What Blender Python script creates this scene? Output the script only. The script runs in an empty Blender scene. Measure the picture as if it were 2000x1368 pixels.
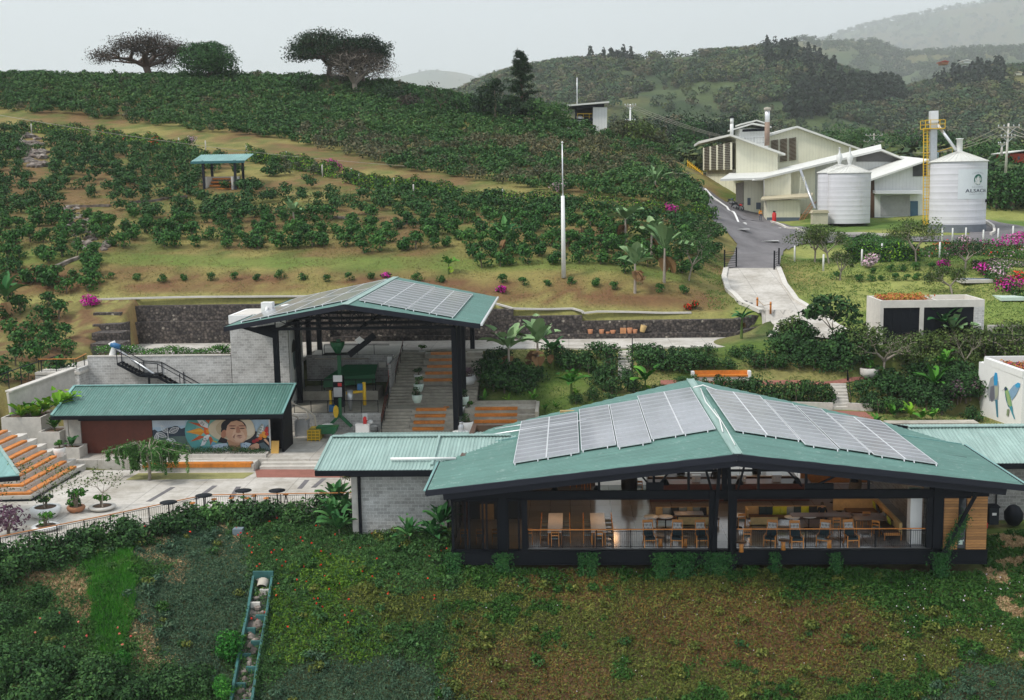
import bpy,bmesh,math,random
import numpy as np
from mathutils import Vector,Matrix
from math import radians as RD,sin,cos,pi
# ---------------------------------------------------------------- camera, world, sun, exposure
SC=bpy.context.scene
COL=SC.collection
F=2297.0;CZ=30.0
_yaw,_pit,_rol=[math.radians(v)for v in(2.79,-7.96,1.006)]
_f=np.array([-sin(_yaw)*cos(_pit),cos(_yaw)*cos(_pit),sin(_pit)])
_r=np.array([cos(_yaw),sin(_yaw),0.0]);_u=np.cross(_r,_f)
_R=_r*cos(_rol)-_u*sin(_rol);_U=_u*cos(_rol)+_r*sin(_rol)
cd=bpy.data.cameras.new("camera");cam=bpy.data.objects.new("camera",cd);COL.objects.link(cam)
cam.matrix_world=Matrix(((_R[0],_U[0],-_f[0],0),(_R[1],_U[1],-_f[1],0),(_R[2],_U[2],-_f[2],CZ),(0,0,0,1)))
cd.sensor_width=36.0;cd.lens=36.0*F/2000.0;cd.clip_start=0.5;cd.clip_end=20000
SC.camera=cam
W=bpy.data.worlds.new("World");SC.world=W;W.use_nodes=True
_n=W.node_tree.nodes;_l=W.node_tree.links
for q in list(_n):_n.remove(q)
_o=_n.new('ShaderNodeOutputWorld');_b=_n.new('ShaderNodeBackground');_s=_n.new('ShaderNodeTexSky')
_s.sky_type='NISHITA';_s.sun_disc=False;_s.sun_elevation=RD(52);_s.sun_rotation=RD(-60);_s.air_density=1.0;_s.dust_density=4.0
_m=_n.new('ShaderNodeMix');_m.data_type='RGBA';_m.inputs['Factor'].default_value=0.86
_tc=_n.new('ShaderNodeTexCoord');_sep=_n.new('ShaderNodeSeparateXYZ');_rmp=_n.new('ShaderNodeValToRGB')
_l.new(_tc.outputs['Generated'],_sep.inputs[0]);_l.new(_sep.outputs['Z'],_rmp.inputs[0])
_rmp.color_ramp.elements[0].color=(6.4,6.9,7.15,1);_rmp.color_ramp.elements[0].position=0.02
_rmp.color_ramp.elements[1].color=(7.4,8.0,8.6,1);_rmp.color_ramp.elements[1].position=0.5
_nz=_n.new('ShaderNodeTexNoise');_nz.inputs['Scale'].default_value=1.6;_nz.inputs['Detail'].default_value=5
_mp=_n.new('ShaderNodeMapping');_mp.inputs['Scale'].default_value=(1,1,4);_l.new(_tc.outputs['Generated'],_mp.inputs[0]);_l.new(_mp.outputs[0],_nz.inputs['Vector'])
_mr=_n.new('ShaderNodeMapRange');_mr.inputs[3].default_value=0.84;_mr.inputs[4].default_value=1.12;_l.new(_nz.outputs['Fac'],_mr.inputs[0])
_vm=_n.new('ShaderNodeVectorMath');_vm.operation='SCALE';_l.new(_rmp.outputs[0],_vm.inputs[0]);_l.new(_mr.outputs[0],_vm.inputs['Scale'])
_l.new(_s.outputs[0],_m.inputs[6]);_l.new(_vm.outputs[0],_m.inputs[7])
_l.new(_m.outputs[2],_b.inputs[0]);_b.inputs[1].default_value=0.1;_l.new(_b.outputs[0],_o.inputs[0])
sl=bpy.data.lights.new("sun",'SUN');sl.energy=2.0;sl.angle=RD(11);sl.color=(1.0,0.95,0.88)
so=bpy.data.objects.new("sun",sl);COL.objects.link(so);so.rotation_euler=(RD(38),0,RD(-60))
SC.view_settings.view_transform='Standard';SC.view_settings.look='None';SC.view_settings.exposure=0.42;SC.view_settings.gamma=1.0
SC.cycles.use_denoising=True
SC.cycles.max_bounces=6;SC.cycles.diffuse_bounces=3;SC.cycles.glossy_bounces=3;SC.cycles.transmission_bounces=4;SC.cycles.transparent_max_bounces=8
SC.cycles.volume_bounces=2;SC.cycles.caustics_reflective=False;SC.cycles.caustics_refractive=False
# ---------------------------------------------------------------- helpers
def _d(px,py):return(px-1000)*_R-(py-684)*_U+F*_f
def PY(px,py,Y):v=_d(px,py);return Vector(v*Y/v[1]+[0,0,CZ])
def PZ(px,py,z):v=_d(px,py);return Vector(v*(z-CZ)/v[2]+[0,0,CZ])
def PP(px,py,p0,nrm):
 v=_d(px,py);n=np.array(nrm,float);c=np.array([0,0,CZ]);t=((np.array(p0)-c)@n)/(v@n);return Vector(c+v*t)
rng=np.random.default_rng(7);rnd=random.Random(11)
def tag(o,label=None,cat=None,group=None,kind=None):
 if label:o['label']=label
 if cat:o['category']=cat
 if group:o['group']=group
 if kind:o['kind']=kind
 return o
def empty(name,loc=(0,0,0),rz=0.0,label=None,cat=None,group=None):
 o=bpy.data.objects.new(name,None);COL.objects.link(o);o.location=loc;o.rotation_euler=(0,0,rz);o.empty_display_size=0.2
 return tag(o,label,cat,group)
def link(me,name,parent=None):
 o=bpy.data.objects.new(name,me);COL.objects.link(o)
 if parent is not None:o.parent=parent
 return o
def npmesh(name,V,Fq,mats,midx=None,smooth=False,parent=None):
 """V (n,3), Fq (m,4) or (m,3) arrays -> object"""
 V=np.asarray(V,np.float32);Fq=np.asarray(Fq,np.int32);k=Fq.shape[1]
 me=bpy.data.meshes.new(name);me.vertices.add(len(V));me.vertices.foreach_set('co',V.ravel())
 me.loops.add(Fq.size);me.loops.foreach_set('vertex_index',Fq.ravel())
 me.polygons.add(len(Fq));me.polygons.foreach_set('loop_start',np.arange(0,Fq.size,k,dtype=np.int32))
 try:me.polygons.foreach_set('loop_total',np.full(len(Fq),k,np.int32))
 except Exception:pass
 for m in(mats if isinstance(mats,(list,tuple))else[mats]):me.materials.append(m)
 if midx is not None:me.polygons.foreach_set('material_index',np.asarray(midx,np.int32))
 if smooth:me.polygons.foreach_set('use_smooth',np.ones(len(Fq),bool))
 me.update(calc_edges=True)
 return link(me,name,parent)
class MB:
 """collects shapes, builds ONE mesh object"""
 def __init__(s):s.v=[];s.f=[];s.mi=[];s.mats=[];s.cur=0;s.sm=[]
 def m(s,mat):
  if mat not in s.mats:s.mats.append(mat)
  s.cur=s.mats.index(mat);return s
 def raw(s,vs,fs,smooth=False):
  b=len(s.v);s.v+=[tuple(v)for v in vs]
  for f in fs:s.f.append([b+i for i in f]);s.mi.append(s.cur);s.sm.append(smooth)
  return s
 def box(s,x0,x1,y0,y1,z0,z1):
  vs=[(x,y,z)for z in(z0,z1)for y in(y0,y1)for x in(x0,x1)]
  return s.raw(vs,[(0,2,3,1),(4,5,7,6),(0,1,5,4),(2,6,7,3),(0,4,6,2),(1,3,7,5)])
 def bar(s,a,b,w,h=None,up=(0,0,1)):
  """rectangular bar from a to b, w wide, h high"""
  h=w if h is None else h;a=Vector(a);b=Vector(b);d=(b-a).normalized();up=Vector(up)
  if abs(d.dot(up))>.98:up=Vector((0,1,0))
  x=d.cross(up).normalized();y=x.cross(d).normalized();vs=[]
  for p in(a,b):
   for sx,sy in((-1,-1),(1,-1),(1,1),(-1,1)):vs.append(p+x*sx*w/2+y*sy*h/2)
  return s.raw(vs,[(0,1,2,3),(7,6,5,4),(0,4,5,1),(1,5,6,2),(2,6,7,3),(3,7,4,0)])
 def tube(s,pts,r,n=8,caps=True,smooth=True):
  pts=[Vector(p)for p in pts];rs=r if isinstance(r,(list,tuple))else[r]*len(pts);vs=[];fs=[]
  up=None
  for i,p in enumerate(pts):
   d=(pts[min(i+1,len(pts)-1)]-pts[max(i-1,0)])
   d=d.normalized()if d.length>1e-9 else Vector((0,0,1))
   if up is None:up=Vector((0,0,1))if abs(d.z)<.9 else Vector((1,0,0))
   x=d.cross(up).normalized();y=x.cross(d).normalized();up=y if abs(d.dot(y))<.9 else up
   for k in range(n):
    t=2*pi*k/n;vs.append(p+(x*cos(t)+y*sin(t))*rs[i])
  for i in range(len(pts)-1):
   for k in range(n):k2=(k+1)%n;fs.append((i*n+k,i*n+k2,(i+1)*n+k2,(i+1)*n+k))
  s.raw(vs,fs,smooth)
  if caps:
   b=len(s.v)-len(vs)
   for ring,rev in((0,False),(len(pts)-1,True)):
    idx=[b+ring*n+k for k in range(n)]
    s.f.append(idx[::-1]if not rev else idx);s.mi.append(s.cur);s.sm.append(False)
  return s
 def lathe(s,prof,c=(0,0,0),n=16,smooth=True,close=True):
  vs=[];fs=[]
  for r,z in prof:
   for k in range(n):t=2*pi*k/n;vs.append((c[0]+r*cos(t),c[1]+r*sin(t),c[2]+z))
  for i in range(len(prof)-1):
   for k in range(n):k2=(k+1)%n;fs.append((i*n+k,i*n+k2,(i+1)*n+k2,(i+1)*n+k))
  s.raw(vs,fs,smooth)
  if close:
   b=len(s.v)-len(vs);s.f.append([b+k for k in range(n)][::-1]);s.mi.append(s.cur);s.sm.append(False)
   s.f.append([b+(len(prof)-1)*n+k for k in range(n)]);s.mi.append(s.cur);s.sm.append(False)
  return s
 def prism(s,poly,a,h):
  """poly: list of 3D points; extruded by vector h"""
  n=len(poly);h=Vector(h);vs=[Vector(p)for p in poly]+[Vector(p)+h for p in poly]
  return s.raw(vs,[tuple(range(n))[::-1],tuple(range(n,2*n))]+[(i,(i+1)%n,n+(i+1)%n,n+i)for i in range(n)])
 def poly(s,pts):return s.raw(pts,[tuple(range(len(pts)))])
 def build(s,name,mat=None,parent=None,loc=None):
  me=bpy.data.meshes.new(name);me.from_pydata([tuple(v)for v in s.v],[],s.f)
  ms=s.mats if s.mats else[mat]
  for m in ms:me.materials.append(m)
  for p,i,q in zip(me.polygons,s.mi,s.sm):p.material_index=i if s.mats else 0;p.use_smooth=q
  bm=bmesh.new();bm.from_mesh(me);bmesh.ops.recalc_face_normals(bm,faces=bm.faces);bm.to_mesh(me);bm.free()
  o=link(me,name,parent)
  if loc is not None:o.location=loc
  return o
def copy_tree(o,parent=None,loc=None,rz=None,sc=None,label=None):
 c=o.copy();COL.objects.link(c)
 if parent is not None:c.parent=parent
 if loc is not None:c.location=loc
 if rz is not None:c.rotation_euler[2]=rz
 if sc is not None:c.scale=(sc,sc,sc)
 if label:c['label']=label
 for ch in list(o.children):copy_tree(ch,c)
 return c
# ---------------------------------------------------------------- materials
class NT:
 def __init__(s,name):
  s.mat=bpy.data.materials.new(name);s.mat.use_nodes=True;s.t=s.mat.node_tree;s.b=s.t.nodes['Principled BSDF']
  s.tc=s.t.nodes.new('ShaderNodeTexCoord')
 def n(s,typ,**kw):
  q=s.t.nodes.new(typ)
  for k,v in kw.items():
   if k in q.inputs:q.inputs[k].default_value=v
   else:setattr(q,k,v)
  return q
 def l(s,a,b):s.t.links.new(a,b)
 def noise(s,scale,detail=4,rough=.6,src=None,sc3=None,coord='Object'):
  q=s.n('ShaderNodeTexNoise',Scale=scale,Detail=detail,Roughness=rough);v=src or s.tc.outputs[coord]
  if sc3:m=s.n('ShaderNodeMapping');m.inputs['Scale'].default_value=sc3;s.l(v,m.inputs[0]);v=m.outputs[0]
  s.l(v,q.inputs['Vector']);return q.outputs['Fac']
 def ramp(s,fac,stops):
  q=s.n('ShaderNodeValToRGB');e=q.color_ramp.elements
  while len(e)<len(stops):e.new(.5)
  for i,(p,c)in enumerate(stops):e[i].position=p;e[i].color=(*c,1)
  s.l(fac,q.inputs[0]);return q.outputs[0]
 def mix(s,fac,a,b,mode='MIX'):
  q=s.n('ShaderNodeMix',data_type='RGBA',blend_type=mode)
  for v,i in((fac,0),(a,6),(b,7)):
   if isinstance(v,(int,float)):q.inputs[i].default_value=v
   elif isinstance(v,tuple):q.inputs[i].default_value=(*v,1)
   else:s.l(v,q.inputs[i])
  return q.outputs[2]
 def math(s,op,a,b=None,clamp=False):
  q=s.n('ShaderNodeMath',operation=op,use_clamp=clamp)
  for v,i in((a,0),(b,1)):
   if v is None:continue
   if isinstance(v,(int,float)):q.inputs[i].default_value=v
   else:s.l(v,q.inputs[i])
  return q.outputs[0]
 def bump(s,h,strength=.5,dist=.02):
  q=s.n('ShaderNodeBump',Strength=strength,Distance=dist);s.l(h,q.inputs['Height']);s.l(q.outputs[0],s.b.inputs['Normal'])
 def done(s,col=None,rough=.8,metal=0.0,spec=None):
  if col is not None:
   if isinstance(col,tuple):s.b.inputs['Base Color'].default_value=(*col,1)
   else:s.l(col,s.b.inputs['Base Color'])
  if isinstance(rough,(int,float)):s.b.inputs['Roughness'].default_value=rough
  else:s.l(rough,s.b.inputs['Roughness'])
  s.b.inputs['Metallic'].default_value=metal
  if spec is not None:s.b.inputs['Specular IOR Level'].default_value=spec
  return s.mat
def darker(c,k):return tuple(x*k for x in c)
def simple(name,c,rough=.7,metal=0.0,var=.25,scale=6.0,bump=0.0,spec=None):
 t=NT(name);f=t.noise(scale,5,.65);f2=t.noise(scale*.15,3)
 ff=t.math('ADD',t.math('MULTIPLY',f,.5),t.math('MULTIPLY',f2,.5))
 col=t.ramp(ff,[(.3,darker(c,1-var)),(.7,darker(c,1+var*.6))])
 if bump:t.bump(f,bump,.03)
 return t.done(col,rough,metal,spec)
def leafmat(name,cols,scale=.8,rough=.55,fine=9.0):
 """leaf colours vary leaf to leaf and plant to plant"""
 t=NT(name);g=t.n('ShaderNodeNewGeometry');oi=t.n('ShaderNodeObjectInfo')
 f=t.noise(fine,3,.7,coord='Object');f2=t.noise(scale,3,.6,src=g.outputs['Position'])
 a=t.math('ADD',t.math('MULTIPLY',g.outputs['Random Per Island'],.5),t.math('MULTIPLY',f2,.5))
 a=t.math('ADD',a,t.math('MULTIPLY',t.math('SUBTRACT',oi.outputs['Random'],.5),.18))
 a=t.math('ADD',a,t.math('MULTIPLY',t.math('SUBTRACT',f,.5),.25))
 k=len(cols);col=t.ramp(a,[(.18+.64*i/(k-1),c)for i,c in enumerate(cols)])
 t.b.inputs['Transmission Weight'].default_value=0
 return t.done(col,max(rough,.65),0,.14)
M={}
M['black_steel']=simple('black painted steel',(.006,.008,.012),.6,0,.2,3,spec=.15)
M['dark_fascia']=simple('dark fascia steel',(.014,.016,.024),.6,0,.2,2,spec=.2)
M['concrete']=simple('concrete',(.56,.53,.48),.85,0,.28,3,.15)
M['concrete_light']=simple('pale concrete',(.60,.57,.52),.85,0,.2,2,.1)
M['concrete_old']=simple('stained concrete',(.42,.385,.32),.9,0,.45,2.2,.2)
M['white_paint']=simple('white paint',(.78,.78,.76),.6,0,.08,2)
M['cream_wall']=simple('cream wall',(.70,.71,.62),.75,0,.1,1.2)
M['grey_paint']=simple('blue grey paint',(.10,.13,.17),.7,0,.15,2)
M['steel']=simple('galvanised steel',(.5,.52,.54),.38,.7,.2,4)
M['orange_wood']=simple('varnished wood',(.62,.21,.03),.45,0,.45,5)
M['chair_wood']=simple('chair wood',(.56,.22,.045),.4,0,.35,8)
M['dark_wood']=simple('dark wood',(.09,.045,.025),.4,0,.35,8)
M['yellow']=simple('yellow paint',(.75,.47,.02),.5,0,.2,5)
M['green_paint']=simple('green machine paint',(.008,.12,.04),.5,0,.25,5)
M['blue_paint']=simple('blue paint',(.02,.14,.32),.5,0,.25,5)
M['red']=simple('red paint',(.6,.02,.02),.5,0,.2,5)
M['rust']=simple('rust brown panel',(.125,.028,.014),.6,0,.4,5)
M['terracotta']=simple('terracotta',(.45,.2,.1),.8,0,.3,6)
M['brick_path']=simple('red brick paving',(.30,.12,.09),.85,0,.3,9)
M['wicker']=simple('woven cane',(.5,.34,.14),.7,0,.3,25,.3)
M['black_cloth']=simple('black cloth',(.012,.018,.025),.9,0,.3,10)
M['navy_cloth']=simple('dark teal cloth',(.012,.035,.045),.9,0,.3,10)
M['grey_cloth']=simple('grey cloth',(.16,.2,.21),.9,0,.3,10)
M['lime_cloth']=simple('lime cloth',(.34,.38,.02),.9,0,.2,10)
M['marble']=simple('white marble',(.72,.70,.68),.25,0,.12,6)
M['asphalt']=None
M['skin']=simple('skin',(.42,.22,.14),.6,0,.1,8)
M['hair']=simple('dark hair',(.02,.014,.01),.6,0,.2,20)
M['soil']=simple('soil',(.13,.075,.045),.95,0,.45,3,.5)
M['bark']=simple('bark',(.19,.15,.11),.9,0,.35,9,.5)
M['pale_bark']=simple('pale bark',(.34,.29,.24),.9,0,.35,9,.5)
M['dry_grass']=simple('dry straw',(.42,.30,.13),.95,0,.45,6,.3)
M['mint_pot']=simple('mint glazed pot',(.56,.68,.60),.5,0,.12,6)
M['rope']=simple('rope',(.4,.3,.2),.9)
def green_roof(name,c,rough=.5,ax=(5,.25,1)):
 t=NT(name);f=t.noise(.5,4,.6);g=t.noise(7,4,.7,sc3=(1,1,1))
 ff=t.math('ADD',t.math('MULTIPLY',f,.55),t.math('MULTIPLY',g,.45))
 col=t.ramp(ff,[(.3,darker(c,.82)),(.55,c),(.75,tuple(min(1,x*1.2+.02)for x in c))])
 st=t.noise(2.2,5,.75);col=t.mix(t.math('MULTIPLY',t.math('SUBTRACT',st,.57,True),3.0,True),col,(.40,.47,.43))
 sk=t.noise(1.0,5,.7,sc3=ax);col=t.mix(1,col,t.ramp(sk,[(.3,(.74,.76,.75)),(.55,(1,1,1)),(.75,(1.16,1.14,1.12))]),'MULTIPLY')
 return t.done(col,t.math('ADD',t.math('MULTIPLY',g,.3),rough-.15),0,.5)
M['roof']=green_roof('green corrugated roof',(.092,.205,.175));M['roof_gable']=green_roof('green gable roof',(.092,.205,.175),.5,(.25,4,1))
M['roof_pale']=green_roof('pale green corrugated roof',(.29,.415,.38))
M['roof_teal']=green_roof('teal roof',(.19,.37,.35))
M['roof_white']=simple('white roof sheet',(.66,.66,.62),.6,0,.15,1)
M['roof_tan']=simple('rusty cream roof sheet',(.52,.46,.32),.6,0,.22,1)
def blocks(name,ax,c=(.44,.435,.42),mort=(.60,.60,.585),w=.4,h=.2,paint=0):
 t=NT(name);s3=t.n('ShaderNodeSeparateXYZ');t.l(t.tc.outputs['Object'],s3.inputs[0])
 cb=t.n('ShaderNodeCombineXYZ');t.l(s3.outputs[ax],cb.inputs[0]);t.l(s3.outputs[2],cb.inputs[1])
 br=t.n('ShaderNodeTexBrick',Scale=1.0);br.inputs['Brick Width'].default_value=w;br.inputs['Row Height'].default_value=h
 br.inputs['Mortar Size'].default_value=.014;br.inputs['Mortar Smooth'].default_value=.3;br.inputs['Bias'].default_value=0
 br.inputs['Color1'].default_value=(*darker(c,1.14),1);br.inputs['Color2'].default_value=(*darker(c,.78),1);br.inputs['Mortar'].default_value=(*mort,1)
 t.l(cb.outputs[0],br.inputs['Vector']);f=t.noise(.7,5,.7);f2=t.noise(14,4,.7)
 col=t.mix(1.0,br.outputs[0],t.ramp(f,[(.3,(.74,.72,.70)),(.65,(1.1,1.1,1.1))]),'MULTIPLY')
 col=t.mix(.35,col,t.ramp(f2,[(.3,(.2,.2,.2)),(.7,(1.,1.,1.))]),'OVERLAY')
 t.bump(br.outputs['Fac'],-.35,.01)
 return t.done(col,.9)
M['block_x']=blocks('grey block wall',0);M['block_y']=blocks('grey block side wall',1)
M['block_dx']=blocks('dark grey block wall',0,(.30,.295,.285),(.42,.41,.40))  # same blocks and mortar in a darker grey
M['block_dy']=blocks('dark grey block side wall',1,(.30,.295,.285),(.42,.41,.40))
def stone(name,c1,c2,scale):
 t=NT(name);v=t.n('ShaderNodeTexVoronoi',Scale=scale);t.l(t.tc.outputs['Object'],v.inputs['Vector'])
 sp=t.n('ShaderNodeSeparateColor');t.l(v.outputs['Color'],sp.inputs[0])
 col=t.ramp(sp.outputs[0],[(0,c1),(.8,darker(c2,.7)),(.97,c2),(1,(.45,.4,.33))])
 d=t.ramp(v.outputs['Distance'],[(.25,(1,1,1)),(.75,(.35,.35,.35))]);col=t.mix(1.0,col,d,'MULTIPLY')
 t.bump(v.outputs['Distance'],-.8,.06);return t.done(col,.9)
M['gabion']=stone('gabion stone',(.045,.039,.040),(.17,.14,.12),4.5)
M['rock']=stone('pale rock',(.16,.12,.10),(.42,.36,.31),1.6)
def boards(name,ax,c,w=.13):
 t=NT(name);s3=t.n('ShaderNodeSeparateXYZ');t.l(t.tc.outputs['Object'],s3.inputs[0])
 q=t.math('DIVIDE',s3.outputs[ax],w);fr=t.math('FRACT',q);fl=t.math('FLOOR',q)
 wn=t.n('ShaderNodeTexWhiteNoise',noise_dimensions='1D');t.l(fl,wn.inputs['W'])
 gap=t.math('LESS_THAN',fr,.10);col=t.ramp(wn.outputs['Value'],[(0,darker(c,.6)),(.5,c),(1,darker(c,1.3))])
 g=t.noise(3,6,.75,sc3=(1,1,12));col=t.mix(1,col,t.ramp(g,[(.25,(.55,.5,.45)),(.6,(1.1,1.1,1.1))]),'MULTIPLY')
 col=t.mix(gap,col,darker(c,.2));return t.done(col,.65)
M['cladding']=boards('horizontal timber boards',2,(.42,.20,.065),.145)
def asphalt():
 t=NT('worn asphalt');f=t.noise(.25,5,.65);g=t.noise(30,3)
 a=t.math('ADD',t.math('MULTIPLY',f,.75),t.math('MULTIPLY',g,.25))
 return t.done(t.ramp(a,[(.35,(.10,.094,.098)),(.6,(.18,.17,.175))]),.9)
M['asphalt']=asphalt()
def paving():
 t=NT('stained paving');br=t.n('ShaderNodeTexBrick',Scale=1.0);br.offset=0;br.inputs['Brick Width'].default_value=3.0;br.inputs['Row Height'].default_value=3.0;br.inputs['Mortar Size'].default_value=.03
 br.inputs['Color1'].default_value=(.56,.53,.485,1);br.inputs['Color2'].default_value=(.51,.48,.44,1);br.inputs['Mortar'].default_value=(.36,.34,.31,1);t.l(t.tc.outputs['Object'],br.inputs['Vector'])
 f=t.noise(.35,7,.72);g=t.noise(2.6,6,.7);col=t.mix(1,br.outputs[0],t.ramp(f,[(.36,(.66,.64,.6)),(.56,(1,1,1))]),'MULTIPLY');col=t.mix(1,col,t.ramp(g,[(.3,(.84,.83,.8)),(.6,(1.03,1.03,1.03))]),'MULTIPLY');return t.done(col,.85)
M['paving']=paving()
def solar(name,c,rough,cell=True):
 t=NT(name);s3=t.n('ShaderNodeSeparateXYZ');t.l(t.tc.outputs['Object'],s3.inputs[0])
 fy=t.math('FRACT',t.math('DIVIDE',s3.outputs[1],.155));fx=t.math('FRACT',t.math('DIVIDE',s3.outputs[0],.155))
 ln=t.math('MAXIMUM',t.math('LESS_THAN',fx,.10),t.math('LESS_THAN',fy,.10))
 f=t.noise(.35,3);col=t.ramp(f,[(.3,darker(c,.75)),(.7,darker(c,1.3))])
 col=t.mix(t.math('MULTIPLY',ln,.1),col,(.42,.42,.44));t.b.inputs['Coat Weight'].default_value=1;t.b.inputs['Coat IOR'].default_value=1.9;t.b.inputs['Coat Roughness'].default_value=.35;return t.done(col,rough,0,.8)
M['solar']=solar('solar cells',(.20,.205,.235),.12)
M['alu']=simple('aluminium frame',(.75,.76,.78),.35,.4,.1,5)
def floor_tiles():
 t=NT('grey polished floor tiles');br=t.n('ShaderNodeTexBrick',Scale=1.0);br.offset=0
 br.inputs['Brick Width'].default_value=1.2;br.inputs['Row Height'].default_value=1.2;br.inputs['Mortar Size'].default_value=.012
 br.inputs['Color1'].default_value=(.24,.24,.245,1);br.inputs['Color2'].default_value=(.29,.29,.295,1);br.inputs['Mortar'].default_value=(.07,.07,.07,1)
 t.l(t.tc.outputs['Object'],br.inputs['Vector']);return t.done(br.outputs[0],.14,0,.7)
M['tiles']=floor_tiles()
def glass():
 t=NT('dark window glass');t.b.inputs['Transmission Weight'].default_value=1;t.b.inputs['IOR'].default_value=1.12
 return t.done((.6,.62,.6),.02)
M['glass']=glass()
M['dark_glass']=simple('tinted window',(.03,.035,.04),.12,0,.2,1)
M['coffee']=leafmat('coffee leaves',[(.011,.042,.010),(.022,.08,.018),(.042,.13,.026),(.09,.21,.04)],.12)
M['coffee_hill']=leafmat('hill coffee leaves',[(.011,.042,.012),(.024,.078,.020),(.046,.122,.030),(.10,.18,.045)],.06)
M['coffee_dry']=leafmat('dusty coffee leaves',[(.03,.045,.025),(.06,.08,.04),(.11,.12,.06),(.19,.155,.09)],.1)
M['bush']=leafmat('garden shrub leaves',[(.012,.034,.012),(.022,.062,.019),(.038,.10,.026),(.07,.15,.036)],.3)
M['fresh']=leafmat('fresh green leaves',[(.012,.06,.008),(.03,.12,.012),(.06,.20,.02),(.11,.28,.03)],.4)
M['olive']=leafmat('olive leaves',[(.025,.045,.014),(.05,.085,.022),(.09,.14,.035),(.15,.20,.05)],.4)
M['lawn_blade']=leafmat('grass blades',[(.04,.10,.018),(.08,.16,.03),(.15,.225,.05),(.27,.29,.09)],.25)
M['dark_tree']=leafmat('dark tree leaves',[(.005,.016,.008),(.010,.030,.014),(.02,.048,.018),(.035,.07,.022)],.1)
M['grey_tree']=leafmat('bare grey twigs',[(.018,.015,.011),(.034,.028,.021),(.055,.044,.032),(.09,.07,.05)],.1)
M['banana']=leafmat('banana leaves',[(.015,.075,.02),(.03,.12,.035),(.06,.18,.05),(.10,.24,.07)],.5,.4)
M['banana_pale']=leafmat('pale banana leaves',[(.08,.16,.06),(.14,.24,.10),(.2,.32,.15),(.3,.4,.2)],.5,.4)
M['lime_leaf']=leafmat('lime green broad leaves',[(.06,.17,.01),(.11,.26,.015),(.17,.35,.02),(.3,.42,.04)],.5,.4)
M['dead_leaf']=leafmat('dead brown leaves',[(.10,.05,.025),(.17,.09,.04),(.25,.15,.07),(.33,.22,.11)],.5)
M['magenta']=leafmat('magenta bracts',[(.35,.004,.16),(.5,.008,.26),(.6,.02,.35),(.7,.06,.45)],.5)
M['pink']=leafmat('pale pink bracts',[(.45,.25,.35),(.6,.38,.48),(.7,.5,.58),(.75,.62,.66)],.5)
M['redfl']=leafmat('red flowers',[(.45,.01,.008),(.6,.02,.015),(.7,.04,.02),(.75,.12,.04)],.5)
M['white_fl']=leafmat('white flowers',[(.6,.5,.6),(.7,.6,.68),(.75,.7,.72),(.8,.78,.78)],.5)
M['bromel']=leafmat('red orange succulents',[(.25,.04,.03),(.4,.09,.04),(.5,.2,.05),(.35,.3,.06)],1.2)
M['purple']=leafmat('purple leaves',[(.06,.02,.05),(.1,.04,.08),(.16,.09,.12),(.22,.16,.16)],1.2)
# ---------------------------------------------------------------- terrain
def _hash(ix,iy,s):
 h=(ix*374761393+iy*668265263+s*1442695041)&0xffffffff
 h=((h^(h>>13))*1274126177)&0xffffffff
 return((h^(h>>16))&0xffff)/65535.0
def vnoise(x,y,s=0):
 ix=np.floor(x).astype(np.int64);iy=np.floor(y).astype(np.int64);fx=x-ix;fy=y-iy
 fx=fx*fx*(3-2*fx);fy=fy*fy*(3-2*fy)
 a=_hash(ix,iy,s);b=_hash(ix+1,iy,s);c=_hash(ix,iy+1,s);d=_hash(ix+1,iy+1,s)
 return a*(1-fx)*(1-fy)+b*fx*(1-fy)+c*(1-fx)*fy+d*fx*fy
def fbm(x,y,s=0,o=4):
 r=0;a=.5;t=0
 for k in range(o):r=r+a*vnoise(x*2**k+17.3*k,y*2**k-9.1*k,s+k);t+=a;a*=.55
 return r/t
def ss(a,b,x):t=np.clip((x-a)/(b-a),0,1);return t*t*(3-2*t)
class TPS:
 def __init__(s,pts,lam=.5):
  P=np.array(pts,float);s.c=P[:,:2]/10;n=len(P)
  K=s.k(s.c,s.c)+lam*np.eye(n)*.01;A=np.zeros((n+3,n+3));A[:n,:n]=K;A[:n,n]=1;A[:n,n+1:]=s.c;A[n:,:n]=A[:n,n:].T
  s.w=np.linalg.solve(A,np.r_[P[:,2],0,0,0])
 def k(s,a,b):
  d2=((a[:,None,:]-b[None,:,:])**2).sum(-1);return d2*np.log(d2+1e-9)*.5
 def __call__(s,x,y):
  sh=np.shape(x);q=np.c_[np.ravel(x),np.ravel(y)]/10;out=np.zeros(len(q))
  for i in range(0,len(q),20000):z=q[i:i+20000];out[i:i+20000]=s.k(z,s.c)@s.w[:-3]+s.w[-3]+z@s.w[-2:]
  return out.reshape(sh)
def pts3(L):return[tuple(PY(*c))for c in L]
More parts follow.
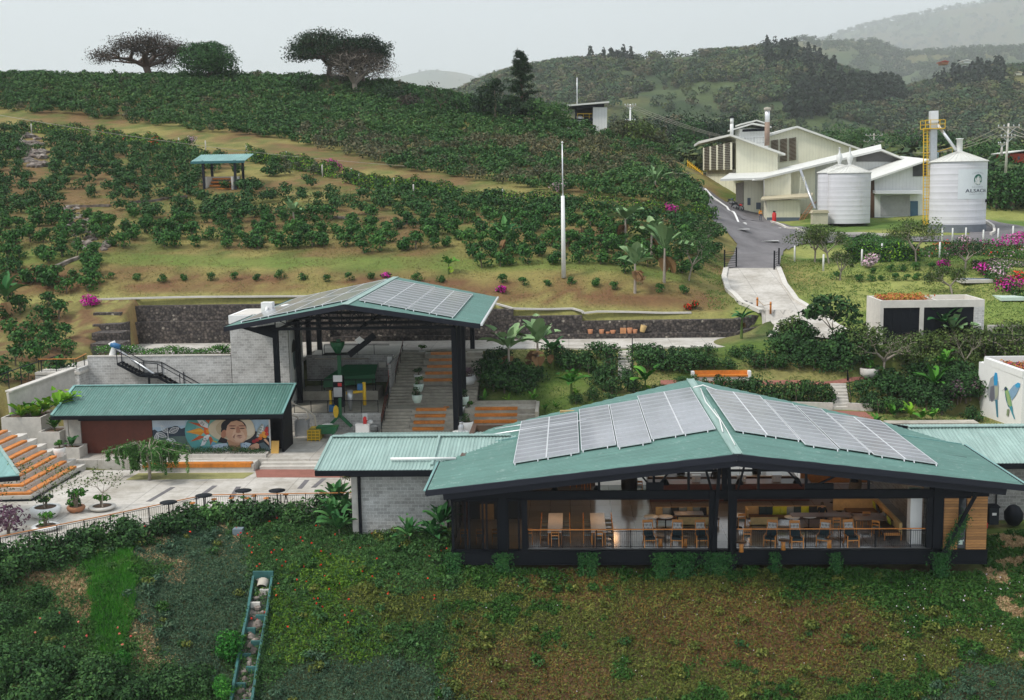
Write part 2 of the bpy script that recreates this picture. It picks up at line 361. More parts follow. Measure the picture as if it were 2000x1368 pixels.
HILL=TPS(pts3([(-150,605,107),(-150,520,117),(-150,400,138),(-150,260,188),(-150,168,240),(0,600,107),(0,545,112),(0,500,117),(0,400,140),(0,300,168),(0,238,190),(0,160,240),(200,594,107),(200,540,112),(200,500,117),(200,400,140),(200,300,170),(200,250,190),(200,160,240),(450,592,107),(450,540,112),(450,500,118),(450,400,140),(450,300,170),(450,240,195),(450,160,243),(700,594,107),(700,545,112),(700,490,120),(700,400,140),(700,330,162),(700,260,192),(700,200,225),(700,166,245),(900,600,107.5),(900,545,113),(900,480,121),(900,400,142),(900,340,163),(900,270,195),(850,188,240),(950,220,225),(1070,612,107.5),(1100,545,113),(1100,485,121),(1100,400,142),(1100,350,160),(1100,280,190),(1060,240,212),(1300,622,107.5),(1300,580,110.5),(1300,520,119),(1300,420,140),(1300,370,158),(1280,300,195),(1180,268,215),(1400,580,113),(1400,500,127),(1385,425,148),(1370,385,168),(1310,315,205),(1500,610,108),(1430,560,118),(1415,527,125),(1520,527,125),(1450,490,140),(1545,480,146),(1440,440,163),(1540,450,160),(1390,390,182),(1340,345,210),(1300,318,240),(1480,432,176),(1600,434,172),(1700,440,168),(1800,452,160),(1866,456,155),(1990,472,145),(1990,440,165),(2100,445,165),(2100,480,140),(1930,400,185),(1990,395,190),(1620,520,125),(1760,510,125),(1900,510,125),(2050,515,125),(1600,560,116),(1700,580,112),(1850,560,114),(1990,560,112),(2080,590,108),(1690,620,106),(1940,600,106)])+[(-94,300,38),(-42,300,36),(-10,290,34),(20,300,36),(60,300,34),(110,300,36),(-150,300,38),(-150,240,50),(-150,110,24),(130,110,18),(130,240,28),(100,210,26),(60,230,29),(40,215,29)],.5)
LOW=TPS(pts3([(-150,1368,50),(0,1368,50.5),(300,1368,51.5),(600,1368,52),(1000,1368,52.5),(1400,1368,52.5),(1700,1368,52.5),(2000,1368,52.5),(2150,1368,52.5),(0,1500,47),(600,1500,48),(1000,1500,48.5),(1500,1500,48.5),(2000,1500,48.5),(885,1112,59.8),(1150,1112,60),(1400,1112,60),(1650,1112,60),(1925,1108,60.5),(2000,1020,67),(1990,1100,60.5),(2100,1100,60),(690,1052,64.2),(790,1040,64.5),(880,1010,65),(650,1010,67.5),(540,1015,67.3),(400,1035,65.8),(250,1060,63.6),(100,1085,61.2),(0,1105,59.4),(-120,1120,57.5),(200,1150,57.5),(0,1200,56),(450,1200,57.3),(700,1200,56.6),(1000,1200,57),(1400,1200,57),(1800,1200,57)])+[(-22,70,10.7),(-30,68,10.7),(-16,73,10.7),(-25,76,10.7),(-32,78,10.7),(-20,84,11.2),(-28,84,11.2),(-15,88,11.2),(-8,80,11),(0,66,9.6),(10,66,9.6),(18,66,9.6),(0,76,10.6),(10,76,10.6),(20,76,10.6),(28,74,10.4),(34,70,10)]+pts3([(1010,740,95.5),(980,700,98.7),(1100,760,93.8),(1100,720,97),(1100,684,99.8),(1240,730,96),(1240,684,99.8),(1400,745,95),(1400,705,98),(1400,684,99.8),(1600,745,94.8),(1600,700,98),(1560,684,100),(1640,800,90.5),(1700,805,90),(1500,800,90.5),(1720,750,94.5),(1720,700,97.8),(1850,800,90),(1880,700,97),(1780,676,98.5),(1990,680,97),(2080,700,96),(1900,760,93)])+[(-5,91.8,13.0),(-5,95,14.4),(-5,99.5,15.9),(0,91,13.1),(4,90,12.9),(-3,86,11.6),(5,85,12),(12,85,12),(20,85,12.2),(28,84,12.2),(34,84,12),(36,92,14.5)]+[(-33,92,14),(-38,96,15.5),(-44,92,16.5),(-50,86,17),(-58,80,17.5),(-46,100,18.5),(-60,100,21),(-38,86,13),(-44,80,13.5),(-36,80,11.5),(-40,74,11.2),(-48,72,12.5),(-30,100,15.9),(-20,100,15.9),(-10,100,15.9),(-30,105,15.9),(-10,105,15.9),(-45,106,19.5),(-60,106,22),(3,104,15.9),(12,104,15.9),(20,104,15.9),(40,103,18),(50,100,18),(60,90,17),(50,78,14),(-70,106,23),(-70,80,18),(60,64,9),(-60,60,10)],.3)
PADS=[(-42,21.5,100.3,107.5,15.85),(-41,-22,92.5,101,15.85),(-38.2,-14,84.6,90.9,11.2),(-22,-14,87.6,96.4,11.3),(-22,-14,96.4,104,15.7),(-14.5,-7.2,86,91,11.2),(-14.5,-7.2,91,94.6,12.3),(-14.5,-7.2,94.6,100.4,13.7),(-8,-2,85.5,88.6,11.1),(-8,-2,88.6,90,12.1),(-8,-2,90,91.7,12.75),(-38.6,-5.8,78,85,11.0),(-33,-12.4,68.5,78.5,10.6),(-44,-33,60.8,78,10.6),(-6.6,21.4,60.3,80,10.4),(-6,20.6,79.5,82.5,10.8),(-12.5,-6,64.4,72,10.2),(21.4,33,67.7,74,10),(-45,-38,72,87,10.6),(28.6,34,77,91.6,11.7),(24.5,28.7,77,87,12.4)]
ROADC=pts3([(1468,500,133),(1469,527,125),(1474,545,120.5),(1494,572,114.5),(1526,597,110.2),(1552,620,107),(1575,640,104.2),(1500,662,103),(1610,655,102.3),(1680,672,99)])
_rc=np.array([np.array(a)*(1-k/12)+np.array(b)*k/12 for a,b in list(zip(ROADC[:6],ROADC[1:7]))+[(ROADC[6],ROADC[7]),(ROADC[6],ROADC[8]),(ROADC[8],ROADC[9])]for k in range(13)])
def zfun(x,y):
 x=np.asarray(x,float);y=np.asarray(y,float);z=np.array(_zf(x,y),float,ndmin=0)
 k=(x>10)&(x<34)&(y>94)&(y<138)&~((x<20.6)&(y>106.6)&(y<112))
 if np.any(k):
  q=np.stack([x[k],y[k]],-1)if x.ndim else np.array([[float(x),float(y)]]);d=np.hypot(q[:,None,0]-_rc[None,:,0],q[:,None,1]-_rc[None,:,1]);w=np.exp(-(d/1.6)**2)+1e-12
  zr=(w*_rc[None,:,2]).sum(1)/w.sum(1);t=1-ss(2.6,6,d.min(1));z0=z[k]if x.ndim else np.array([float(z)])
  r=z0*(1-t)+zr*t
  if x.ndim:z[k]=r
  else:z=r[0]
 return z
def _zf(x,y):
 x=np.asarray(x,float);y=np.asarray(y,float)
 gy=np.interp(x,[-47,-40.2,-40,22.0,25,27,34,60],[96,104,107.65,107.65,104,103,102,102])
 h=HILL(x,y);l=LOW(x,y);soft=np.interp(x,[-47,-41,-39.9,22,26,40],[5,2.5,.15,.15,3,4])
 t=ss(-1,1,(y-gy)/soft)
 for a,b,c,d,e in PADS:l=np.where((x>a)&(x<b)&(y>c)&(y<d),np.minimum(l,e),l)
 l=l+(fbm(x*.8,y*.8,5)-.5)*.35*(1-ss(58,62,y))
 return l*(1-t)+h*t+(fbm(x*.35,y*.35,3)-.5)*.5*ss(108,112,y)
def hit(px,py,y0=46,y1=300,step=.5):
 """where the photo ray meets the ground"""
 v=_d(px,py);v=v/v[1];Y=np.arange(y0,y1,step);z=CZ+v[2]*Y;g=zfun(v[0]*Y,Y);i=np.argmax(g>=z)
 if not(g>=z).any():i=len(Y)-1
 a=Y[max(i-1,0)];b=Y[i]
 for _ in range(14):
  m=(a+b)/2
  if zfun(v[0]*m,m)>=CZ+v[2]*m:b=m
  else:a=m
 return Vector((v[0]*b,b,float(zfun(v[0]*b,b))))
def ground(name,x0,x1,y0,y1,st,colfun,mat,zf=zfun,mask=None,skirt=None):
 xs=np.arange(x0,x1+st/2,st);ys=np.arange(y0,y1+st/2,st);X,Y=np.meshgrid(xs,ys);Z=zf(X,Y)
 V=np.c_[X.ravel(),Y.ravel(),Z.ravel()];nx=len(xs);ny=len(ys)
 i=np.arange(ny-1)[:,None]*nx+np.arange(nx-1)[None,:];Fq=np.c_[i.ravel(),i.ravel()+1,i.ravel()+nx+1,i.ravel()+nx]
 o=npmesh(name,V,Fq,mat,smooth=True);o['kind']='structure'
 C=colfun(V[:,0],V[:,1],V[:,2]);ca=o.data.color_attributes.new('soil_colour','FLOAT_COLOR','POINT')
 ca.data.foreach_set('color',np.c_[C,np.ones(len(C))].astype(np.float32).ravel());return o
def groundmat(name,bumps=.6,fine=3.0):
 t=NT(name);a=t.n('ShaderNodeVertexColor',layer_name='soil_colour');f=t.noise(fine,6,.7);g=t.noise(fine*6,4,.75)
 k=t.math('ADD',t.math('MULTIPLY',f,.6),t.math('MULTIPLY',g,.6))
 col=t.mix(1,a.outputs[0],t.ramp(k,[(.35,(.5,.5,.5)),(.6,(1,1,1)),(.8,(1.35,1.3,1.2))]),'MULTIPLY')
 t.bump(k,bumps,.15);return t.done(col,.95,0,.2)
M['ground']=groundmat('grassy soil');M['ground_far']=groundmat('far ground',.4,.05)
def C3(*c):return np.array(c)[None,:]
def lerpc(a,b,t):return a*(1-t[:,None])+b*t[:,None]
def col_hill(x,y,z):
 n=fbm(x*.12,y*.12,1);m=fbm(x*.5,y*.5,9);c=lerpc(C3(.18,.115,.05),C3(.24,.21,.07),ss(.35,.65,n))
 c=lerpc(c,C3(.09,.13,.03),ss(.45,.7,m)*.75)
 bank=(1-ss(2,3.6,np.abs(y-110.3)))*(x<24);c=lerpc(c,C3(.17,.09,.045),bank*ss(.3,.6,m))
 c=lerpc(c,C3(.13,.19,.04),(1-ss(1.0,2.2,np.abs(y-116.2)))*(x<12)*.7)
 c=lerpc(c,C3(.30,.30,.10),(1-ss(.8,1.6,np.abs(y-107.8)))*(x<24)*.8)
 r=ss(22,28,x+(m-.5)*5)*(1-ss(190,230,y));c=lerpc(c,lerpc(C3(.10,.17,.035),C3(.26,.28,.08),ss(.35,.65,n)),r)
 r2=ss(13,17,x)*(1-ss(112,118,y));c=lerpc(c,C3(.19,.25,.06),r2*(1-r)*.9)
 return c*(.85+.3*vnoise(x*2.3,y*2.3,4))[:,None]
def pjv(x,y,z):
 w=np.stack([x,y,np.asarray(z)-CZ],-1);d=w@_f;return 1000+F*(w@_R)/d,684-F*(w@_U)/d
def col_low(x,y,z):
 n=fbm(x*.2,y*.2,21);m=fbm(x*.7,y*.7,29)
 c=lerpc(C3(.07,.10,.03),C3(.17,.17,.06),ss(.35,.65,m))
 g=ss(78,82,y)*ss(-8,-4,x)*(1-ss(100,103,y));c=lerpc(c,lerpc(C3(.09,.145,.028),C3(.24,.225,.08),ss(.4,.68,n)),g)
 r=ss(98,101,y)*ss(20,24,x);c=lerpc(c,C3(.19,.25,.06),r)
 l=ss(80,84,y)*(1-ss(-37,-33,x));c=lerpc(c,lerpc(C3(.17,.10,.05),C3(.22,.20,.07),ss(.4,.6,m)),l)
 f=1-ss(60,62,y+(m-.5)*2)
 c=lerpc(c,lerpc(C3(.045,.055,.022),C3(.085,.062,.028),ss(-6,2,x+(n-.5)*8)*(1-ss(19,23,x))),f)
 u,v=pjv(x,y,z);u=u+(n-.5)*90+(m-.5)*60;v=v+(m-.5)*60
 for cx,cy,rx,ry,cc in((110,1130,85,26,(.36,.25,.13)),(150,1165,42,42,(.36,.25,.13)),(278,1240,18,75,(.36,.25,.13)),(360,1022,125,18,(.33,.20,.09)),(315,1080,14,48,(.33,.23,.12)),(215,1160,55,150,(.04,.13,.02)),(1120,1135,110,45,(.15,.085,.04)),(1500,1240,260,90,(.13,.07,.035)),(1060,1330,170,80,(.12,.07,.035))):c=lerpc(c,C3(*cc),np.clip(1.6-1.6*(((u-cx)/rx)**2+((v-cy)/ry)**2),0,1)*f)
 rg=ss(20,23,x)*(1-ss(74,78,y));c=lerpc(c,lerpc(C3(.10,.15,.03),C3(.36,.29,.12),ss(.45,.7,m)),rg*.9)
 return c*(.8+.4*vnoise(x*3.3,y*3.3,4))[:,None]
ground('hillside',-150,130,107.2,300.2,1.0,col_hill,M['ground'])
ground('garden_slope',-66,60,46,107.65,.45,col_low,M['ground'])
# ---- mountains: ridge lines given as (px, py) of the skyline at a distance
def ridge_mountain(name,D,prof,base,run,seed,col,res=(150,40),rough=.12,dy=0):
 """a long hill whose crest stands at distance D, falling towards the camera over 'run' metres"""
 P=[PY(px,py+dy,D)for px,py in prof];xs=[p.x for p in P];zs=[p.z for p in P]
 x=np.linspace(xs[0],xs[-1],res[0]);crest=np.interp(x,xs,zs);T=np.linspace(-.35,1,res[1]);X,TT=np.meshgrid(x,T)
 Y=D-TT*run;shp=np.where(TT<0,1-TT*TT*1.5+TT*.2,1-TT**1.25)
 XX=X*(Y/D);CR=np.broadcast_to(crest,X.shape);Z=base+(CR-base)*shp
 Z=Z+(fbm(XX/(run*.22),Y/(run*.22),seed,5)-.5)*(CR-base)*rough*4*np.clip(TT*1.5,0,1)*(1-np.clip(TT-.7,0,1)*2)
 V=np.c_[XX.ravel(),Y.ravel(),Z.ravel()];nx,ny=res
 i=np.arange(ny-1)[:,None]*nx+np.arange(nx-1)[None,:];Fq=np.c_[i.ravel(),i.ravel()+nx,i.ravel()+nx+1,i.ravel()+1]
 o=npmesh(name,V,Fq,M['ground_far'],smooth=True);o['kind']='structure'
 C=col(V[:,0],V[:,1]);ca=o.data.color_attributes.new('soil_colour','FLOAT_COLOR','POINT');ca.data.foreach_set('color',np.c_[C,np.ones(len(C))].astype(np.float32).ravel())
 return XX,Y,Z-1
def col_mt(s,sc,gold=.5):
 def f(x,y):
  n=fbm(x/sc,y/sc,s);m=fbm(x/sc*3.1,y/sc*3.1,s+5)
  c=lerpc(C3(.03,.055,.022),C3(.07,.10,.035),ss(.35,.6,m));c=lerpc(c,C3(.19,.18,.06)*gold*1.6,ss(.52,.62,n));return c
 return f
RA=ridge_mountain('near_mountain_slope',1150,[(560,420),(800,230),(905,172),(960,148),(1000,134),(1100,118),(1200,110),(1300,104),(1400,100),(1500,92),(1560,98),(1620,128),(1700,150),(1770,172),(1850,150),(1900,138),(1960,130),(2050,128),(2300,110)],10,600,3,col_mt(31,170,.5),(260,70),dy=10)
RB=ridge_mountain('middle_mountain',3600,[(700,330),(900,250),(1200,180),(1400,130),(1500,88),(1560,72),(1620,70),(1700,74),(1760,100),(1830,98),(1900,92),(2000,90),(2300,86)],20,1500,11,col_mt(47,380,.4),(160,40),dy=8)
RC=ridge_mountain('far_mountain',9800,[(500,330),(900,300),(1300,170),(1440,120),(1600,84),(1700,52),(1800,30),(1900,12),(2000,-12),(2300,-60)],40,4200,19,col_mt(57,900,.22),(150,40))
RD_=ridge_mountain('distant_hill',10500,[(-300,330),(300,300),(700,175),(780,150),(840,136),(900,142),(1000,170),(1200,250),(1500,400)],20,2200,23,col_mt(67,800,.3),(80,20))
# ---- valley floor sheet out to the horizon
def col_valley(x,y,z):
 n=fbm(x/60,y/60,71);return lerpc(C3(.03,.05,.02),C3(.09,.11,.04),ss(.4,.6,n))
def zval(x,y):return 14+(fbm(x/80,y/80,7)-.5)*8-5*ss(0,30,y)*0
ground('valley',-11000,11000,290,13000,160,col_valley,M['ground_far'],zf=lambda x,y:12+(fbm(x/90,y/90,7)-.5)*10)
# ---- roads and paths laid on the ground
def strip(name,L,R,mat,dz=.07,nsub=8,nl=6,kind='structure',zz=None):
 """L, R: photo points of both edges; the sheet follows the ground"""
 A=[hit(*p)for p in L]if len(L[0])==2 else[Vector(p)for p in L];B=[hit(*p)for p in R]if len(R[0])==2 else[Vector(p)for p in R]
 def dense(P):
  out=[]
  for a,b in zip(P[:-1],P[1:]):
   for k in range(nl):out.append(a.lerp(b,k/nl))
  return out+[P[-1]]
 A=dense(A);B=dense(B);V=[]
 for a,b in zip(A,B):
  for k in range(nsub+1):p=a.lerp(b,k/nsub);V.append((p.x,p.y,(float(zfun(p.x,p.y))if zz is None else zz)+dz))
 n=nsub+1;i=np.arange(len(A)-1)[:,None]*n+np.arange(nsub)[None,:];i=i.ravel();Fq=np.c_[i,i+1,i+n+1,i+n]
 V=np.array(V);o=npmesh(name,V,Fq,mat,smooth=True);o['kind']=kind;return o,A,B
_,ra,rb=strip('concrete_road',[(1418,527),(1414,545),(1422,570),(1448,595),(1487,612),(1512,640),(1498,662)],[(1520,527),(1533,560),(1555,590),(1590,612),(1632,640),(1700,668),(1790,690)],M['paving'],.17,12)
strip('asphalt_road',[(1418,527),(1432,500),(1440,478),(1420,455),(1388,428),(1378,400),(1356,378),(1330,352),(1306,330)],[(1522,527),(1530,492),(1560,474),(1580,462),(1560,446),(1478,440),(1420,398),(1382,372),(1342,345)],M['asphalt'],.12,12)
strip('factory_forecourt',[(1540,490),(1580,476),(1700,474),(1850,474),(2010,482)],[(1400,414),(1500,432),(1600,452),(1700,462),(2010,462)],M['asphalt'],.12,10)
strip('factory_yard',[(1390,392),(1450,430),(1510,436)],[(1440,395),(1500,424),(1520,430)],M['asphalt'],.16,6)
strip('side_road',[(1890,476),(1945,470),(2060,470)],[(1900,425),(1950,436),(2060,455)],M['asphalt'],.15,8)
# ---------------------------------------------------------------- roofs
def rib_sheet(mb,ribs,pitch=.2,amp=.035,th=.05,up=(0,0,1)):
 """ribs: list of (start, end) points, one per half rib; trapezoid corrugation, real thickness"""
 n=len(ribs);up=Vector(up);vs=[];fs=[]
 for i,(a,b)in enumerate(ribs):
  h=amp if(i%4 in(1,2))else 0
  for p in(a,b):vs.append(Vector(p)+up*h)
 for i,(a,b)in enumerate(ribs):
  for p in(a,b):vs.append(Vector(p)-up*th)
 for i in range(n-1):
  fs.append((2*i,2*i+1,2*i+3,2*i+2));k=2*n;fs.append((k+2*i,k+2*i+2,k+2*i+3,k+2*i+1))
  fs.append((2*i,2*i+2,k+2*i+2,k+2*i));fs.append((2*i+1,k+2*i+1,k+2*i+3,2*i+3))
 fs.append((0,2*n,2*n+1,1));fs.append((2*n-2,2*n-1,4*n-1,4*n-2))
 return mb.raw(vs,fs)
def slope_sheet(x0,x1,y0,z0,y1,z1,mb,pitch=.2,amp=.035):
 """roof plane whose ribs run along Y (down slope), from y0,z0 to y1,z1"""
 n=int((x1-x0)/pitch*4)+1;r=[((x0+(x1-x0)*i/(n-1),y0,z0),(x0+(x1-x0)*i/(n-1),y1,z1))for i in range(n)]
 return rib_sheet(mb,r,pitch,amp)
def interp(pts,y):return float(np.interp(y,[p[0]for p in pts],[p[1]for p in pts]))
def gable_half(mb,xr,zr,k,outer,rear,front,sgn,pitch=.3,amp=.035):
 """half of a gable whose ridge runs along Y; ribs run down slope along X.
    outer: [(y, x)] eave x by y; front/rear: the prow, (y at ridge, y at eave)"""
 ys0,ye0=front;ys1,ye1=rear;ymin=min(ys0,ye0);ymax=max(ys1,ye1);n=int((ymax-ymin)/pitch*4);r=[]
 for i in range(n+1):
  y=ymin+(ymax-ymin)*i/n;xe=interp(outer,min(max(y,ye0),ye1))
  w=abs(xe-xr);t0=0.0;t1=1.0
  if y<ye0:t1=max(0.0,(y-ys0)/(ye0-ys0))if ye0>ys0 else 1
  if y>ye1:t1=max(0.0,(ys1-y)/(ys1-ye1))if ys1>ye1 else 1
  a=(xr,y,zr);b=(xr+sgn*w*t1,y,zr-k*w*t1);r.append((a,b))
 return rib_sheet(mb,r,pitch,amp)
def fascia(mb,pts,h,t=.12,drop=0.0):
 for a,b in zip(pts[:-1],pts[1:]):
  a=Vector(a)-Vector((0,0,h/2+drop));b=Vector(b)-Vector((0,0,h/2+drop));mb.bar(a,b,t,h)
 return mb
CATS={}
# =============================================================== CAFE
cafe=empty('cafe_building',(8,60,11),0,'long open-fronted black steel cafe with two rows of solar panels on its green gable roof','cafe')
cafe.location=(0,0,0)
XR,ZR,KC=8.0,17.1,.16
m=MB();gable_half(m,XR,ZR,KC,[(58.2,-7.3),(67.4,-7.3),(67.5,-6.6),(71.6,-5.0)],(77.2,71.6),(55.4,58.2),-1)
gable_half(m,XR,ZR,KC,[(58.2,22.6),(67.2,22.6),(67.3,22.1),(71.2,19.2)],(77.2,71.2),(55.4,58.2),1)
roofc=m.build('roof',M['roof_gable'],cafe)
m=MB();m.bar((XR,55.35,ZR+.035),(XR,77.2,ZR+.035),.5,.03);m.bar((XR-.19,55.35,ZR+.06),(XR-.19,77.2,ZR+.06),.05,.05);m.bar((XR+.19,55.35,ZR+.06),(XR+.19,77.2,ZR+.06),.05,.05)
m.build('ridge_cap',M['roof_pale'],roofc)
zl=ZR-KC*(XR+7.3);zrr=ZR-KC*(22.6-XR)
m=MB();fascia(m,[(-7.35,58.15,zl),(XR,55.3,ZR),(22.65,58.15,zrr)],.30,.10,-.02);fascia(m,[(-6.5,58.45,zl-.02),(XR,55.6,ZR-.1),(21.8,58.45,zrr-.02)],.34,.10,.2)
m.bar((-7.36,58.15,zl-.1),(-7.36,67.4,zl-.1),.08,.28);m.bar((22.66,58.15,zrr-.1),(22.66,67.3,zrr-.1),.08,.28)
m.build('fascia',M['dark_fascia'],cafe)
m=MB()
for s,x0,xe in((-1,-7.42,-6.7),(1,22.72,22)):m.bar((x0,58.1,zl+.02 if s<0 else zrr+.02),(x0,67.4,zl+.02 if s<0 else zrr+.02),.12,.06)
m.bar((-7.2,67.4,zl+.06),(-.5,67.4,ZR-KC*(8.5)+.07),.07,.09);m.bar((22.5,67.3,zrr+.06),(17,67.3,ZR-KC*9+.07),.07,.09)
m.build('gutter',M['roof_teal'],cafe)
m=MB()
m.tube([(-6.2,69.4,ZR-KC*14.2+.1),(-3.0,69.1,ZR-KC*11+.12),(1,68.9,ZR-KC*7+.12)],.05,6);m.tube([(-4.6,71.0,ZR-KC*12.6+.08),(-1,70.7,ZR-KC*9+.1)],.03,6)
m.build('roof_pipe',M['alu'],roofc)
m=MB()
m.tube([(XR-.1,60,ZR+.12),(XR+.12,63,ZR+.16),(XR-.05,68,ZR+.2),(XR+.1,72,ZR+.3)],.035,6);m.tube([(XR+.1,57,ZR+.1),(XR+.16,60,ZR+.14),(XR+.2,66,ZR+.16)],.025,6)
m.tube([(XR-.3,72.3,ZR+.3),(XR+.3,72.6,ZR+.4),(XR+1.1,72.1,ZR+.15)],.05,6);m.build('ridge_cable',M['white_paint'],roofc)
def solar_group(parent,xr,zr,k,sgn,u0,u1,y0,y1,ncol,nrow,lift=.14,name='solar_panel'):
 """an array of panels on one roof plane: u is the distance from the ridge"""
 g=[]
 for c in range(ncol):
  a=u0+(u1-u0)*c/ncol;b=u0+(u1-u0)*(c+1)/ncol
  def P(u,y,h):return Vector((xr+sgn*u,y,zr-k*u+h))
  m=MB();m.m(M['alu'])
  for u in(a+.02,b-.02):m.bar(P(u,y0,lift),P(u,y1,lift),.035,.05)
  for r in range(nrow+1):y=y0+(y1-y0)*r/nrow;m.bar(P(a+.02,y,lift+.004),P(b-.02,y,lift+.004),.014,.05)
  m.m(M['solar']);m.prism([P(a+.03,y0+.02,lift-.01),P(b-.03,y0+.02,lift-.01),P(b-.03,y1-.02,lift-.01),P(a+.03,y1-.02,lift-.01)],None,(0,0,.02))
  o=m.build(name,None,parent)
  m=MB()
  for u in(a+.25*(b-a),b-.1):m.bar(P(u,y0-.1,.03),P(u,y0+.02,lift),.045,.03)
  for u in(a+.25*(b-a),b-.1):m.bar(P(u,y0,.06),P(u,y1,.06),.04,.06)
  m.build('mounting_rail',M['alu'],o)
for u0,u1,y0,y1,nc in((7.5,11.0,60.6,71.6,2),(5.55,7.4,61.0,72.4,1),(3.75,5.5,60.3,72.4,1),(.35,3.7,60.9,73.6,2)):
 solar_group(roofc,XR,ZR,KC,-1,u0,u1,y0,y1,nc,11)
for u0,u1,y0,y1,nc in((.62,4.0,60.7,73.6,2),(4.05,5.8,59.7,72.4,1),(5.9,7.5,60.1,72.0,1),(7.55,10.8,59.7,70.8,2)):
 solar_group(roofc,XR,ZR,KC,1,u0,u1,y0,y1,nc,11)
# ---- frame
x0c,x1c,zf=-6.25,21.5,11.0
m=MB();m.box(x0c,19.25,60,73.2,zf-.25,zf);flo=m.build('floor',M['tiles'],cafe)
m=MB();m.box(x0c-.05,x1c+.02,59.85,59.99,10.2,10.92);m.box(x0c-.05,x1c+.02,59.80,59.845,10.17,10.26);m.box(x0c-.05,x1c+.02,59.80,59.845,10.86,10.93)
m.box(x0c-.1,x0c,59.99,75,10.3,10.92);m.build('floor_beam',M['black_steel'],cafe)
m=MB();m.box(x0c-.05,20.6,59.88,60.12,13.72,14.12);m.box(x0c-.05,20.6,59.83,59.875,13.68,13.74);m.box(x0c-.05,20.6,59.83,59.875,14.08,14.15)
def ztop(x):return ZR-KC*abs(x-XR)-.42
for x in(-3.2,1.5,4.35,6.15,9.75,12.2,15.4,18.6):m.bar((x,60,14.1),(x,60,ztop(x)),.13,.13)
for a,b in((3.0,4.2),(4.5,6.0),(10.2,12.0),(12.5,15.0),(-2.9,1.2)):m.bar((a,60.02,ztop(a)-.05 if a in(3.0,10.2)else 14.25),(b,60.02,14.3 if a in(3.0,10.2)else ztop(b)-.1),.09,.09)
m.bar((7.35,60.05,14.1),(6.7,60.05,ztop(6.7)),.12,.12);m.bar((8.7,60.05,14.1),(9.3,60.05,ztop(9.3)),.1,.1);m.bar((8.0,60.0,14.1),(8.0,60.0,ztop(8)),.28,.2)
m.box(3.95,4.85,59.93,60.07,14.1,14.55);m.box(12.2,13.6,59.93,60.07,14.1,14.45)
for Yr in(63.5,67.5,71.2):
 m.bar((x0c,Yr,zl-.1),(XR,Yr,ZR-.28),.12,.2);m.bar((XR,Yr,ZR-.28),(21.5,Yr,zrr+.1),.12,.2);m.bar((x0c,Yr,14.3),(21.3,Yr,14.3),.1,.12)
 for x in(1.5,4.4,8.0,11.6,15.2):m.bar((x,Yr,14.3),(x,Yr,ztop(x)+.1),.07,.07)
m.build('roof_truss',M['black_steel'],cafe)
def col(name,xs,y,z0,z1,w=.3,extra=None):
 m=MB()
 for x in xs:m.box(x-w/2,x+w/2,y-.15,y+.15,z0,z1)
 if extra:extra(m)
 return m.build(name,M['black_steel'],cafe)
col('column',[-3.55],59.95,10.2,14.7,.42);col('column',[-2.42],59.98,10.2,13.7,.3)
def vb(m):
 m.bar((7.35,59.75,9.4),(7.75,59.7,16.3),.18,.12);m.bar((8.45,59.75,9.4),(8.15,59.7,16.3),.18,.12)
 m.bar((7.7,60.2,11),(8.05,60.2,13.6),.14,.14)
col('column',[7.42],59.95,9.2,14.1,.42);col('column',[8.42],59.95,9.2,14.1,.42)
for a_,b_ in(((7.35,59.75,9.4),(7.75,59.7,16.3)),((8.45,59.75,9.4),(8.15,59.7,16.3))):MB().bar(a_,b_,.18,.12).build('brace',M['black_steel'],cafe)
col('column',[18.95],59.95,9.2,14.6,.5)
MB().bar((19.2,59.55,10.9),(20.6,59.3,13.95),.16,.16).build('brace',M['black_steel'],cafe);MB().box(18.4,18.7,59.9,60.1,11,13.7).build('column',M['black_steel'],cafe)
for x in(-6.1,19.4):
 for y in(66,71.0):col('column',[x],y,10.9,14.7 if y<72 else 15.2,.22)
col('column',[3.7],73.5,11,16.2,.2);col('column',[12.3],73.5,11,16.2,.2)
# ---- glazed corner on the left
m=MB()
for x in(-6.2,-5.55,-5.35,-4.62,-4.42,-3.82,-3.3,-2.72):m.box(x-.05,x+.05,59.9,60.02,10.93,13.7)
for y in(60,62,64):m.box(-6.28,-6.2,y-.04,y+.04,10.93,13.7)
m.box(-6.27,-6.21,59.95,64.04,13.6,13.69)
m.box(-6.28,-2.6,59.9,60.02,13.6,13.7);m.box(-6.28,-2.6,59.9,60.02,10.93,11.0);wf=m.build('window_frame',M['black_steel'],cafe)
for a,b in((-6.15,-5.6),(-5.3,-4.67),(-4.37,-3.87),(-3.25,-2.77)):
 m=MB();m.box(a,b,59.95,59.965,11.0,13.6);m.build('window_pane',M['glass'],wf)
m=MB();m.box(-6.25,-6.235,60.05,64.8,11,13.6);m.build('window_pane',M['glass'],wf)
# ---- timber clad block on the right
m=MB();m.m(M['cladding']);m.box(19.25,19.98,59.9,60.05,10.93,13.75);m.box(20.42,21.45,59.9,60.05,10.93,13.75);m.box(21.35,21.45,60.05,67.3,10.93,13.75)
m.m(M['black_steel']);m.box(19.2,21.5,59.86,60.06,13.75,13.95);m.build('timber_wall',None,cafe)
m=MB();m.box(20.0,20.4,59.98,60.0,10.95,13.75);m.build('dark_window',M['dark_glass'],cafe)
m=MB();m.box(20.06,20.26,59.93,59.96,11.18,11.42);m.box(20.0,20.04,59.93,59.96,11.36,11.44);m.box(20.28,20.32,59.93,59.96,11.36,11.44);m.build('notice_plate',M['mint_pot'],cafe)
m=MB()
m.m(M['black_cloth']);m.box(-5.9,-2.5,65.6,65.75,11,14.2);m.m(M['wicker']);m.box(-3.6,-2.9,65.5,65.59,12.2,13.9);m.box(-5.2,-4.4,65.5,65.59,11.0,11.9);m.build('partition_wall',None,cafe)  # black face stands in for the dark interior behind the glass
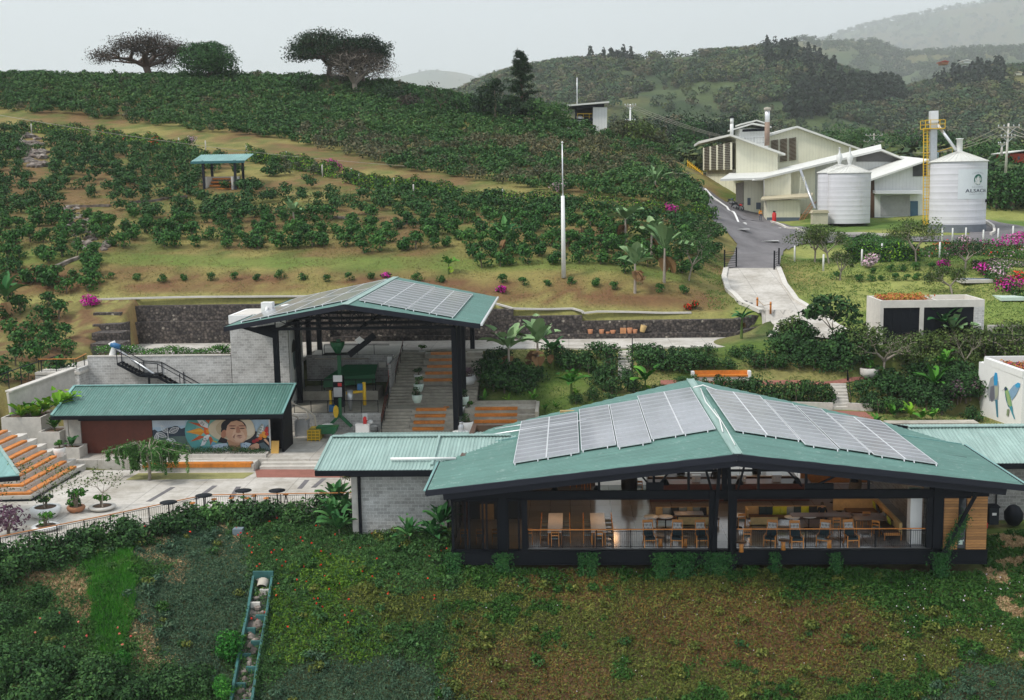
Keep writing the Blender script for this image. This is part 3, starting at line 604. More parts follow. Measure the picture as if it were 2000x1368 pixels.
m=MB();m.m(M['dark_wood']);m.box(-6.2,-5.9,64.9,74,11,14.9);m.m(M['wicker']);m.box(-.6,1.6,72.9,73.1,13.0,15.9);m.m(M['dark_wood']);m.box(-5.9,1.6,72.9,73.1,11.0,12.99);m.box(-5.9,-.61,72.9,73.1,13.0,15.0);m.m(M['wicker']);m.box(-5.9,-3.0,72.88,72.899,11.4,14.2);m.build('back_wall',None,cafe)
m=MB();m.m(M['white_paint']);m.box(17.75,18.35,60.6,61.2,11,13.9);m.build('white_column',None,cafe)
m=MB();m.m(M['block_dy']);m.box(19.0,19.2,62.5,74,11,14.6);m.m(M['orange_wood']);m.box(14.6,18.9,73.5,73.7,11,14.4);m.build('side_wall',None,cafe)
m=MB();m.tube([(17.0,69.5,11),(17.05,69.4,12.2),(16.95,69.5,13.6),(17.1,69.4,15.0)],[.42,.36,.33,.36],12);m.build('tree_trunk_column',M['bark'],cafe)
def railing(name,pts,h=1.0,step=.12,parent=None,top=None,post=1.8,base=.06,mat=None,r=.012,topw=.05):
 mt=mat or M['black_steel'];m=MB().m(top or M['orange_wood'])
 for a,b in zip(pts[:-1],pts[1:]):m.bar(Vector(a)+Vector((0,0,h)),Vector(b)+Vector((0,0,h)),topw+.01,topw)
 m.m(mt)
 for a,b in zip(pts[:-1],pts[1:]):
  a=Vector(a);b=Vector(b);L=(b-a).length
  for z in(base,h-.1):m.bar(a+Vector((0,0,z)),b+Vector((0,0,z)),.02,.025)
  if step:
   for i in range(int(L/step)+1):p=a.lerp(b,i*step/L);m.bar(p+Vector((0,0,base)),p+Vector((0,0,h-.1)),r,r)
  for i in range(int(L/post)+1):p=a.lerp(b,min(1,i*post/L));m.bar(p,p+Vector((0,0,h)),.045,.045)
 return m.build(name,None,parent)
railing('railing',[(-2.25,60.1,11.0),(7.2,60.1,11.0)],1.0,.11,cafe);railing('railing',[(8.65,60.1,11.0),(18.4,60.1,11.0)],1.0,.11,cafe)
ml=bpy.data.materials.new('lit lamp bulb');ml.use_nodes=True;pb=ml.node_tree.nodes['Principled BSDF'];pb.inputs['Emission Color'].default_value=(1,.42,.12,1);pb.inputs['Emission Strength'].default_value=9
lamps=[]
for i,(x,y)in enumerate(((-.85,62.8),(1.45,62.8),(5.3,64.2),(9.4,64.2),(12.6,64.4),(15.8,64.6),(-3.5,63),(2.6,69),(6.8,69.5),(11,69.5),(-4.3,69))):
 if not lamps:
  L=empty('pendant_lamp',(x,y,13.35));
  mm=MB().lathe([(.04,.32),(.10,.28),(.22,.04),(.24,0),(.22,0),(.09,.26),(.03,.30)],n=14,close=False);mm.build('lamp_shade',M['black_steel'],L)
  mm=MB().lathe([(.001,-.02),(.08,.0),(.10,.06),(.06,.14),(.001,.16)],n=10,close=False);mm.build('bulb',ml,L)
  mm=MB().tube([(0,0,.3),(0,0,.95)],.01,5);mm.build('cord',M['black_steel'],L)
 else:L=copy_tree(lamps[0],loc=(x,y,13.35))
 tag(L,'small black pendant lamp with a warm bulb hanging inside the open cafe','lamp','pendant lamps in the cafe')
 lt=bpy.data.lights.new('lamp light','POINT');lt.energy=20;lt.color=(1,.55,.25);lt.shadow_soft_size=.3
 lo=bpy.data.objects.new('lamp_light',lt);COL.objects.link(lo);lo.location=(x,y,13.2);lamps.append(L)
# =============================================================== left wing
wl=empty('cafe_side_wing',(0,0,0),0,'low grey block building with pale green corrugated roof left of the cafe','building')
XW0,XW1=-12.35,-5.2
m=MB();slope_sheet(-14.1,-2.6,63.3,14.48,68.1,15.32,m);slope_sheet(-14.1,-2.6,68.1,15.32,73.0,14.55,m);rw=m.build('roof',M['roof_pale'],wl)
m=MB();m.bar((-14.12,68.1,15.42),(-3.5,68.1,15.42),.4,.05);m.bar((-14.15,63.3,14.53),(-14.15,68.1,15.38),.16,.07);m.bar((-7.7,63.8,14.66),(-7.7,68.0,15.42),.14,.08);m.build('roof_trim',M['roof_pale'],rw)
m=MB();m.bar((-14.15,63.24,14.33),(-6.3,63.24,14.33),.1,.3);m.box(-12.5,-6.4,64.3,64.45,13.85,14.35);m.bar((-14.17,63.3,14.3),(-14.17,68.1,15.2),.06,.24);m.build('fascia',M['black_steel'],wl)
m=MB();m.tube([(-10.1,64.4,14.86),(-6.4,64.4,14.86)],.085,10);m.build('roof_pipe',M['white_paint'],rw)
m=MB();m.m(M['block_x']);m.box(-12.35,-6.3,64.5,64.7,9.4,14.2);m.m(M['block_y']);m.box(-12.35,-12.15,64.7,71.5,9.6,14.4);m.m(M['block_x']);m.box(-12.15,-6.3,71.5,71.7,9.6,14.4)
m.m(M['concrete']);m.box(-12.4,-12.0,64.45,64.499,9.4,13.85);m.build('wall',None,wl)
MB().box(-12.02,-11.86,64.3,64.46,9.2,14.2).build('column',M['black_steel'],wl);MB().box(-7.0,-6.9,64.38,64.46,9.6,13.9).build('downpipe',M['black_steel'],wl)
wr=empty('right_side_wing',(0,0,0),0,'low block building with corrugated roof right of the cafe behind the air conditioner','building')
m=MB();slope_sheet(20.5,33,66.6,13.85,71.0,15.02,m);slope_sheet(20.5,33,71.0,15.02,73.5,14.7,m);rw2=m.build('roof',M['roof_pale'],wr)
m=MB();m.bar((20.5,71.0,15.12),(33,71.0,15.12),.35,.05);m.build('ridge_cap',M['roof_pale'],rw2)
m=MB();m.bar((21.6,66.54,13.72),(33,66.54,13.72),.1,.28);m.box(21.6,33,67.9,68.0,13.2,13.75);m.build('fascia',M['black_steel'],wr)
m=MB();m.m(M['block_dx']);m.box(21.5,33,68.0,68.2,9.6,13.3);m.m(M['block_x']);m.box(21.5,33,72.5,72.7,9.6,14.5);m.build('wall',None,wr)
m=MB();m.box(24.9,33,67.93,67.995,13.25,13.6);m.build('window_band',M['yellow'],wr);m=MB();m.box(25.3,25.9,67.95,67.99,12.2,12.7);m.build('wall_box',M['white_paint'],wr)
m=MB();m.box(24.78,24.84,67.9,67.99,9.8,13.3);m.build('downpipe',M['black_steel'],wr)
# =============================================================== pavilion
pav=empty('pavilion',(0,0,0),0,'tall open pavilion with green gable roof and solar panels over the coffee machinery','pavilion')
XP,ZP,KP=-15.6,21.96,.19
m=MB();gable_half(m,XP,ZP,KP,[(83.5,-24.85),(103.9,-24.85)],(106,103.9),(81.2,83.5),-1);gable_half(m,XP,ZP,KP,[(83.5,-6.35),(103.9,-6.35)],(106,103.9),(81.2,83.5),1);rp=m.build('roof',M['roof_gable'],pav)
m=MB();m.bar((XP,81.15,ZP+.03),(XP,106,ZP+.03),.55,.03);m.build('ridge_cap',M['roof_pale'],rp)
ze=ZP-KP*9.25
m=MB();fascia(m,[(-24.9,83.45,ze),(XP,81.12,ZP),(-6.3,83.45,ze)],.34,.1,-.02);m.bar((-24.9,83.4,ze-.1),(-24.9,103.9,ze-.1),.08,.3);m.build('fascia',M['dark_fascia'],pav)
m=MB();m.bar((-6.22,83.4,ze-.02),(-6.22,103.9,ze-.02),.16,.16);m.build('gutter',M['alu'],pav)
solar_group(rp,XP,ZP,KP,1,.5,4.0,84.0,102.2,2,11);solar_group(rp,XP,ZP,KP,1,4.05,7.35,83.9,101.6,2,11)
solar_group(rp,XP,ZP,KP,-1,.3,8.3,84.2,102.6,4,2)
PX0,PX1=-21.75,-8.45
m=MB()
for Yr in(85.8,89.3,92.8,96.8,101.0):
 zb=19.75;m.bar((PX0,Yr,zb),(PX1,Yr,zb),.16,.22);m.bar((-24.6,Yr,ze-.15),(XP,Yr,ZP-.25),.12,.2);m.bar((XP,Yr,ZP-.25),(-6.6,Yr,ze-.15),.12,.2)
 for i in range(9):
  x=PX0+(PX1-PX0)*i/8;x2=PX0+(PX1-PX0)*(i+1)/8;zt=ZP-KP*abs(x-XP)-.3
  m.bar((x,Yr,zb),(x,Yr,zt),.07,.07)
  if i<8:m.bar((x,Yr+.01,zb if i%2 else zt),(x2,Yr+.01,(ZP-KP*abs(x2-XP)-.3)if i%2 else zb),.06,.06)
for x in(PX0,PX1,XP):m.bar((x,85.8,19.6),(x,101,19.6),.14,.2)
m.prism([(-24.2,85.8,19.8),(-21.75,85.8,20.1),(-21.75,85.8,19.0)],None,(0,.12,0))
m.bar((-24.6,85.8,19.9),(-21.7,85.8,19.75),.12,.14)
m.build('roof_truss',M['black_steel'],pav)
for x,y,z in((PX1,85.8,11.4),(PX1,89.3,12.4),(PX1,92.8,12.9),(PX1+.1,101.0,15.9),(PX0,85.8,11.4),(PX0,92.8,12.8),(PX0,96.8,12.8),(PX0,101,15.9)):
 m=MB();m.box(x-.19,x+.19,y-.19,y+.19,z,19.7)
 m.build('column',M['black_steel'],pav)
 if x>-10 and y>88:MB().bar((x,y,z+.6),(x,y+2.5 if y<95 else y-2.5,18.6),.1,.1).build('brace',M['black_steel'],pav)
# =============================================================== grey block walls
tw=empty('block_tower',(0,0,0),0,'tall grey block tower with a white rim and ventilator, left end of the open pavilion','tower')
m=MB();m.m(M['block_x']);m.box(-26.7,-22.1,91.0,91.2,11.4,19.6);m.m(M['block_y']);m.box(-22.3,-22.1,91.2,96,11.4,19.6);m.box(-26.7,-26.5,91.2,96,11.4,19.6);m.m(M['block_x']);m.box(-26.5,-22.3,95.8,96,16,19.6)
m.m(M['white_paint']);m.box(-26.75,-22.05,90.95,96.05,19.6,20.25);m.build('wall',None,tw)
m=MB();m.box(-26.4,-22.4,91.3,95.7,20.25,20.3);m.build('roof_slab',M['concrete_light'],tw)
m=MB();m.box(-24.5,-23.6,92.4,93.2,20.3,21.1);m.tube([(-24.0,92.35,20.7),(-24.0,92.0,20.4)],.12,8);m.build('ventilator',M['white_paint'],tw)
m=MB();m.lathe([(.6,0),(.6,.2),(.45,.42),(.1,.5)],(-22.8,94,20.3),14);m.build('dome_vent',M['white_paint'],tw)
m=MB();m.m(M['white_paint']);m.box(-22.095,-22.07,91.3,94.3,11.6,19.3);m.m(M['grey_cloth']);m.lathe([(.001,-1.1),(.5,-.7),(.7,0),(.5,.8),(.001,1.2)],(0,0,0),12)
V=[(-22.06,92.7+.55*cos(t),16.6+1.0*sin(t))for t in np.linspace(0,2*pi,20,endpoint=False)];m.v=m.v[:8];m.f=m.f[:6];m.mi=m.mi[:6];m.sm=m.sm[:6];m.prism(V,None,(.01,0,0))
m.m(M['hair']);V=[(-22.045,92.7+.75*cos(t)-.1,17.0+1.1*sin(t))for t in np.linspace(0.1,pi-.1,12)];m.prism(V,None,(.01,0,0));m.m(M['alu']);m.box(-22.06,-22.03,91.4,91.5,11.6,19.2);m.box(-22.06,-22.03,94.1,94.2,11.6,19.2)
m.build('side_mural',None,tw)
rwall=empty('retaining_wall',(0,0,0),0,'long grey block retaining wall behind the black metal stair','wall')
m=MB();m.m(M['block_x']);m.box(-38.3,-26.75,91.0,91.25,11.2,17.05);m.box(-41.8,-38.5,89.2,89.45,11.2,15.9);m.m(M['block_y']);m.box(-38.5,-38.3,89.2,91.25,11.2,16.4)
m.m(M['concrete']);m.box(-41.8,-38.2,89.15,92.5,15.95,16.15);m.box(-38.3,-26.75,90.96,91.3,17.05,17.15);m.build('wall',None,rwall)
m=MB();m.box(-38.2,-26.8,91.35,93.0,16.2,17.0);m.build('planter_soil',M['soil'],rwall)
dk=empty('machine_terrace',(0,0,0),0,'two grey block terraces with low railings carrying the coffee machinery','terrace')
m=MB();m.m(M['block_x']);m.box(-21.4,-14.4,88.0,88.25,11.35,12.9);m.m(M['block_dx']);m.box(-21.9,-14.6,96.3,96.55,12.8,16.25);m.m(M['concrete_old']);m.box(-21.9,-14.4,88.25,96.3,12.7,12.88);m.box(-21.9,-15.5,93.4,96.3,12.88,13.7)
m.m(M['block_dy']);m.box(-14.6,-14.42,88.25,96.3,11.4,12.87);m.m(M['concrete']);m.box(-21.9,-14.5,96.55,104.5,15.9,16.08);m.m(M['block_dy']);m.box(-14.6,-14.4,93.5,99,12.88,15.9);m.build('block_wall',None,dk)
railing('railing',[(-21.2,88.4,12.88),(-14.7,88.4,12.88)],.95,0,dk,M['black_steel'],1.3);railing('railing',[(-21.5,93.5,13.7),(-15.6,93.5,13.7)],.95,0,dk,M['black_steel'],1.4);railing('railing',[(-20.5,97.0,16.08),(-15,97.0,16.08)],.95,0,dk,M['black_steel'],1.4)
railing('railing',[(-14.3,87.2,11.8),(-14.3,89.6,12.95)],.95,.14,dk,M['rust'],1.2);railing('railing',[(-14.5,91,13.1),(-14.5,93.2,14.0)],.95,.14,dk,M['rust'],1.2)
# =============================================================== plaza, steps, amphitheatre
def slab(name,pts,z,th,mat,kind='structure'):
 m=MB();m.prism([(p[0],p[1],z-th)for p in pts],None,(0,0,th));o=m.build(name,mat);o['kind']=kind;return o
slab('lower_plaza',[(-44,56.0),(-33.5,56.2),(-30.5,58.9),(-25.4,63.6),(-21.8,67.2),(-12.4,67.5),(-12.4,78.0),(-44,78.0)],11.0,.5,M['paving'])
slab('upper_plaza',[(-38.6,78.9),(-12.4,78.9),(-5.8,78.9),(-5.8,88),(-14.2,88),(-22.0,88.1),(-22.0,91),(-38.6,91)],11.5,.7,M['paving'])
slab('mid_step',[(-21.3,78.45),(-14.0,78.45),(-14.0,78.9),(-21.3,78.9)],11.33,.5,M['concrete']);slab('low_step',[(-21.3,78.0),(-14.0,78.0),(-14.0,78.45),(-21.3,78.45)],11.17,.4,M['concrete'])
slab('planter_kerb',[(-29.5,77.4),(-21.6,77.4),(-21.6,78.9),(-29.5,78.9)],11.47,.6,M['concrete'])
slab('red_paving',[(-20.9,75.7),(-14.3,75.5),(-14.3,77.7),(-21.6,77.9)],11.02,.1,M['brick_path'])
slab('lawn_strip',[(-29.6,75.2),(-21.7,75.4),(-21.4,77.0),(-29.4,77.0)],11.02,.1,simple('pale turf',(.28,.27,.10),.95,0,.35,5,.3))
for a,b in(((290,980),(338,952)),((382,976),(420,949)),((450,975),(466,951)),((585,955),(600,938)),((612,953),(633,935))):
 p=PZ(*a,11);q=PZ(*b,11);slab('paving_band',[(p.x-.16,p.y),(p.x+.16,p.y),(q.x+.16,q.y),(q.x-.16,q.y)],11.012,.05,M['asphalt'])
slab('rear_courtyard',[(-5.8,84.4),(-5.8,73.21),(20.5,73.21),(20.5,81.5),(8,83.5)],10.99,.3,M['concrete_light'])
slab('upper_path',[(-42,100.8),(-8,100.8),(12,100.6),(21,100.4),(24.5,103.6),(22.5,107.2),(-40,107.2)],16.02,.3,M['paving'])
slab('path_over_wall',[(-42,93.0),(-22.2,93.0),(-22.2,100.8),(-42,100.8)],16.02,.3,M['concrete_light'])
st=empty('amphitheatre_stair',(0,0,0),0,'broad weathered concrete stair with orange bench rows rising beside the pavilion columns','stairs')
m=MB()
def flight(m,x0,x1,y0,y1,z0,z1,n):
 for i in range(n):m.box(x0,x1,y0+(y1-y0)*i/n,y1,z0+(z1-z0)*i/n-(.4 if i==0 else 0),z0+(z1-z0)*(i+1)/n)
X0,X1,X2,X3=-14.38,-12.2,-8.7,-7.35
flight(m,X0,X1,86.6,90.0,11.5,12.9,8);flight(m,X0,X3,91.4,93.8,12.9,13.95,6);flight(m,X0,X1,94.4,99.6,13.95,16.0,12)
flight(m,X1+.01,X2,86.9,90.0,11.5,12.9,4);flight(m,X1+.01,X2,94.4,99.2,13.95,16.0,5);flight(m,X2+.01,X3,94.4,99.6,13.95,16.0,6)
m.box(X0,-2.6,90.0,91.4,12.4,12.9);m.box(X0,X3,93.8,94.4,13.4,13.95);flight(m,X2+.6,-2.6,87.4,90.0,11.4,12.9,4);m.box(-2.6,-2.35,87,91.5,11.2,13.1);m.box(X3,-2.6,91.4,91.6,12.9,13.15)
m.build('concrete_steps',M['concrete_old'],st)
def bench_plank(x0,x1,y,z,parent,n=1):m=MB();m.box(x0,x1,y-.02,y+.3,z+.02,z+.12);m.box(x0+.02,x1-.02,y-.05,y-.021,z-.09,z+.115);m.build('bench_seat',M['orange_wood'],parent)
for i in range(5):bench_plank(-11.9+.05*i,-9.35,94.4+4.8*i/5,13.95+2.05*(i+1)/5,st)
for i in range(4):bench_plank(-11.9,-9.5,86.9+3.1*i/4,11.5+1.4*(i+1)/4,st)
for i in range(4):bench_plank(-7.3,-4.0,87.4+2.6*i/4,11.4+1.5*(i+1)/4,st)
railing('handrail',[(-14.2,86.7,11.6),(-14.2,90.2,13.1)],.9,0,st,M['rust'],1.7,.5)
railing('handrail',[(-14.2,94.5,14.1),(-14.2,99.6,16.1)],.9,0,st,M['rust'],1.7,.5)
# =============================================================== gabion walls
gb=empty('gabion_wall',(0,0,0),0,'long dark stone gabion retaining wall in two tiers behind the upper path','wall')
def wallseg(m,x0,x1,y0,y1,z0,z1):m.box(x0,x1,y0,y1,z0,z1)
Yg=107.2
def zt(px,py,Y=Yg):return PY(px,py,Y).z
m=MB();xs=[(-39.9,600),(-24,592),(-8.6,592)]
xa=PY(235,600,Yg).x;xb=PY(960,604,Yg).x;xc=PY(1002,604,Yg).x;xd=PY(1137,617,Yg).x;xe=PY(1440,624,Yg).x
m.box(xa,xb,Yg,Yg+1,15.8,zt(600,594));m.box(xb,xc,Yg,Yg+1,15.8,zt(980,605));m.box(xc,xd,Yg,Yg+1,15.8,zt(1070,618));m.box(xd,xe,Yg,Yg+1,15.8,zt(1290,626))
m.build('upper_tier',M['gabion'],gb)
m=MB();m.box(xa,-22,Yg-.55,Yg,15.8,zt(400,627));m.box(-22,xe,Yg-.55,Yg,15.8,zt(1200,651))
P0=Vector((xe,Yg));prev=P0;zz=zt(1430,651)
cur=[(xe,Yg,zt(1290,626)),(xe+1.6,Yg+.5,17.9),(xe+2.8,Yg+1.4,17.7),(xe+3.8,Yg+2.6,17.6)]
m.build('lower_tier',M['gabion'],gb)
m=MB()
for(x0,y0,z0),(x1,y1,z1)in zip(cur[:-1],cur[1:]):
 m.prism([(x0,y0,15.6),(x1,y1,15.6),(x1,y1,z1),(x0,y0,z0)],None,(-.35,.7,0));m.prism([(x0+.1,y0-.55,15.6),(x1+.5,y1-.35,15.6),(x1+.5,y1-.35,z1-1.0),(x0+.1,y0-.55,z0-1.05)],None,(-.2,.5,0))
m.build('curved_end',M['gabion'],gb)
m=MB()
for i,(px,pyt,pyb,Y)in enumerate(((207,611,625,105),(206,634,646,103),(205,651,662,101),(203,672,688,98.5))):
 p=PY(px,pyt,Y);x1=PY(236,pyt,Y).x;m.box(p.x-1.2,x1,Y,Y+2.2,15.6,p.z)
m.build('stepped_end',M['gabion'],gb)
m=MB()
for a,b in(((190,586),(590,580)),((590,580),(960,592)),((960,592),(1002,604)),((1002,604),(1118,604)),((1118,604),(1140,613)),((1140,613),(1350,612))):
 p=hit(*a);q=hit(*b);n_=8
 for i in range(n_):
  u=p.lerp(q,i/n_);v=p.lerp(q,(i+1)/n_);m.bar((u.x,u.y,float(zfun(u.x,u.y))+.05),(v.x,v.y,float(zfun(v.x,v.y))+.05),.25,.16)
m.build('drain_kerb',M['concrete_light'],gb)
# =============================================================== cafe furniture
def dup_things(proto,spots,labels,group):
 out=[]
 for i,(x,y,z,rz)in enumerate(spots):
  o=proto if i==0 else copy_tree(proto)
  o.location=(x,y,z);o.rotation_euler[2]=rz
  o['label']=labels[i]if isinstance(labels,(list,tuple))else labels;o['group']=group;out.append(o)
 return out
def dining_chair():
 t=empty('dining_chair',cat='chair')
 for sx in(-1,1):
  MB().bar((sx*.2,-.2,0),(sx*.2,-.2,.44),.04).build('leg',M['chair_wood'],t);MB().bar((sx*.2,.22,0),(sx*.19,.2,.86),.04).build('leg',M['chair_wood'],t)
 MB().box(-.22,.22,-.22,.2,.43,.48).build('seat',M['grey_cloth'],t)
 m=MB();m.box(-.2,.2,.17,.21,.76,.88);m.box(-.2,.2,.175,.205,.6,.66);m.build('backrest',M['chair_wood'],t)
 return t
def lounge_chair(cush):
 """open-armed wooden chair with a tall woven back, facing local -Y (towards camera)"""
 t=empty('lounge_chair',cat='chair')
 for sx in(-1,1):
  MB().bar((sx*.3,-.34,0),(sx*.3,-.3,.6),.045,.055).build('leg',M['chair_wood'],t)
  MB().bar((sx*.28,.42,0),(sx*.25,.1,.5),.045,.055).build('leg',M['chair_wood'],t)
  MB().bar((sx*.3,-.36,.6),(sx*.3,.3,.58),.06,.03).build('armrest',M['chair_wood'],t)
 MB().box(-.28,.28,-.32,.26,.34,.40).build('seat_frame',M['chair_wood'],t)
 m=MB();m.box(-.26,.26,-.32,.22,.405,.5);m.build('seat_cushion',cush,t)
 m=MB().m(M['chair_wood'])
 for sx in(-1,1):m.bar((sx*.27,.2,.38),(sx*.25,.5,1.2),.045,.05)
 m.bar((-.28,.5,1.2),(.28,.5,1.2),.04,.14);m.bar((-.27,.33,.76),(.27,.33,.76),.04,.04);b=m.build('back_frame',None,t)
 m=MB().m(M['marble'])
 for i in range(7):
  x=-.22+.44*i/6;m.bar((x,.37,.8),(x+(.06 if i%2 else-.06),.47,1.12),.022,.012)
  m.bar((x,.37,.8),(x-(.06 if i%2 else-.06),.47,1.12),.022,.012)
 m.m(M['black_cloth']);m.prism([(-.24,.385,.78),(.24,.385,.78),(.24,.49,1.14),(-.24,.49,1.14)],None,(0,.02,0));m.build('woven_back',None,b)
 m=MB();m.prism([(-.24,.24,.5),(.24,.24,.5),(.23,.35,.78),(-.23,.35,.78)],None,(0,-.09,.03));m.build('back_cushion',M['navy_cloth'],t)
 return t
dc=dining_chair();tables=[]
def dining_table():
 t=empty('dining_table',cat='table');MB().box(-.40,.40,-1.8,1.8,.71,.75).build('tabletop',M['marble'],t)
 m=MB();m.box(-.38,.38,-1.78,1.78,.66,.709);m.build('apron',M['chair_wood'],t)
 for sx in(-1,1):
  for sy in(-1,1):MB().bar((sx*.35,sy*1.7,0),(sx*.35,sy*1.7,.70),.06).build('leg',M['chair_wood'],t)
 return t
dt=dining_table()
dup_things(dt,[(-.83,62.35,11,0),(1.48,62.35,11,0)],['long dining table with a polished top nearest the dark left columns of the cafe','second long dining table from the left, nearer the middle of the cafe railing'],'long dining tables')
sp=[];lb=[]
for ti,tx in enumerate((-.83,1.48)):
 for k,y in enumerate((61.1,61.95,62.8,63.6)):
  for s in(-1,1):sp.append((tx+s*.58,y,11,-s*pi/2));lb.append('wooden dining chair, %s side of the %s long table, %s from the railing'%('left' if s<0 else 'right',('left','right')[ti],('nearest','second','third','farthest')[k]))
 sp.append((tx,60.45,11,pi));lb.append('wooden dining chair at the railing end of the %s long dining table'%('left','right')[ti])
dup_things(dc,sp,lb,'chairs at the long dining tables')
lc1=lounge_chair(M['navy_cloth']);lc2=lounge_chair(M['grey_cloth'])
S=[(1268,1066,.1,'leftmost of them by the railing'),(1322,1066,-.15,'second from the left by the railing'),(1370,1066,.05,'beside the double black column, left side'),(1505,1066,-.35,'turned to the right before the small cane sofa'),(1555,1068,.02,'near the middle of the right bay'),(1662,1066,.12,'rightmost by the railing, before the bare tiled floor')]
dup_things(lc1,[(*PZ(px,py,11)[:2],11,a)for px,py,a,_ in S],['wooden lounge chair with a woven back, '+q for*_,q in S],'wooden lounge chairs')
lc2x=PZ(1608,1066,11);dup_things(lc2,[(lc2x.x,lc2x.y,11,-.4)],['wooden lounge chair with grey seat cushion, turned to the right, among dark-cushioned ones'],'wooden lounge chairs')
c2=[]
for px,py,rz,q in((1448,1032,pi,'small wooden chair under the round table beside the double column'),(1458,1064,pi,'low grey slatted chair in the right bay at the railing by the column'),(1632,1040,pi,'wooden chair at the right end of the long dark table'),(1712,1046,2.6,'wooden chair drawn up to the dark table before the corner sofa'),(1690,1028,pi,'wooden chair at the far side of the dark table by the corner sofa'),(1120,952,0,'wooden chair in the dim rear left of the cafe'),(1145,955,.4,'second wooden chair in the dim rear left of the cafe'),(1058,950,.3,'wooden chair by the rear partition of the cafe'),(1248,965,pi,'dark chair alone on the bright rear tiles')):
 c2.append((*PZ(px,py,11)[:2],11,rz,q))
for x,y,z,rz,q in c2:c=copy_tree(dc,loc=(x,y,z),rz=rz,label=q);c['group']='loose wooden chairs'
for i in range(4):c=copy_tree(dc,loc=(-5.7+.85*i+(.9 if i==3 else 0),60.9,11),rz=pi,label='pale stacked wooden chair behind the dark glazing, number %s from the cafe corner'%('one','two','three','four')[i]);c['group']='chairs behind the glass'
def round_table(r=.42,h=.72):
 t=empty('round_table',cat='table');MB().lathe([(r-.02,h-.03),(r,h-.015),(r,h),(.001,h+.002)],n=24,close=False).build('tabletop',M['marble'],t)
 MB().lathe([(.05,0),(.03,.1),(.03,h-.03)],n=8).build('pedestal',M['black_steel'],t);MB().lathe([(.26,0),(.26,.02),(.06,.06)],n=16).build('base',M['black_steel'],t);return t
rt=round_table();S=[(1272,1009,'left of the pair by the cane sofa'),(1300,1009,'right of the pair by the cane sofa'),(1441,1006,'small, beside the double column in the right bay'),(1547,1010,'larger, in the middle of the right bay'),(1580,1008,'by the seated person and dark cushions')]
dup_things(rt,[(*PZ(px,py,11.72)[:2],11,0)for px,py,_ in S],['round white topped cafe table '+q for*_,q in S],'round white tables')
def dark_table(name,px,py,L,Wd,label,warm=True):
 p=PZ(px,py,11.72);t=empty(name,(p.x,p.y,11),0,label,'table');MB().box(-L/2,L/2,-Wd/2,Wd/2,.68,.74).build('tabletop',M['dark_wood'],t)
 for sx in(-1,1):
  for sy in(-1,1):MB().bar((sx*(L/2-.08),sy*(Wd/2-.08),0),(sx*(L/2-.08),sy*(Wd/2-.08),.68),.05).build('leg',M['chair_wood'],t)
 return t
dark_table('wooden_table',1605,1006,3.4,.8,'long dark wooden table before the sofa with lime cushions');dark_table('wooden_table',1705,1010,2.2,1.3,'dark wooden table in front of the long corner sofa');dark_table('wooden_table',1345,1003,1.6,.9,'low dark wooden table before the cane sofa left of the double column')
for i,(px,py)in enumerate(((1290,1068),(1338,1068),(1448,1078),(1530,1074),(1620,1070))):
 p=PZ(px,py-18,11.5);t=empty('side_table',(p.x,p.y,11),0,'small wooden drum side table, %s along the cafe railing'%('first','second','third','fourth','fifth')[i],'table','side tables by the railing');MB().lathe([(.26,.5),(.27,.53),(.001,.535)],n=16,close=False).build('tabletop',M['dark_wood'],t);MB().lathe([(.13,0),(.1,.25),(.13,.5)],n=10).build('base',M['chair_wood'],t)
def cushion(name,loc,col,label,w=.48,tilt=.25,group='cushions on the cafe sofas',rz=0):
 m=MB();n=6;vs=[]
 V=[];Fq=[]
 for s in(1,-1):
  for i in range(n+1):
   for j in range(n+1):
    a=i/n*2-1;b=j/n*2-1;k=(1-a*a)**.4*(1-b*b)**.4;V.append((a*w/2*(1-.06*(1-b*b)),s*.09*k,b*w/2*(1-.06*(1-a*a))))
 q=(n+1)**2
 for i in range(n):
  for j in range(n):
   k=i*(n+1)+j;Fq.append((k,k+1,k+n+2,k+n+1));Fq.append((q+k,q+k+n+1,q+k+n+2,q+k+1))
 m.raw(V,Fq,True);o=m.build(name,col);o.location=loc;o.rotation_euler=(-tilt,0,rz);return tag(o,label,'cushion',group)
def sofa(name,x0,x1,y0,y1,label,back='y1',legs=True,h=.85):
 t=empty(name,((x0+x1)/2,(y0+y1)/2,11),0,label,'sofa');t.location=(0,0,0)
 m=MB().box(x0,x1,y0,y1,11.3,11.42);m.build('seat',M['dark_wood']if back!='y0' else M['wicker'],t)
 m=MB()
 if 'y1' in back:m.box(x0,x1,y1-.08,y1,11.3,11+h)
 if 'y0' in back:m.box(x0,x1,y0,y0+.06,11.32,11+h-.02)
 if 'x0' in back:m.box(x0,x0+.08,y0,y1-.081,11.3,11+h)
 if 'x1' in back:m.box(x1-.08,x1,y0,y1-.081,11.3,11+h)
 m.build('backrest',M['wicker'],t)
 for x in(x0+.05,x1-.05):
  for y in(y0+.05,y1-.05):MB().bar((x,y,11),(x,y,11.3),.05).build('leg',M['chair_wood'],t)
 return t
p0=PZ(1272,1008,11.0)
xa=PZ(1282,1008,11.1).x;Ys=PZ(1330,992,11.8).y;xb=PZ(1378,1008,11.1).x
sofa('cane_sofa',xa-.1,xb+.6,Ys-.8,Ys,'long woven cane sofa with grey and black cushions left of the double column')
Yb=PZ(1350,1012,11.8).y;sofa('cane_bench',PY(1325,1030,Yb).x,PY(1380,1030,Yb).x+.2,Yb,Yb+.6,'low woven cane bench seen from behind, left bay of the cafe',back='y0')
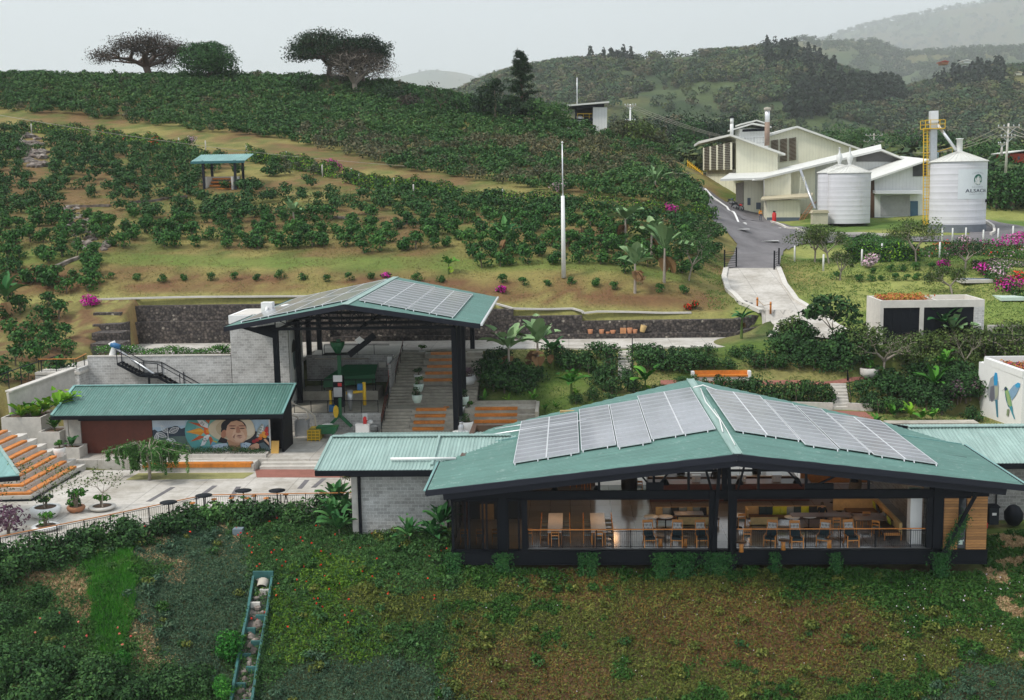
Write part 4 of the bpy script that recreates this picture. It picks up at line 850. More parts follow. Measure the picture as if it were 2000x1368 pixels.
for i,(px,c,q)in enumerate(((1302,'grey_cloth','grey'),(1318,'black_cloth','black'),(1334,'grey_cloth','pale grey'),(1361,'grey_cloth','slate grey'),(1372,'black_cloth','black'))):
 p=PY(px,999,Ys-.2);cushion('cushion',(p.x,p.y,11.64),M[c],q+' cushion on the left bay cane sofa, number %s from its left end'%('one','two','three','four','five')[i])
Y2=PZ(1560,990,11.8).y;xa2=PY(1455,995,Y2).x;xb2=PY(1612,995,Y2).x
sofa('cane_sofa',xa2,xb2,Y2-.85,Y2,'long woven cane sofa with lime and black cushions in the right bay',back='y1x0')
Yc=PZ(1500,1012,11.8).y;sofa('cane_bench',PY(1466,1030,Yc).x,PY(1519,1030,Yc).x,Yc,Yc+.6,'low woven cane bench seen from behind, right bay of the cafe',back='y0')
for i,(px,c,q)in enumerate(((1490,'navy_cloth','dark teal'),(1502,'navy_cloth','black'),(1516,'lime_cloth','lime green'),(1530,'lime_cloth','lime green'),(1543,'grey_cloth','slate grey'),(1557,'navy_cloth','black'),(1572,'lime_cloth','lime green'),(1588,'black_cloth','black'))):
 p=PY(px,997,Y2-.2);cushion('cushion',(p.x,p.y,11.64),M[c],q+' cushion on the right bay cane sofa, number %s from its left end'%('one','two','three','four','five','six','seven','eight')[i])
t=empty('corner_sofa',(0,0,0),0,'long tan corner sofa running along the right wall of the cafe','sofa')
m=MB();m.box(16.6,17.5,61.3,66.0,11.3,11.45);m.box(15.6,16.6,65.2,66.0,11.3,11.45);m.build('seat',M['dark_wood'],t)
m=MB();m.box(17.4,17.55,61.3,66.2,11.3,11.95);m.box(15.0,17.4,66.05,66.2,11.3,11.95);m.build('backrest',M['wicker'],t);m=MB();m.box(16.6,17.4,61.2,61.29,11.28,11.42);m.build('frame',M['chair_wood'],t)
for x in(16.65,17.5):
 for y in(61.3,65.9):MB().bar((x,y,11),(x,y,11.3),.06).build('leg',M['chair_wood'],t)
for i,(y,c,q)in enumerate(((62.6,'lime_cloth','lime green cushion nearest the railing'),(63.4,'grey_cloth','grey striped cushion second from the railing'),(64.9,'black_cloth','black cushion near the corner'),(65.6,'lime_cloth','lime striped cushion at the far corner'))):cushion('cushion',(17.2,y,11.72),M[c],q+' on the long corner sofa',rz=pi/2)
ct=empty('service_counter',(0,0,0),0,'long red brown service counter with white worktops at the back of the cafe','counter')
MB().box(4.8,9.2,69.2,70.2,11.0,12.05).box(9.9,14.3,69.2,70.2,11,12.05).build('counter_front',M['rust'],ct);MB().box(9.2,9.9,69.25,70.15,11.0,12.05).build('dark_gate',M['black_steel'],ct)
m=MB();m.box(4.7,14.4,69.1,70.3,12.06,12.1);m.build('worktop',M['dark_wood'],ct);m=MB();m.box(9.2,13.6,71.6,72.8,11.9,11.95);m.box(4.9,6.0,71.6,72.8,11.9,11.95);m.build('rear_worktop',M['marble'],ct);m=MB();m.box(4.8,14.0,71.7,72.7,11,11.88);m.build('rear_cabinet',M['dark_wood'],ct)
for i,x in enumerate((6.9,7.6,9.6,10.3,11.6,12.4)):
 o=MB().box(-.24,.24,-.22,.22,0,.3).box(-.27,.27,-.25,.1,.3,.42).tube([(-.15,-.25,.28),(-.15,-.32,.15)],.03,6).tube([(.15,-.25,.28),(.15,-.32,.15)],.03,6).build('espresso_machine' if i in(1,3)else 'till',M['steel']if i%2 else M['black_steel'])
 o.location=(x,69.7 if i%2 else 72.1,12.11 if i%2 else 11.96);tag(o,'%s counter machine on the cafe service counter, number %s from the left'%('steel' if i%2 else 'black',('one','two','three','four','five','six')[i]),'machine','machines on the counter')
cr=empty('roaster',(0,0,0),0,'black drum coffee roaster standing left of the cafe counter','roaster')
o=MB().lathe([(.45,0),(.5,.3),(.5,.9),(.35,1.1)],(3.6,70.2,11.4),14).build('drum',M['black_steel'],cr);MB().box(3.1,4.1,69.8,70.6,11,11.4).build('base',M['dark_wood'],cr)
for i,(px,py)in enumerate(((1627,982),(1639,998))):
 p=PZ(px,py,11);t=empty('barrier_post',(p.x,p.y,11),0,'thin black queue post on a round base, %s on the pale cafe tiles'%('farther','nearer')[i],'post','queue posts');MB().lathe([(.2,0),(.2,.02),(.03,.05)],n=14).build('base',M['black_steel'],t);MB().bar((0,0,.04),(0,0,1.0),.04).build('pole',M['black_steel'],t)
# =============================================================== people
def person(name,loc,rz,label,shirt,trousers,pose='stand',scale=1.0,vest=None,hair=None):
 h={}
 if pose=='sit':
  J=dict(pel=(0,0,.48),ch=(0,-.02,.80),nk=(0,-.02,.98),hd=(0,-.05,1.09),top=(0,-.04,1.22),lh=(-.10,0,.46),rh=(.10,0,.46),lk=(-.14,-.44,.48),rk=(.14,-.44,.48),la=(-.14,-.46,.08),ra=(.14,-.46,.08),lt=(-.14,-.64,.03),rt=(.14,-.64,.03),ls=(-.19,0,.92),rs=(.19,0,.92),le=(-.25,-.1,.66),re=(.25,-.1,.66),lw=(-.1,-.32,.60),rw=(.1,-.32,.60),lf=(-.05,-.4,.58),rf=(.05,-.4,.58))
 else:
  J=dict(pel=(0,0,.93),ch=(0,0,1.25),nk=(0,0,1.45),hd=(0,-.02,1.56),top=(0,0,1.70),lh=(-.10,0,.90),rh=(.10,0,.90),lk=(-.11,-.02,.49),rk=(.12,-.06,.49),la=(-.11,.03,.08),ra=(.12,-.03,.08),lt=(-.12,-.14,.03),rt=(.13,-.2,.03),ls=(-.19,0,1.39),rs=(.19,0,1.39),le=(-.25,.02,1.10),re=(.25,0,1.10),lw=(-.26,-.06,.86),rw=(.27,-.1,.87),lf=(-.26,-.09,.76),rf=(.27,-.13,.77))
 R=dict(pel=.15,ch=.16,nk=.055,hd=.085,top=.07,lh=.10,rh=.10,lk=.06,rk=.06,la=.042,ra=.042,lt=.038,rt=.038,ls=.07,rs=.07,le=.045,re=.045,lw=.03,rw=.03,lf=.035,rf=.035)
 E_=[('pel','ch'),('ch','nk'),('nk','hd'),('hd','top'),('pel','lh'),('pel','rh'),('lh','lk'),('rh','rk'),('lk','la'),('rk','ra'),('la','lt'),('ra','rt'),('ch','ls'),('ch','rs'),('ls','le'),('rs','re'),('le','lw'),('re','rw'),('lw','lf'),('rw','rf')]
 keys=list(J);me=bpy.data.meshes.new(name);vs=[J[k]for k in keys];es=[(keys.index(a),keys.index(b))for a,b in E_];rad=[R[k]for k in keys]
 for s,w,f in((-1,'lw','lf'),(1,'rw','rf')):
  w0=Vector(J[f]);dr=(w0-Vector(J[w])).normalized();sd=Vector((1,0,0))if abs(dr.x)<.7 else Vector((0,1,0))
  for k,(o_,L)in enumerate(((-.03,.07),(-.01,.08),(.012,.075),(.032,.06),(-.05,.03))):
   vs.append(tuple(w0+sd*o_+dr*L*.45));vs.append(tuple(w0+sd*o_*1.2+dr*L));rad+=[.011,.009];es+=[(keys.index(f),len(vs)-2),(len(vs)-2,len(vs)-1)]
 me.from_pydata(vs,es,[]);root=bpy.data.objects.new(name,me);COL.objects.link(root);sk=root.modifiers.new('skin','SKIN')
 for i,q in enumerate(rad):me.skin_vertices[0].data[i].radius=(q,q*(.78 if i in(0,1)else 1))
 me.skin_vertices[0].data[0].use_root=True;sb=root.modifiers.new('sub','SUBSURF');sb.levels=1;sb.render_levels=1
 dg=bpy.context.evaluated_depsgraph_get();m2=bpy.data.meshes.new_from_object(root.evaluated_get(dg));root.modifiers.clear();root.data=m2
 m2.materials.clear()
 for mt in(M['skin'],shirt,trousers,M['black_cloth'],vest or shirt):m2.materials.append(mt)
 nz=J['nk'][2];pz=J['pel'][2]
 for p in m2.polygons:
  c=p.center;k=0
  if pose=='sit':k=0 if c.z>nz-.02 or(c.y<-.3 and c.z>.56)else 2 if(c.z<.58)else 1
  else:k=0 if c.z>nz-.02 or(abs(c.x)>.2 and c.z<.9)else 2 if c.z<pz+.02 else 1
  if k==2 and c.z<.07:k=3
  p.material_index=k;p.use_smooth=True
 hd=Vector(J['hd']);tp=Vector(J['top'])
 MB().lathe([(.001,.12),(.06,.10),(.094,.04),(.098,-.02),(.09,-.06)],(hd.x,hd.y+.018,hd.z+.06),14,close=False).build('hair',hair or M['hair'],root)
 m=MB().m(M['skin']);m.prism([(hd.x-.012,hd.y-.085,hd.z+.03),(hd.x+.012,hd.y-.085,hd.z+.03),(hd.x+.018,hd.y-.085,hd.z-.02),(hd.x-.018,hd.y-.085,hd.z-.02)],None,(0,-.025,-.005));m.m(M['hair'])
 for s in(-1,1):m.box(hd.x+s*.032-.012,hd.x+s*.032+.012,hd.y-.095,hd.y-.08,hd.z+.03,hd.z+.042)
 m.m(M['red']).box(hd.x-.022,hd.x+.022,hd.y-.092,hd.y-.08,hd.z-.045,hd.z-.037);m.build('face',None,root)
 if vest:
  m=MB().m(vest);m.box(-.17,.17,-.145,-.125,.95,1.42);m.box(-.17,.17,.125,.145,.95,1.42);m.box(-.185,-.17,-.13,.13,.95,1.3);m.box(.17,.185,-.13,.13,.95,1.3);m.m(M['yellow'])
  for x in(-.1,.1):m.box(x-.025,x+.025,-.15,-.146,.95,1.42);m.box(x-.025,x+.025,.146,.15,.95,1.42)
  m.m(M['white_paint']);m.box(-.172,.172,-.152,-.15,1.08,1.13);m.box(-.172,.172,.15,.152,1.08,1.13);m.build('safety_vest',None,root)
 root.location=loc;root.rotation_euler=(0,0,rz);root.scale=(scale,)*3;return tag(root,label,'person')
p=PY(1608,1005,Y2-.45);person('person',(p.x-.1,p.y-.1,10.97),0.0,'person in dark clothes seated at the right end of the long cane sofa',M['black_cloth'],M['black_cloth'],'sit')
p=PZ(1430,905,12.9);person('person',(8.9,70.9,11.0),0.2,'person in black standing behind the cafe service counter',M['black_cloth'],M['black_cloth'])
M['orange_vest']=simple('orange vest',(.85,.22,.02),.7,0,.15,10)
p=hit(1485,433);person('person',(p.x,p.y,p.z+.16),.4,'person in orange and yellow safety vest standing outside the cream factory',M['yellow'],M['grey_paint'],vest=M['orange_vest'])
# =============================================================== outside the right wing
p=PY(1936,1040,64.5)
ac=empty('air_conditioner',(22.9,66.0,10.75),0,'tall beige air conditioning unit with a round top fan beside the timber wall','air conditioner')
MB().box(-.45,.45,-.4,.4,0,1.25).build('casing',simple('beige enamel',(.42,.38,.33),.5),ac);MB().box(.05,.42,-.42,-.401,.12,1.15).build('grille',M['black_steel'],ac);MB().lathe([(.36,1.25),(.38,1.29),(.05,1.33)],n=20).build('fan',M['black_steel'],ac);MB().box(-.2,-.08,-.41,-.401,.85,.98).build('plate',M['white_paint'],ac)
bn=empty('wheeled_bin',(24.0,66.2,10.45),0,'black wheeled bin with a white label between the air conditioner and the bin bag','bin')
MB().prism([(-.26,-.28,0),(.26,-.28,0),(.26,.28,0),(-.26,.28,0)],None,(0,0,1.0)).build('body',M['black_cloth'],bn);MB().box(-.3,.3,-.33,.33,1.0,1.08).build('lid',M['black_steel'],bn);MB().box(-.12,.12,-.285,-.281,.55,.7).build('label',M['white_paint'],bn)
MB().lathe([(.3,0),(.5,.3),(.52,.7),(.3,1.05),(.1,1.15)],(25.1,66.0,10.45),14).build('rubbish_bag',M['black_steel'])
tag(bpy.data.objects['rubbish_bag'],'bulging black rubbish bag right of the wheeled bin','bag')
p=hit(1956,1022);o=MB().box(-.22,.22,-.15,.15,0,.3).box(-.1,.1,-.16,.16,.28,.36).build('red_crate',M['red']);o.location=(23.2,65.4,10.45);tag(o,'small red crate on the grass below the air conditioner','crate')
m=MB();m.prism([(21.6,63.2,9.95),(24.5,63.3,9.95),(24.3,64.5,10.1),(21.7,64.4,10.1)],None,(0,0,.05));o=m.build('cardboard_sheet',simple('cardboard',(.5,.3,.14),.85,0,.25,4));tag(o,'flattened brown cardboard sheet on the grass right of the timber wall','cardboard')
# =============================================================== mural building
mb_=empty('mural_building',(0,0,0),0,'long low building with sloping green corrugated roof and a painted portrait mural','building')
m=MB();slope_sheet(-36.5,-19.95,79.8,14.5,84.0,15.9,m);rm=m.build('roof',M['roof'],mb_)
m=MB();m.bar((-36.5,84.0,15.95),(-19.9,84.0,15.95),.3,.05);m.bar((-36.45,79.8,14.56),(-36.45,84,15.96),.2,.05);m.bar((-20.0,79.8,14.56),(-20.0,84,15.96),.14,.05);m.build('roof_trim',M['roof_teal'],rm)
m=MB();m.bar((-36.5,79.75,14.35),(-19.95,79.75,14.35),.1,.26);m.box(-34.9,-20.4,80.6,80.75,13.95,14.35);m.bar((-19.93,79.8,14.35),(-19.93,84,15.75),.06,.24);m.build('fascia',M['black_steel'],mb_)
m=MB();m.m(M['concrete']);m.box(-36.1,-34.9,80.9,84,11.2,14.2);m.m(M['black_steel']);m.box(-34.9,-20.3,83.6,83.8,11.4,15.6);m.box(-20.45,-20.3,81,83.6,11.4,14.6);m.box(-22.3,-20.45,82.2,82.3,11.4,14.4);m.box(-34.9,-21.3,81.06,81.2,11.4,14.2);m.build('wall',None,mb_)
m=MB();m.box(-34.88,-29.75,80.98,81.055,11.5,14.0);m.build('rust_panel',M['rust'],mb_)
m=MB();m.box(-35.7,-35.55,80.3,80.45,11.4,14.4);m.build('column',M['concrete'],mb_)
mur=MB();MX0,MW,MZ1,MH=-29.7,8.4,13.98,2.5
flat={}
def fm(c):
 if c not in flat:flat[c]=simple('mural paint',c,.7,0,.18,2.2)
 return flat[c]
_lay=[0]
def mp(c,pts,clip=True):
 _lay[0]+=1;y=80.985-.0035*_lay[0]
 P=[(MX0+min(max(u-122,0),1510)/1510*MW,y,MZ1-min(max(v-135,0),505)/505*MH)for u,v in pts]
 Q=[P[0]]
 for p in P[1:]:
  if abs(p[0]-Q[-1][0])+abs(p[2]-Q[-1][2])>1e-4:Q.append(p)
 mur.m(fm(c)).prism(Q,None,(0,.003,0))
def mell(c,cx,cy,rx,ry,a=0,n=28):mp(c,[(cx+rx*cos(t)*cos(a)-ry*sin(t)*sin(a),cy+rx*cos(t)*sin(a)+ry*sin(t)*cos(a))for t in np.linspace(0,2*pi,n,endpoint=False)])
def mline(c,pts,w=5):
 for(a,b),(c2,d)in zip(pts[:-1],pts[1:]):
  L=math.hypot(c2-a,d-b)or 1;nx,ny=-(d-b)/L*w/2,(c2-a)/L*w/2;_lay[0]-=.98;mp(c,[(a+nx,b+ny),(c2+nx,d+ny),(c2-nx,d-ny),(a-nx,b-ny)])
WH=(.75,.78,.8);BK=(.012,.012,.018);TL=(.10,.36,.36);ORG=(.75,.30,.03);RDO=(.55,.10,.03)
mp((.42,.58,.72),[(122,135),(1632,135),(1632,640),(122,640)])
mp((.55,.66,.76),[(122,135),(560,135),(540,230),(380,250),(122,260)])
mp((.03,.05,.08),[(122,300),(150,288),(190,322),(260,300),(300,270),(380,252),(410,238),(450,242),(495,282),(545,262),(560,440),(122,440)])
mp((.10,.16,.14),[(122,405),(700,380),(700,640),(122,640)])
mell(TL,850,330,310,330)
mell((.16,.46,.42),880,330,200,230)
mp(ORG,[(555,328),(700,278),(745,270),(800,325),(745,378)]);mp((.8,.42,.05),[(555,328),(745,290),(800,325)])
mp(RDO,[(590,180),(780,210),(860,300),(760,260)]);mp(RDO,[(605,468),(730,378),(800,400),(720,440)]);mp(RDO,[(845,400),(870,545),(905,460),(880,400)]);mp(RDO,[(800,140),(880,140),(860,210)])
mp((.75,.12,.03),[(790,262),(850,268),(870,340),(830,380),(790,350)]);mp(ORG,[(815,300),(860,280),(860,350),(820,340)])
mp(WH,[(700,140),(770,140),(850,215),(842,275),(760,240)]);mp(WH,[(735,535),(790,390),(835,368),(868,380),(790,520)])
mp((.15,.4,.55),[(850,570),(890,470),(950,480),(880,600)]);mp((.6,.5,.05),[(880,450),(960,470),(940,490)])
mp((.02,.02,.03),[(1300,480),(1460,320),(1632,430),(1632,640),(1280,560)])
mell((.60,.52,.38),1152,300,304,182,.06);mell((.48,.39,.26),1180,290,235,150,.06);mell((.66,.60,.47),1360,260,85,130,-.2)
mell(BK,1180,260,165,125,.1);mp(BK,[(1010,320),(1040,210),(1110,200),(1110,330),(1040,380)]);mp(BK,[(960,480),(1010,400),(1090,440),(1080,500)])
mp((.50,.27,.16),[(1085,440),(1250,490),(1258,560),(1215,625),(1130,620),(1110,540)])
mell((.45,.20,.12),1048,358,34,62,.25)
mp((.60,.36,.24),[(1075,330),(1100,235),(1150,180),(1220,162),(1290,185),(1335,250),(1352,350),(1340,430),(1300,480),(1240,500),(1170,480),(1110,440),(1080,390)])
mp((.68,.45,.32),[(1180,300),(1240,290),(1300,330),(1330,420),(1280,480),(1200,470),(1150,400)])
for a in(1165,1290):mell((.09,.04,.03),a,278,34,9);mell((.30,.14,.10),a,240,45,12)
mp((.42,.2,.13),[(1222,250),(1248,250),(1272,335),(1235,348),(1205,335)]);mp((.24,.1,.09),[(1205,392),(1240,372),(1290,382),(1250,398)]);mp((.45,.22,.17),[(1215,412),(1290,400),(1260,425)])
mp((.33,.17,.12),[(1160,400),(1200,355),(1190,400),(1180,430)])
mp((.50,.62,.74),[(845,600),(900,520),(970,500),(1080,490),(1115,560),(1120,600)]);mp((.50,.62,.74),[(1280,500),(1330,480),(1400,500),(1350,570),(1270,560)])
for u,v in((940,540),(990,530),(1040,545),(1000,570),(1070,575),(1310,510),(1340,530)):mell((.15,.25,.45),u,v,8,8,0,8)
mp((.62,.36,.24),[(1330,585),(1400,520),(1470,490),(1500,510),(1500,570),(1440,590)]);mp((.62,.38,.26),[(1560,440),(1590,430),(1632,490),(1632,530)])
mp((.25,.30,.28),[(1470,400),(1490,290),(1550,205),(1590,290),(1540,360),(1490,410)]);mp((.2,.26,.25),[(1590,260),(1632,220),(1632,300)])
for k in range(5):mline(WH,[(1480+14*k,380-34*k),(1520+14*k,400-36*k)],7);mline(WH,[(1530+8*k,330-18*k),(1570,310-24*k)],6)
mp((.09,.13,.15),[(1500,500),(1560,480),(1632,560),(1632,610),(1530,570)])
for u,v,c in((1520,420,(.6,.12,.02)),(1580,395,(.75,.33,.03)),(1535,380,(.7,.25,.03)),(1570,345,(.7,.3,.05)),(1610,360,(.5,.05,.03)),(1605,310,(.45,.03,.03)),(1440,465,(.3,.02,.03)),(1480,445,(.35,.03,.03)),(1618,280,(.4,.03,.03))):mell(c,u,v,27,27,0,14)
LW=(.72,.75,.78)
def leafline(cx,cy,L,w,a):
 P=[(cx+L*t*cos(a)-w*sin(pi*t)*sin(a),cy+L*t*sin(a)+w*sin(pi*t)*cos(a))for t in np.linspace(0,1,9)];Q=[(cx+L*t*cos(a)+w*sin(pi*t)*sin(a),cy+L*t*sin(a)-w*sin(pi*t)*cos(a))for t in np.linspace(0,1,9)]
 mline(LW,P,6);mline(LW,Q,6);mline(LW,[P[0],P[-1]],5)
 for k in range(2,8,1):mline(LW,[(cx+L*k/9*cos(a),cy+L*k/9*sin(a)),P[min(k+1,8)]],4);mline(LW,[(cx+L*k/9*cos(a),cy+L*k/9*sin(a)),Q[min(k+1,8)]],4)
for a in((345,330,150,40,-.5),(330,330,140,38,-2.2),(310,390,140,34,-2.7),(320,420,120,30,.4),(190,330,130,26,1.7),(330,420,110,25,2.2),(340,420,110,25,1.3)):leafline(*a)
mline(LW,[(330,300),(335,540)],8)
for a in range(9):mline((.4,.48,.6),[(330,260),(200+a*35,150+8*abs(a-4))],3)
mural=mur.build('mural',None,mb_)
def text_mesh(body,size,font=None):
 cu=bpy.data.curves.new('t','FONT');cu.body=body;cu.size=size;cu.align_x='CENTER';cu.align_y='CENTER';cu.resolution_u=3;o=bpy.data.objects.new('t',cu);COL.objects.link(o)
 me=bpy.data.meshes.new_from_object(o.evaluated_get(bpy.context.evaluated_depsgraph_get()));bpy.data.objects.remove(o);return me
def text_on(body,size,origin,ux,uy,mat,name,parent,bold=1.0):
 me=text_mesh(body,size);ux=Vector(ux);uy=Vector(uy);o0=Vector(origin)
 for v in me.vertices:v.co=o0+ux*v.co.x*bold+uy*v.co.y
 me.materials.append(mat);return link(me,name,parent)
text_on('52',.34,(MX0+(805-122)/1510*MW,80.985-.0035*(_lay[0]+3),MZ1-(440-135)/505*MH),(.93,0,.35),(-.35,0,.93),M['black_cloth'],'painted_number',mural)
text_on('03',.30,(MX0+(785-122)/1510*MW,80.985-.0035*(_lay[0]+3),MZ1-(200-135)/505*MH),(.7,0,-.7),(.7,0,.7),M['black_cloth'],'painted_number',mural)
m=MB();m.box(-21.29,-21.22,80.9,81.05,11.45,14.0);m.build('mural_frame',M['white_paint'],mb_)
m=MB();m.box(-29.9,-21.3,79.6,80.9,11.5,11.62);m.box(-30.0,-21.2,79.4,79.599,11.5,11.72);m.build('mural_planter',M['concrete'],mb_)
m=MB();o=m.prism([(-21.15,80.6,11.5),(-20.6,80.6,11.5),(-20.6,80.85,12.35),(-21.15,80.85,12.35)],None,(0,.06,0)).build('yellow_board',simple('ochre board',(.62,.36,.08),.6));tag(o,'yellow ochre board leaning at the right end of the painted mural','board')
t=empty('long_bench',(0,0,0),0,'long orange wooden bench on a concrete base before the mural','bench');m=MB();m.box(-29.35,-21.55,77.36,77.96,10.9,11.44);m.build('base',M['concrete'],t);m=MB();m.box(-29.2,-21.7,77.34,77.9,11.47,11.58);m.box(-29.2,-21.7,77.31,77.335,11.3,11.56);m.build('seat',M['orange_wood'],t)
# =============================================================== left bleachers
bl=empty('bleachers',(0,0,0),0,'stepped concrete bleachers with orange plank seats at the left of the plaza','bleachers')
bx=MB()
for i in range(8):
 x=-33.7-.72*i;z=11.0+.34*(i+1);ye=77.6+.12*i;yb=70.6+.65*i
 bx.prism([(x,yb-.55,10.8),(x,ye,10.8),(x-.72-(1 if i==7 else 0),ye,10.8),(x-.72,yb,10.8)],None,(0,0,z-10.8-.06*0));bx.prism([(x,yb-.55,10.8),(x-.72,yb,10.8),(-46,yb-.9,10.8),(-46,yb-1.6,10.8)],None,(0,0,z-10.8))
bx.build('concrete_tiers',M['concrete_light'],bl)
for i in range(8):
 x=-33.7-.72*i-.1;z=11.0+.34*(i+1);ye=77.3+.12*i;yb=70.6+.65*i
 m=MB();m.prism([(x,yb-.4,z+.02),(x,ye,z+.02),(x-.4,ye,z+.02),(x-.4,yb-.1,z+.02)],None,(0,0,.13));m.prism([(x,yb-.42,z+.02),(x-.4,yb-.12,z+.02),(-46,yb-1.05,z+.02),(-46,yb-1.5,z+.02)],None,(0,0,.13));m.build('bench_seat',M['orange_wood'],bl)
 if i<7:m=MB();m.box(x-.6,x+.1,ye+.3,ye+1.3,10.9,z-.02);m.build('step',M['concrete_light'],bl)
m=MB();m.bar((-33.62,70.0,11.05),(-33.62,77.4,11.05),.06,.14);m.bar((-33.62,70.0,11.05),(-46,69.0,11.05),.06,.14);m.build('painted_shadow_strip',M['black_steel'],bl)  # black strip added to draw the shade line at the foot of the tiers
def planter(name,x0,x1,y0,y1,z0,z1,label):
 t=empty(name,(0,0,0),0,label,'planter');m=MB();w=.12
 m.box(x0,x1,y0,y0+w,z0,z1);m.box(x0,x1,y1-w,y1,z0,z1);m.box(x0,x0+w,y0+w,y1-w,z0,z1);m.box(x1-w,x1,y0+w,y1-w,z0,z1);m.build('box',M['concrete'],t)
 MB().box(x0+w,x1-w,y0+w,y1-w,z0,z1-.12).build('soil',M['soil'],t);return t
planter('concrete_planter',-36.0,-34.4,79.3,80.7,11.2,12.3,'low concrete planter against the pier beside the rust panel');planter('concrete_planter',-37.6,-36.05,80.0,82.0,11.2,13.3,'middle concrete planter between the bleachers and the rust panel');planter('concrete_planter',-40.6,-37.7,80.8,83.6,11.2,14.2,'highest concrete planter above the bleachers steps')
kr=empty('kiosk_roof',(0,0,0),0,'corner of a teal metal roof cut by the left photo edge','roof')
m=MB();m.prism([(-31.35,64.0,14.1),(-40,62.6,13.7),(-42,67.5,15.3),(-33.95,67.0,15.2)],None,(0,0,.06));o=m.build('sheet',M['roof_teal'],kr);m=MB();m.bar((-31.3,63.96,13.98),(-40,62.56,13.6),.08,.26);m.build('fascia',M['black_steel'],kr);m=MB();m.bar((-31.45,64.1,14.2),(-34.0,67.0,15.3),.2,.04);m.build('edge_trim',M['roof_pale'],kr)
m=MB();m.box(-36.2,-36.0,65.6,65.8,11,14.6);m.box(-40.2,-40.0,65.6,65.8,11,14.6);m.build('support_posts',M['black_steel'],kr)
# =============================================================== terrace railing, bar tables, stools
rt_=railing('terrace_railing',[(-36,54.0,11.0),(-30.3,59.2,11.0),(-25.4,63.9,11.0),(-21.8,67.5,11.0),(-12.6,67.9,11.0)],1.0,.13,None,simple('orange rail',(.6,.24,.08),.5),1.5,.08);tag(rt_,'long thin railing with an orange top rail along the terrace edge','railing')
def bar_table():
 t=empty('bar_table',cat='table');MB().lathe([(.46,1.04),(.5,1.06),(.5,1.09),(.001,1.095)],n=24,close=False).build('tabletop',M['black_steel'],t);MB().lathe([(.05,0),(.04,1.04)],n=8).build('pedestal',M['black_steel'],t);MB().lathe([(.28,0),(.28,.02),(.05,.05)],n=14).build('base',M['black_steel'],t);return t
def stool():
 t=empty('bar_stool',cat='stool');MB().lathe([(.17,.74),(.18,.76),(.17,.79),(.001,.795)],n=14,close=False).build('seat',M['orange_wood'],t);m=MB()
 for k in range(4):a=pi/4+k*pi/2;MB().bar((.05*cos(a),.05*sin(a),.68),(.2*cos(a),.2*sin(a),0),.025).build('leg',M['black_steel'],t)
 m.tube([(.12*cos(q),.12*sin(q),.3)for q in np.linspace(0,2*pi,13)],.012,5);m.tube([(0,0,.4),(0,0,.74)],.025,6);m.build('screw_stand',M['black_steel'],t);return t
bt=bar_table();dup_things(bt,[(*PZ(px,py,12.09)[:2],11,0)for px,py in((329,981),(398,967.5),(475,958),(541,958))],['tall round black bar table on the terrace, %s along the railing'%q for q in('leftmost','second from the left','second from the right','rightmost')],'black bar tables')
bs=stool();dup_things(bs,[(*PZ(px,py,11.79)[:2],11,.3*i)for i,(px,py)in enumerate(((376,982),(418,974.5),(452,972),(483,972.5),(496,968),(520,972.5),(558,965)))],['orange seated bar stool behind the terrace railing, number %s from the left'%q for q in('one','two','three','four','five','six','seven')],'bar stools on the terrace')
# =============================================================== metal stair, deck, wall
ms=empty('metal_stair',(0,0,0),0,'black open-tread metal stair descending in two flights along the grey block wall','stair')
YS=90.0;a=PY(229,711,YS);b=PY(273,734,YS);c=PY(309,737,YS);d=PY(352,756,YS);e=Vector((d.x+2.5,YS,d.z-1.7))
m=MB()
for off in(0,.9):
 v=Vector((0,off,0))
 for p,q in((a,b),(b,c),(c,e)):m.bar(p+v,q+v,.06,.2)
m.bar(PY(291,738,YS),Vector((PY(291,738,YS).x,YS,11.5)),.14);m.build('stringer',M['black_steel'],ms)
m=MB()
for p,q,n in((a,b,7),(c,e,11)):
 for i in range(n):k=p.lerp(q,(i+.5)/n);m.box(k.x-.15,k.x+.15,YS,YS+.9,k.z+.08,k.z+.12)
m.box(b.x,c.x,YS,YS+.9,b.z+.05,b.z+.1);m.build('treads',M['black_steel'],ms)
m=MB();h=Vector((0,0,1.05));q_=[a+h,b+h,c+h,e+h]
for off in(0,.95):
 v=Vector((0,off,0));m.tube([p+v for p in q_],.03,6)
 for p in(a,b,c,d,e):m.bar(p+v,p+v+h,.05)
m.build('handrail',M['dark_fascia'],ms)
pt=railing('deck_railing',[(-41.6,89.5,16.15),(-38.6,89.5,16.15),(-38.5,91.3,16.3)],1.0,.13,None,M['orange_wood'],1.4,.08);tag(pt,'short deck railing with a wooden top rail beside the stepped gabion end','railing')
pr=railing('path_railing',[(-38.2,93.1,16.05),(-26.9,93.1,16.05)],1.0,.16,None,M['rust'],2.6,.08);tag(pr,'thin railing behind the planting on top of the long block wall','railing')
p=PY(222,700,91.5);mc=empty('water_slide_machine',(p.x,p.y,p.z-.6),0,'blue and white machine on the deck at the head of the metal stair','machine')
MB().tube([(-.5,0,.2),(-.1,0,.7),(.1,0,1.5),(-.1,0,1.9)],[.28,.3,.2,.3],10).build('body',M['white_paint'],mc);MB().tube([(-.1,-.1,1.75),(.6,-.1,1.5)],.22,10).build('motor',M['blue_paint'],mc);MB().tube([(-.8,0,.25),(-.2,-.1,.3)],.26,8).build('drum',simple('light blue paint',(.15,.33,.55),.5),mc);MB().tube([(.3,-.1,1.4),(5.8,-1.6,-1.9)],.1,8).build('chute',M['steel'],mc)
m=MB();A=PY(144,719,88.8);B=PY(16,765,82.0);m.bar(A,B,.55,.12);m.bar(A-Vector((0,0,1.2)),B-Vector((0,0,1.2)),.2,2.2);o=m.build('diagonal_wall',M['concrete']);tag(o,'low wall with a pale metal coping slanting down to the left photo edge','wall')
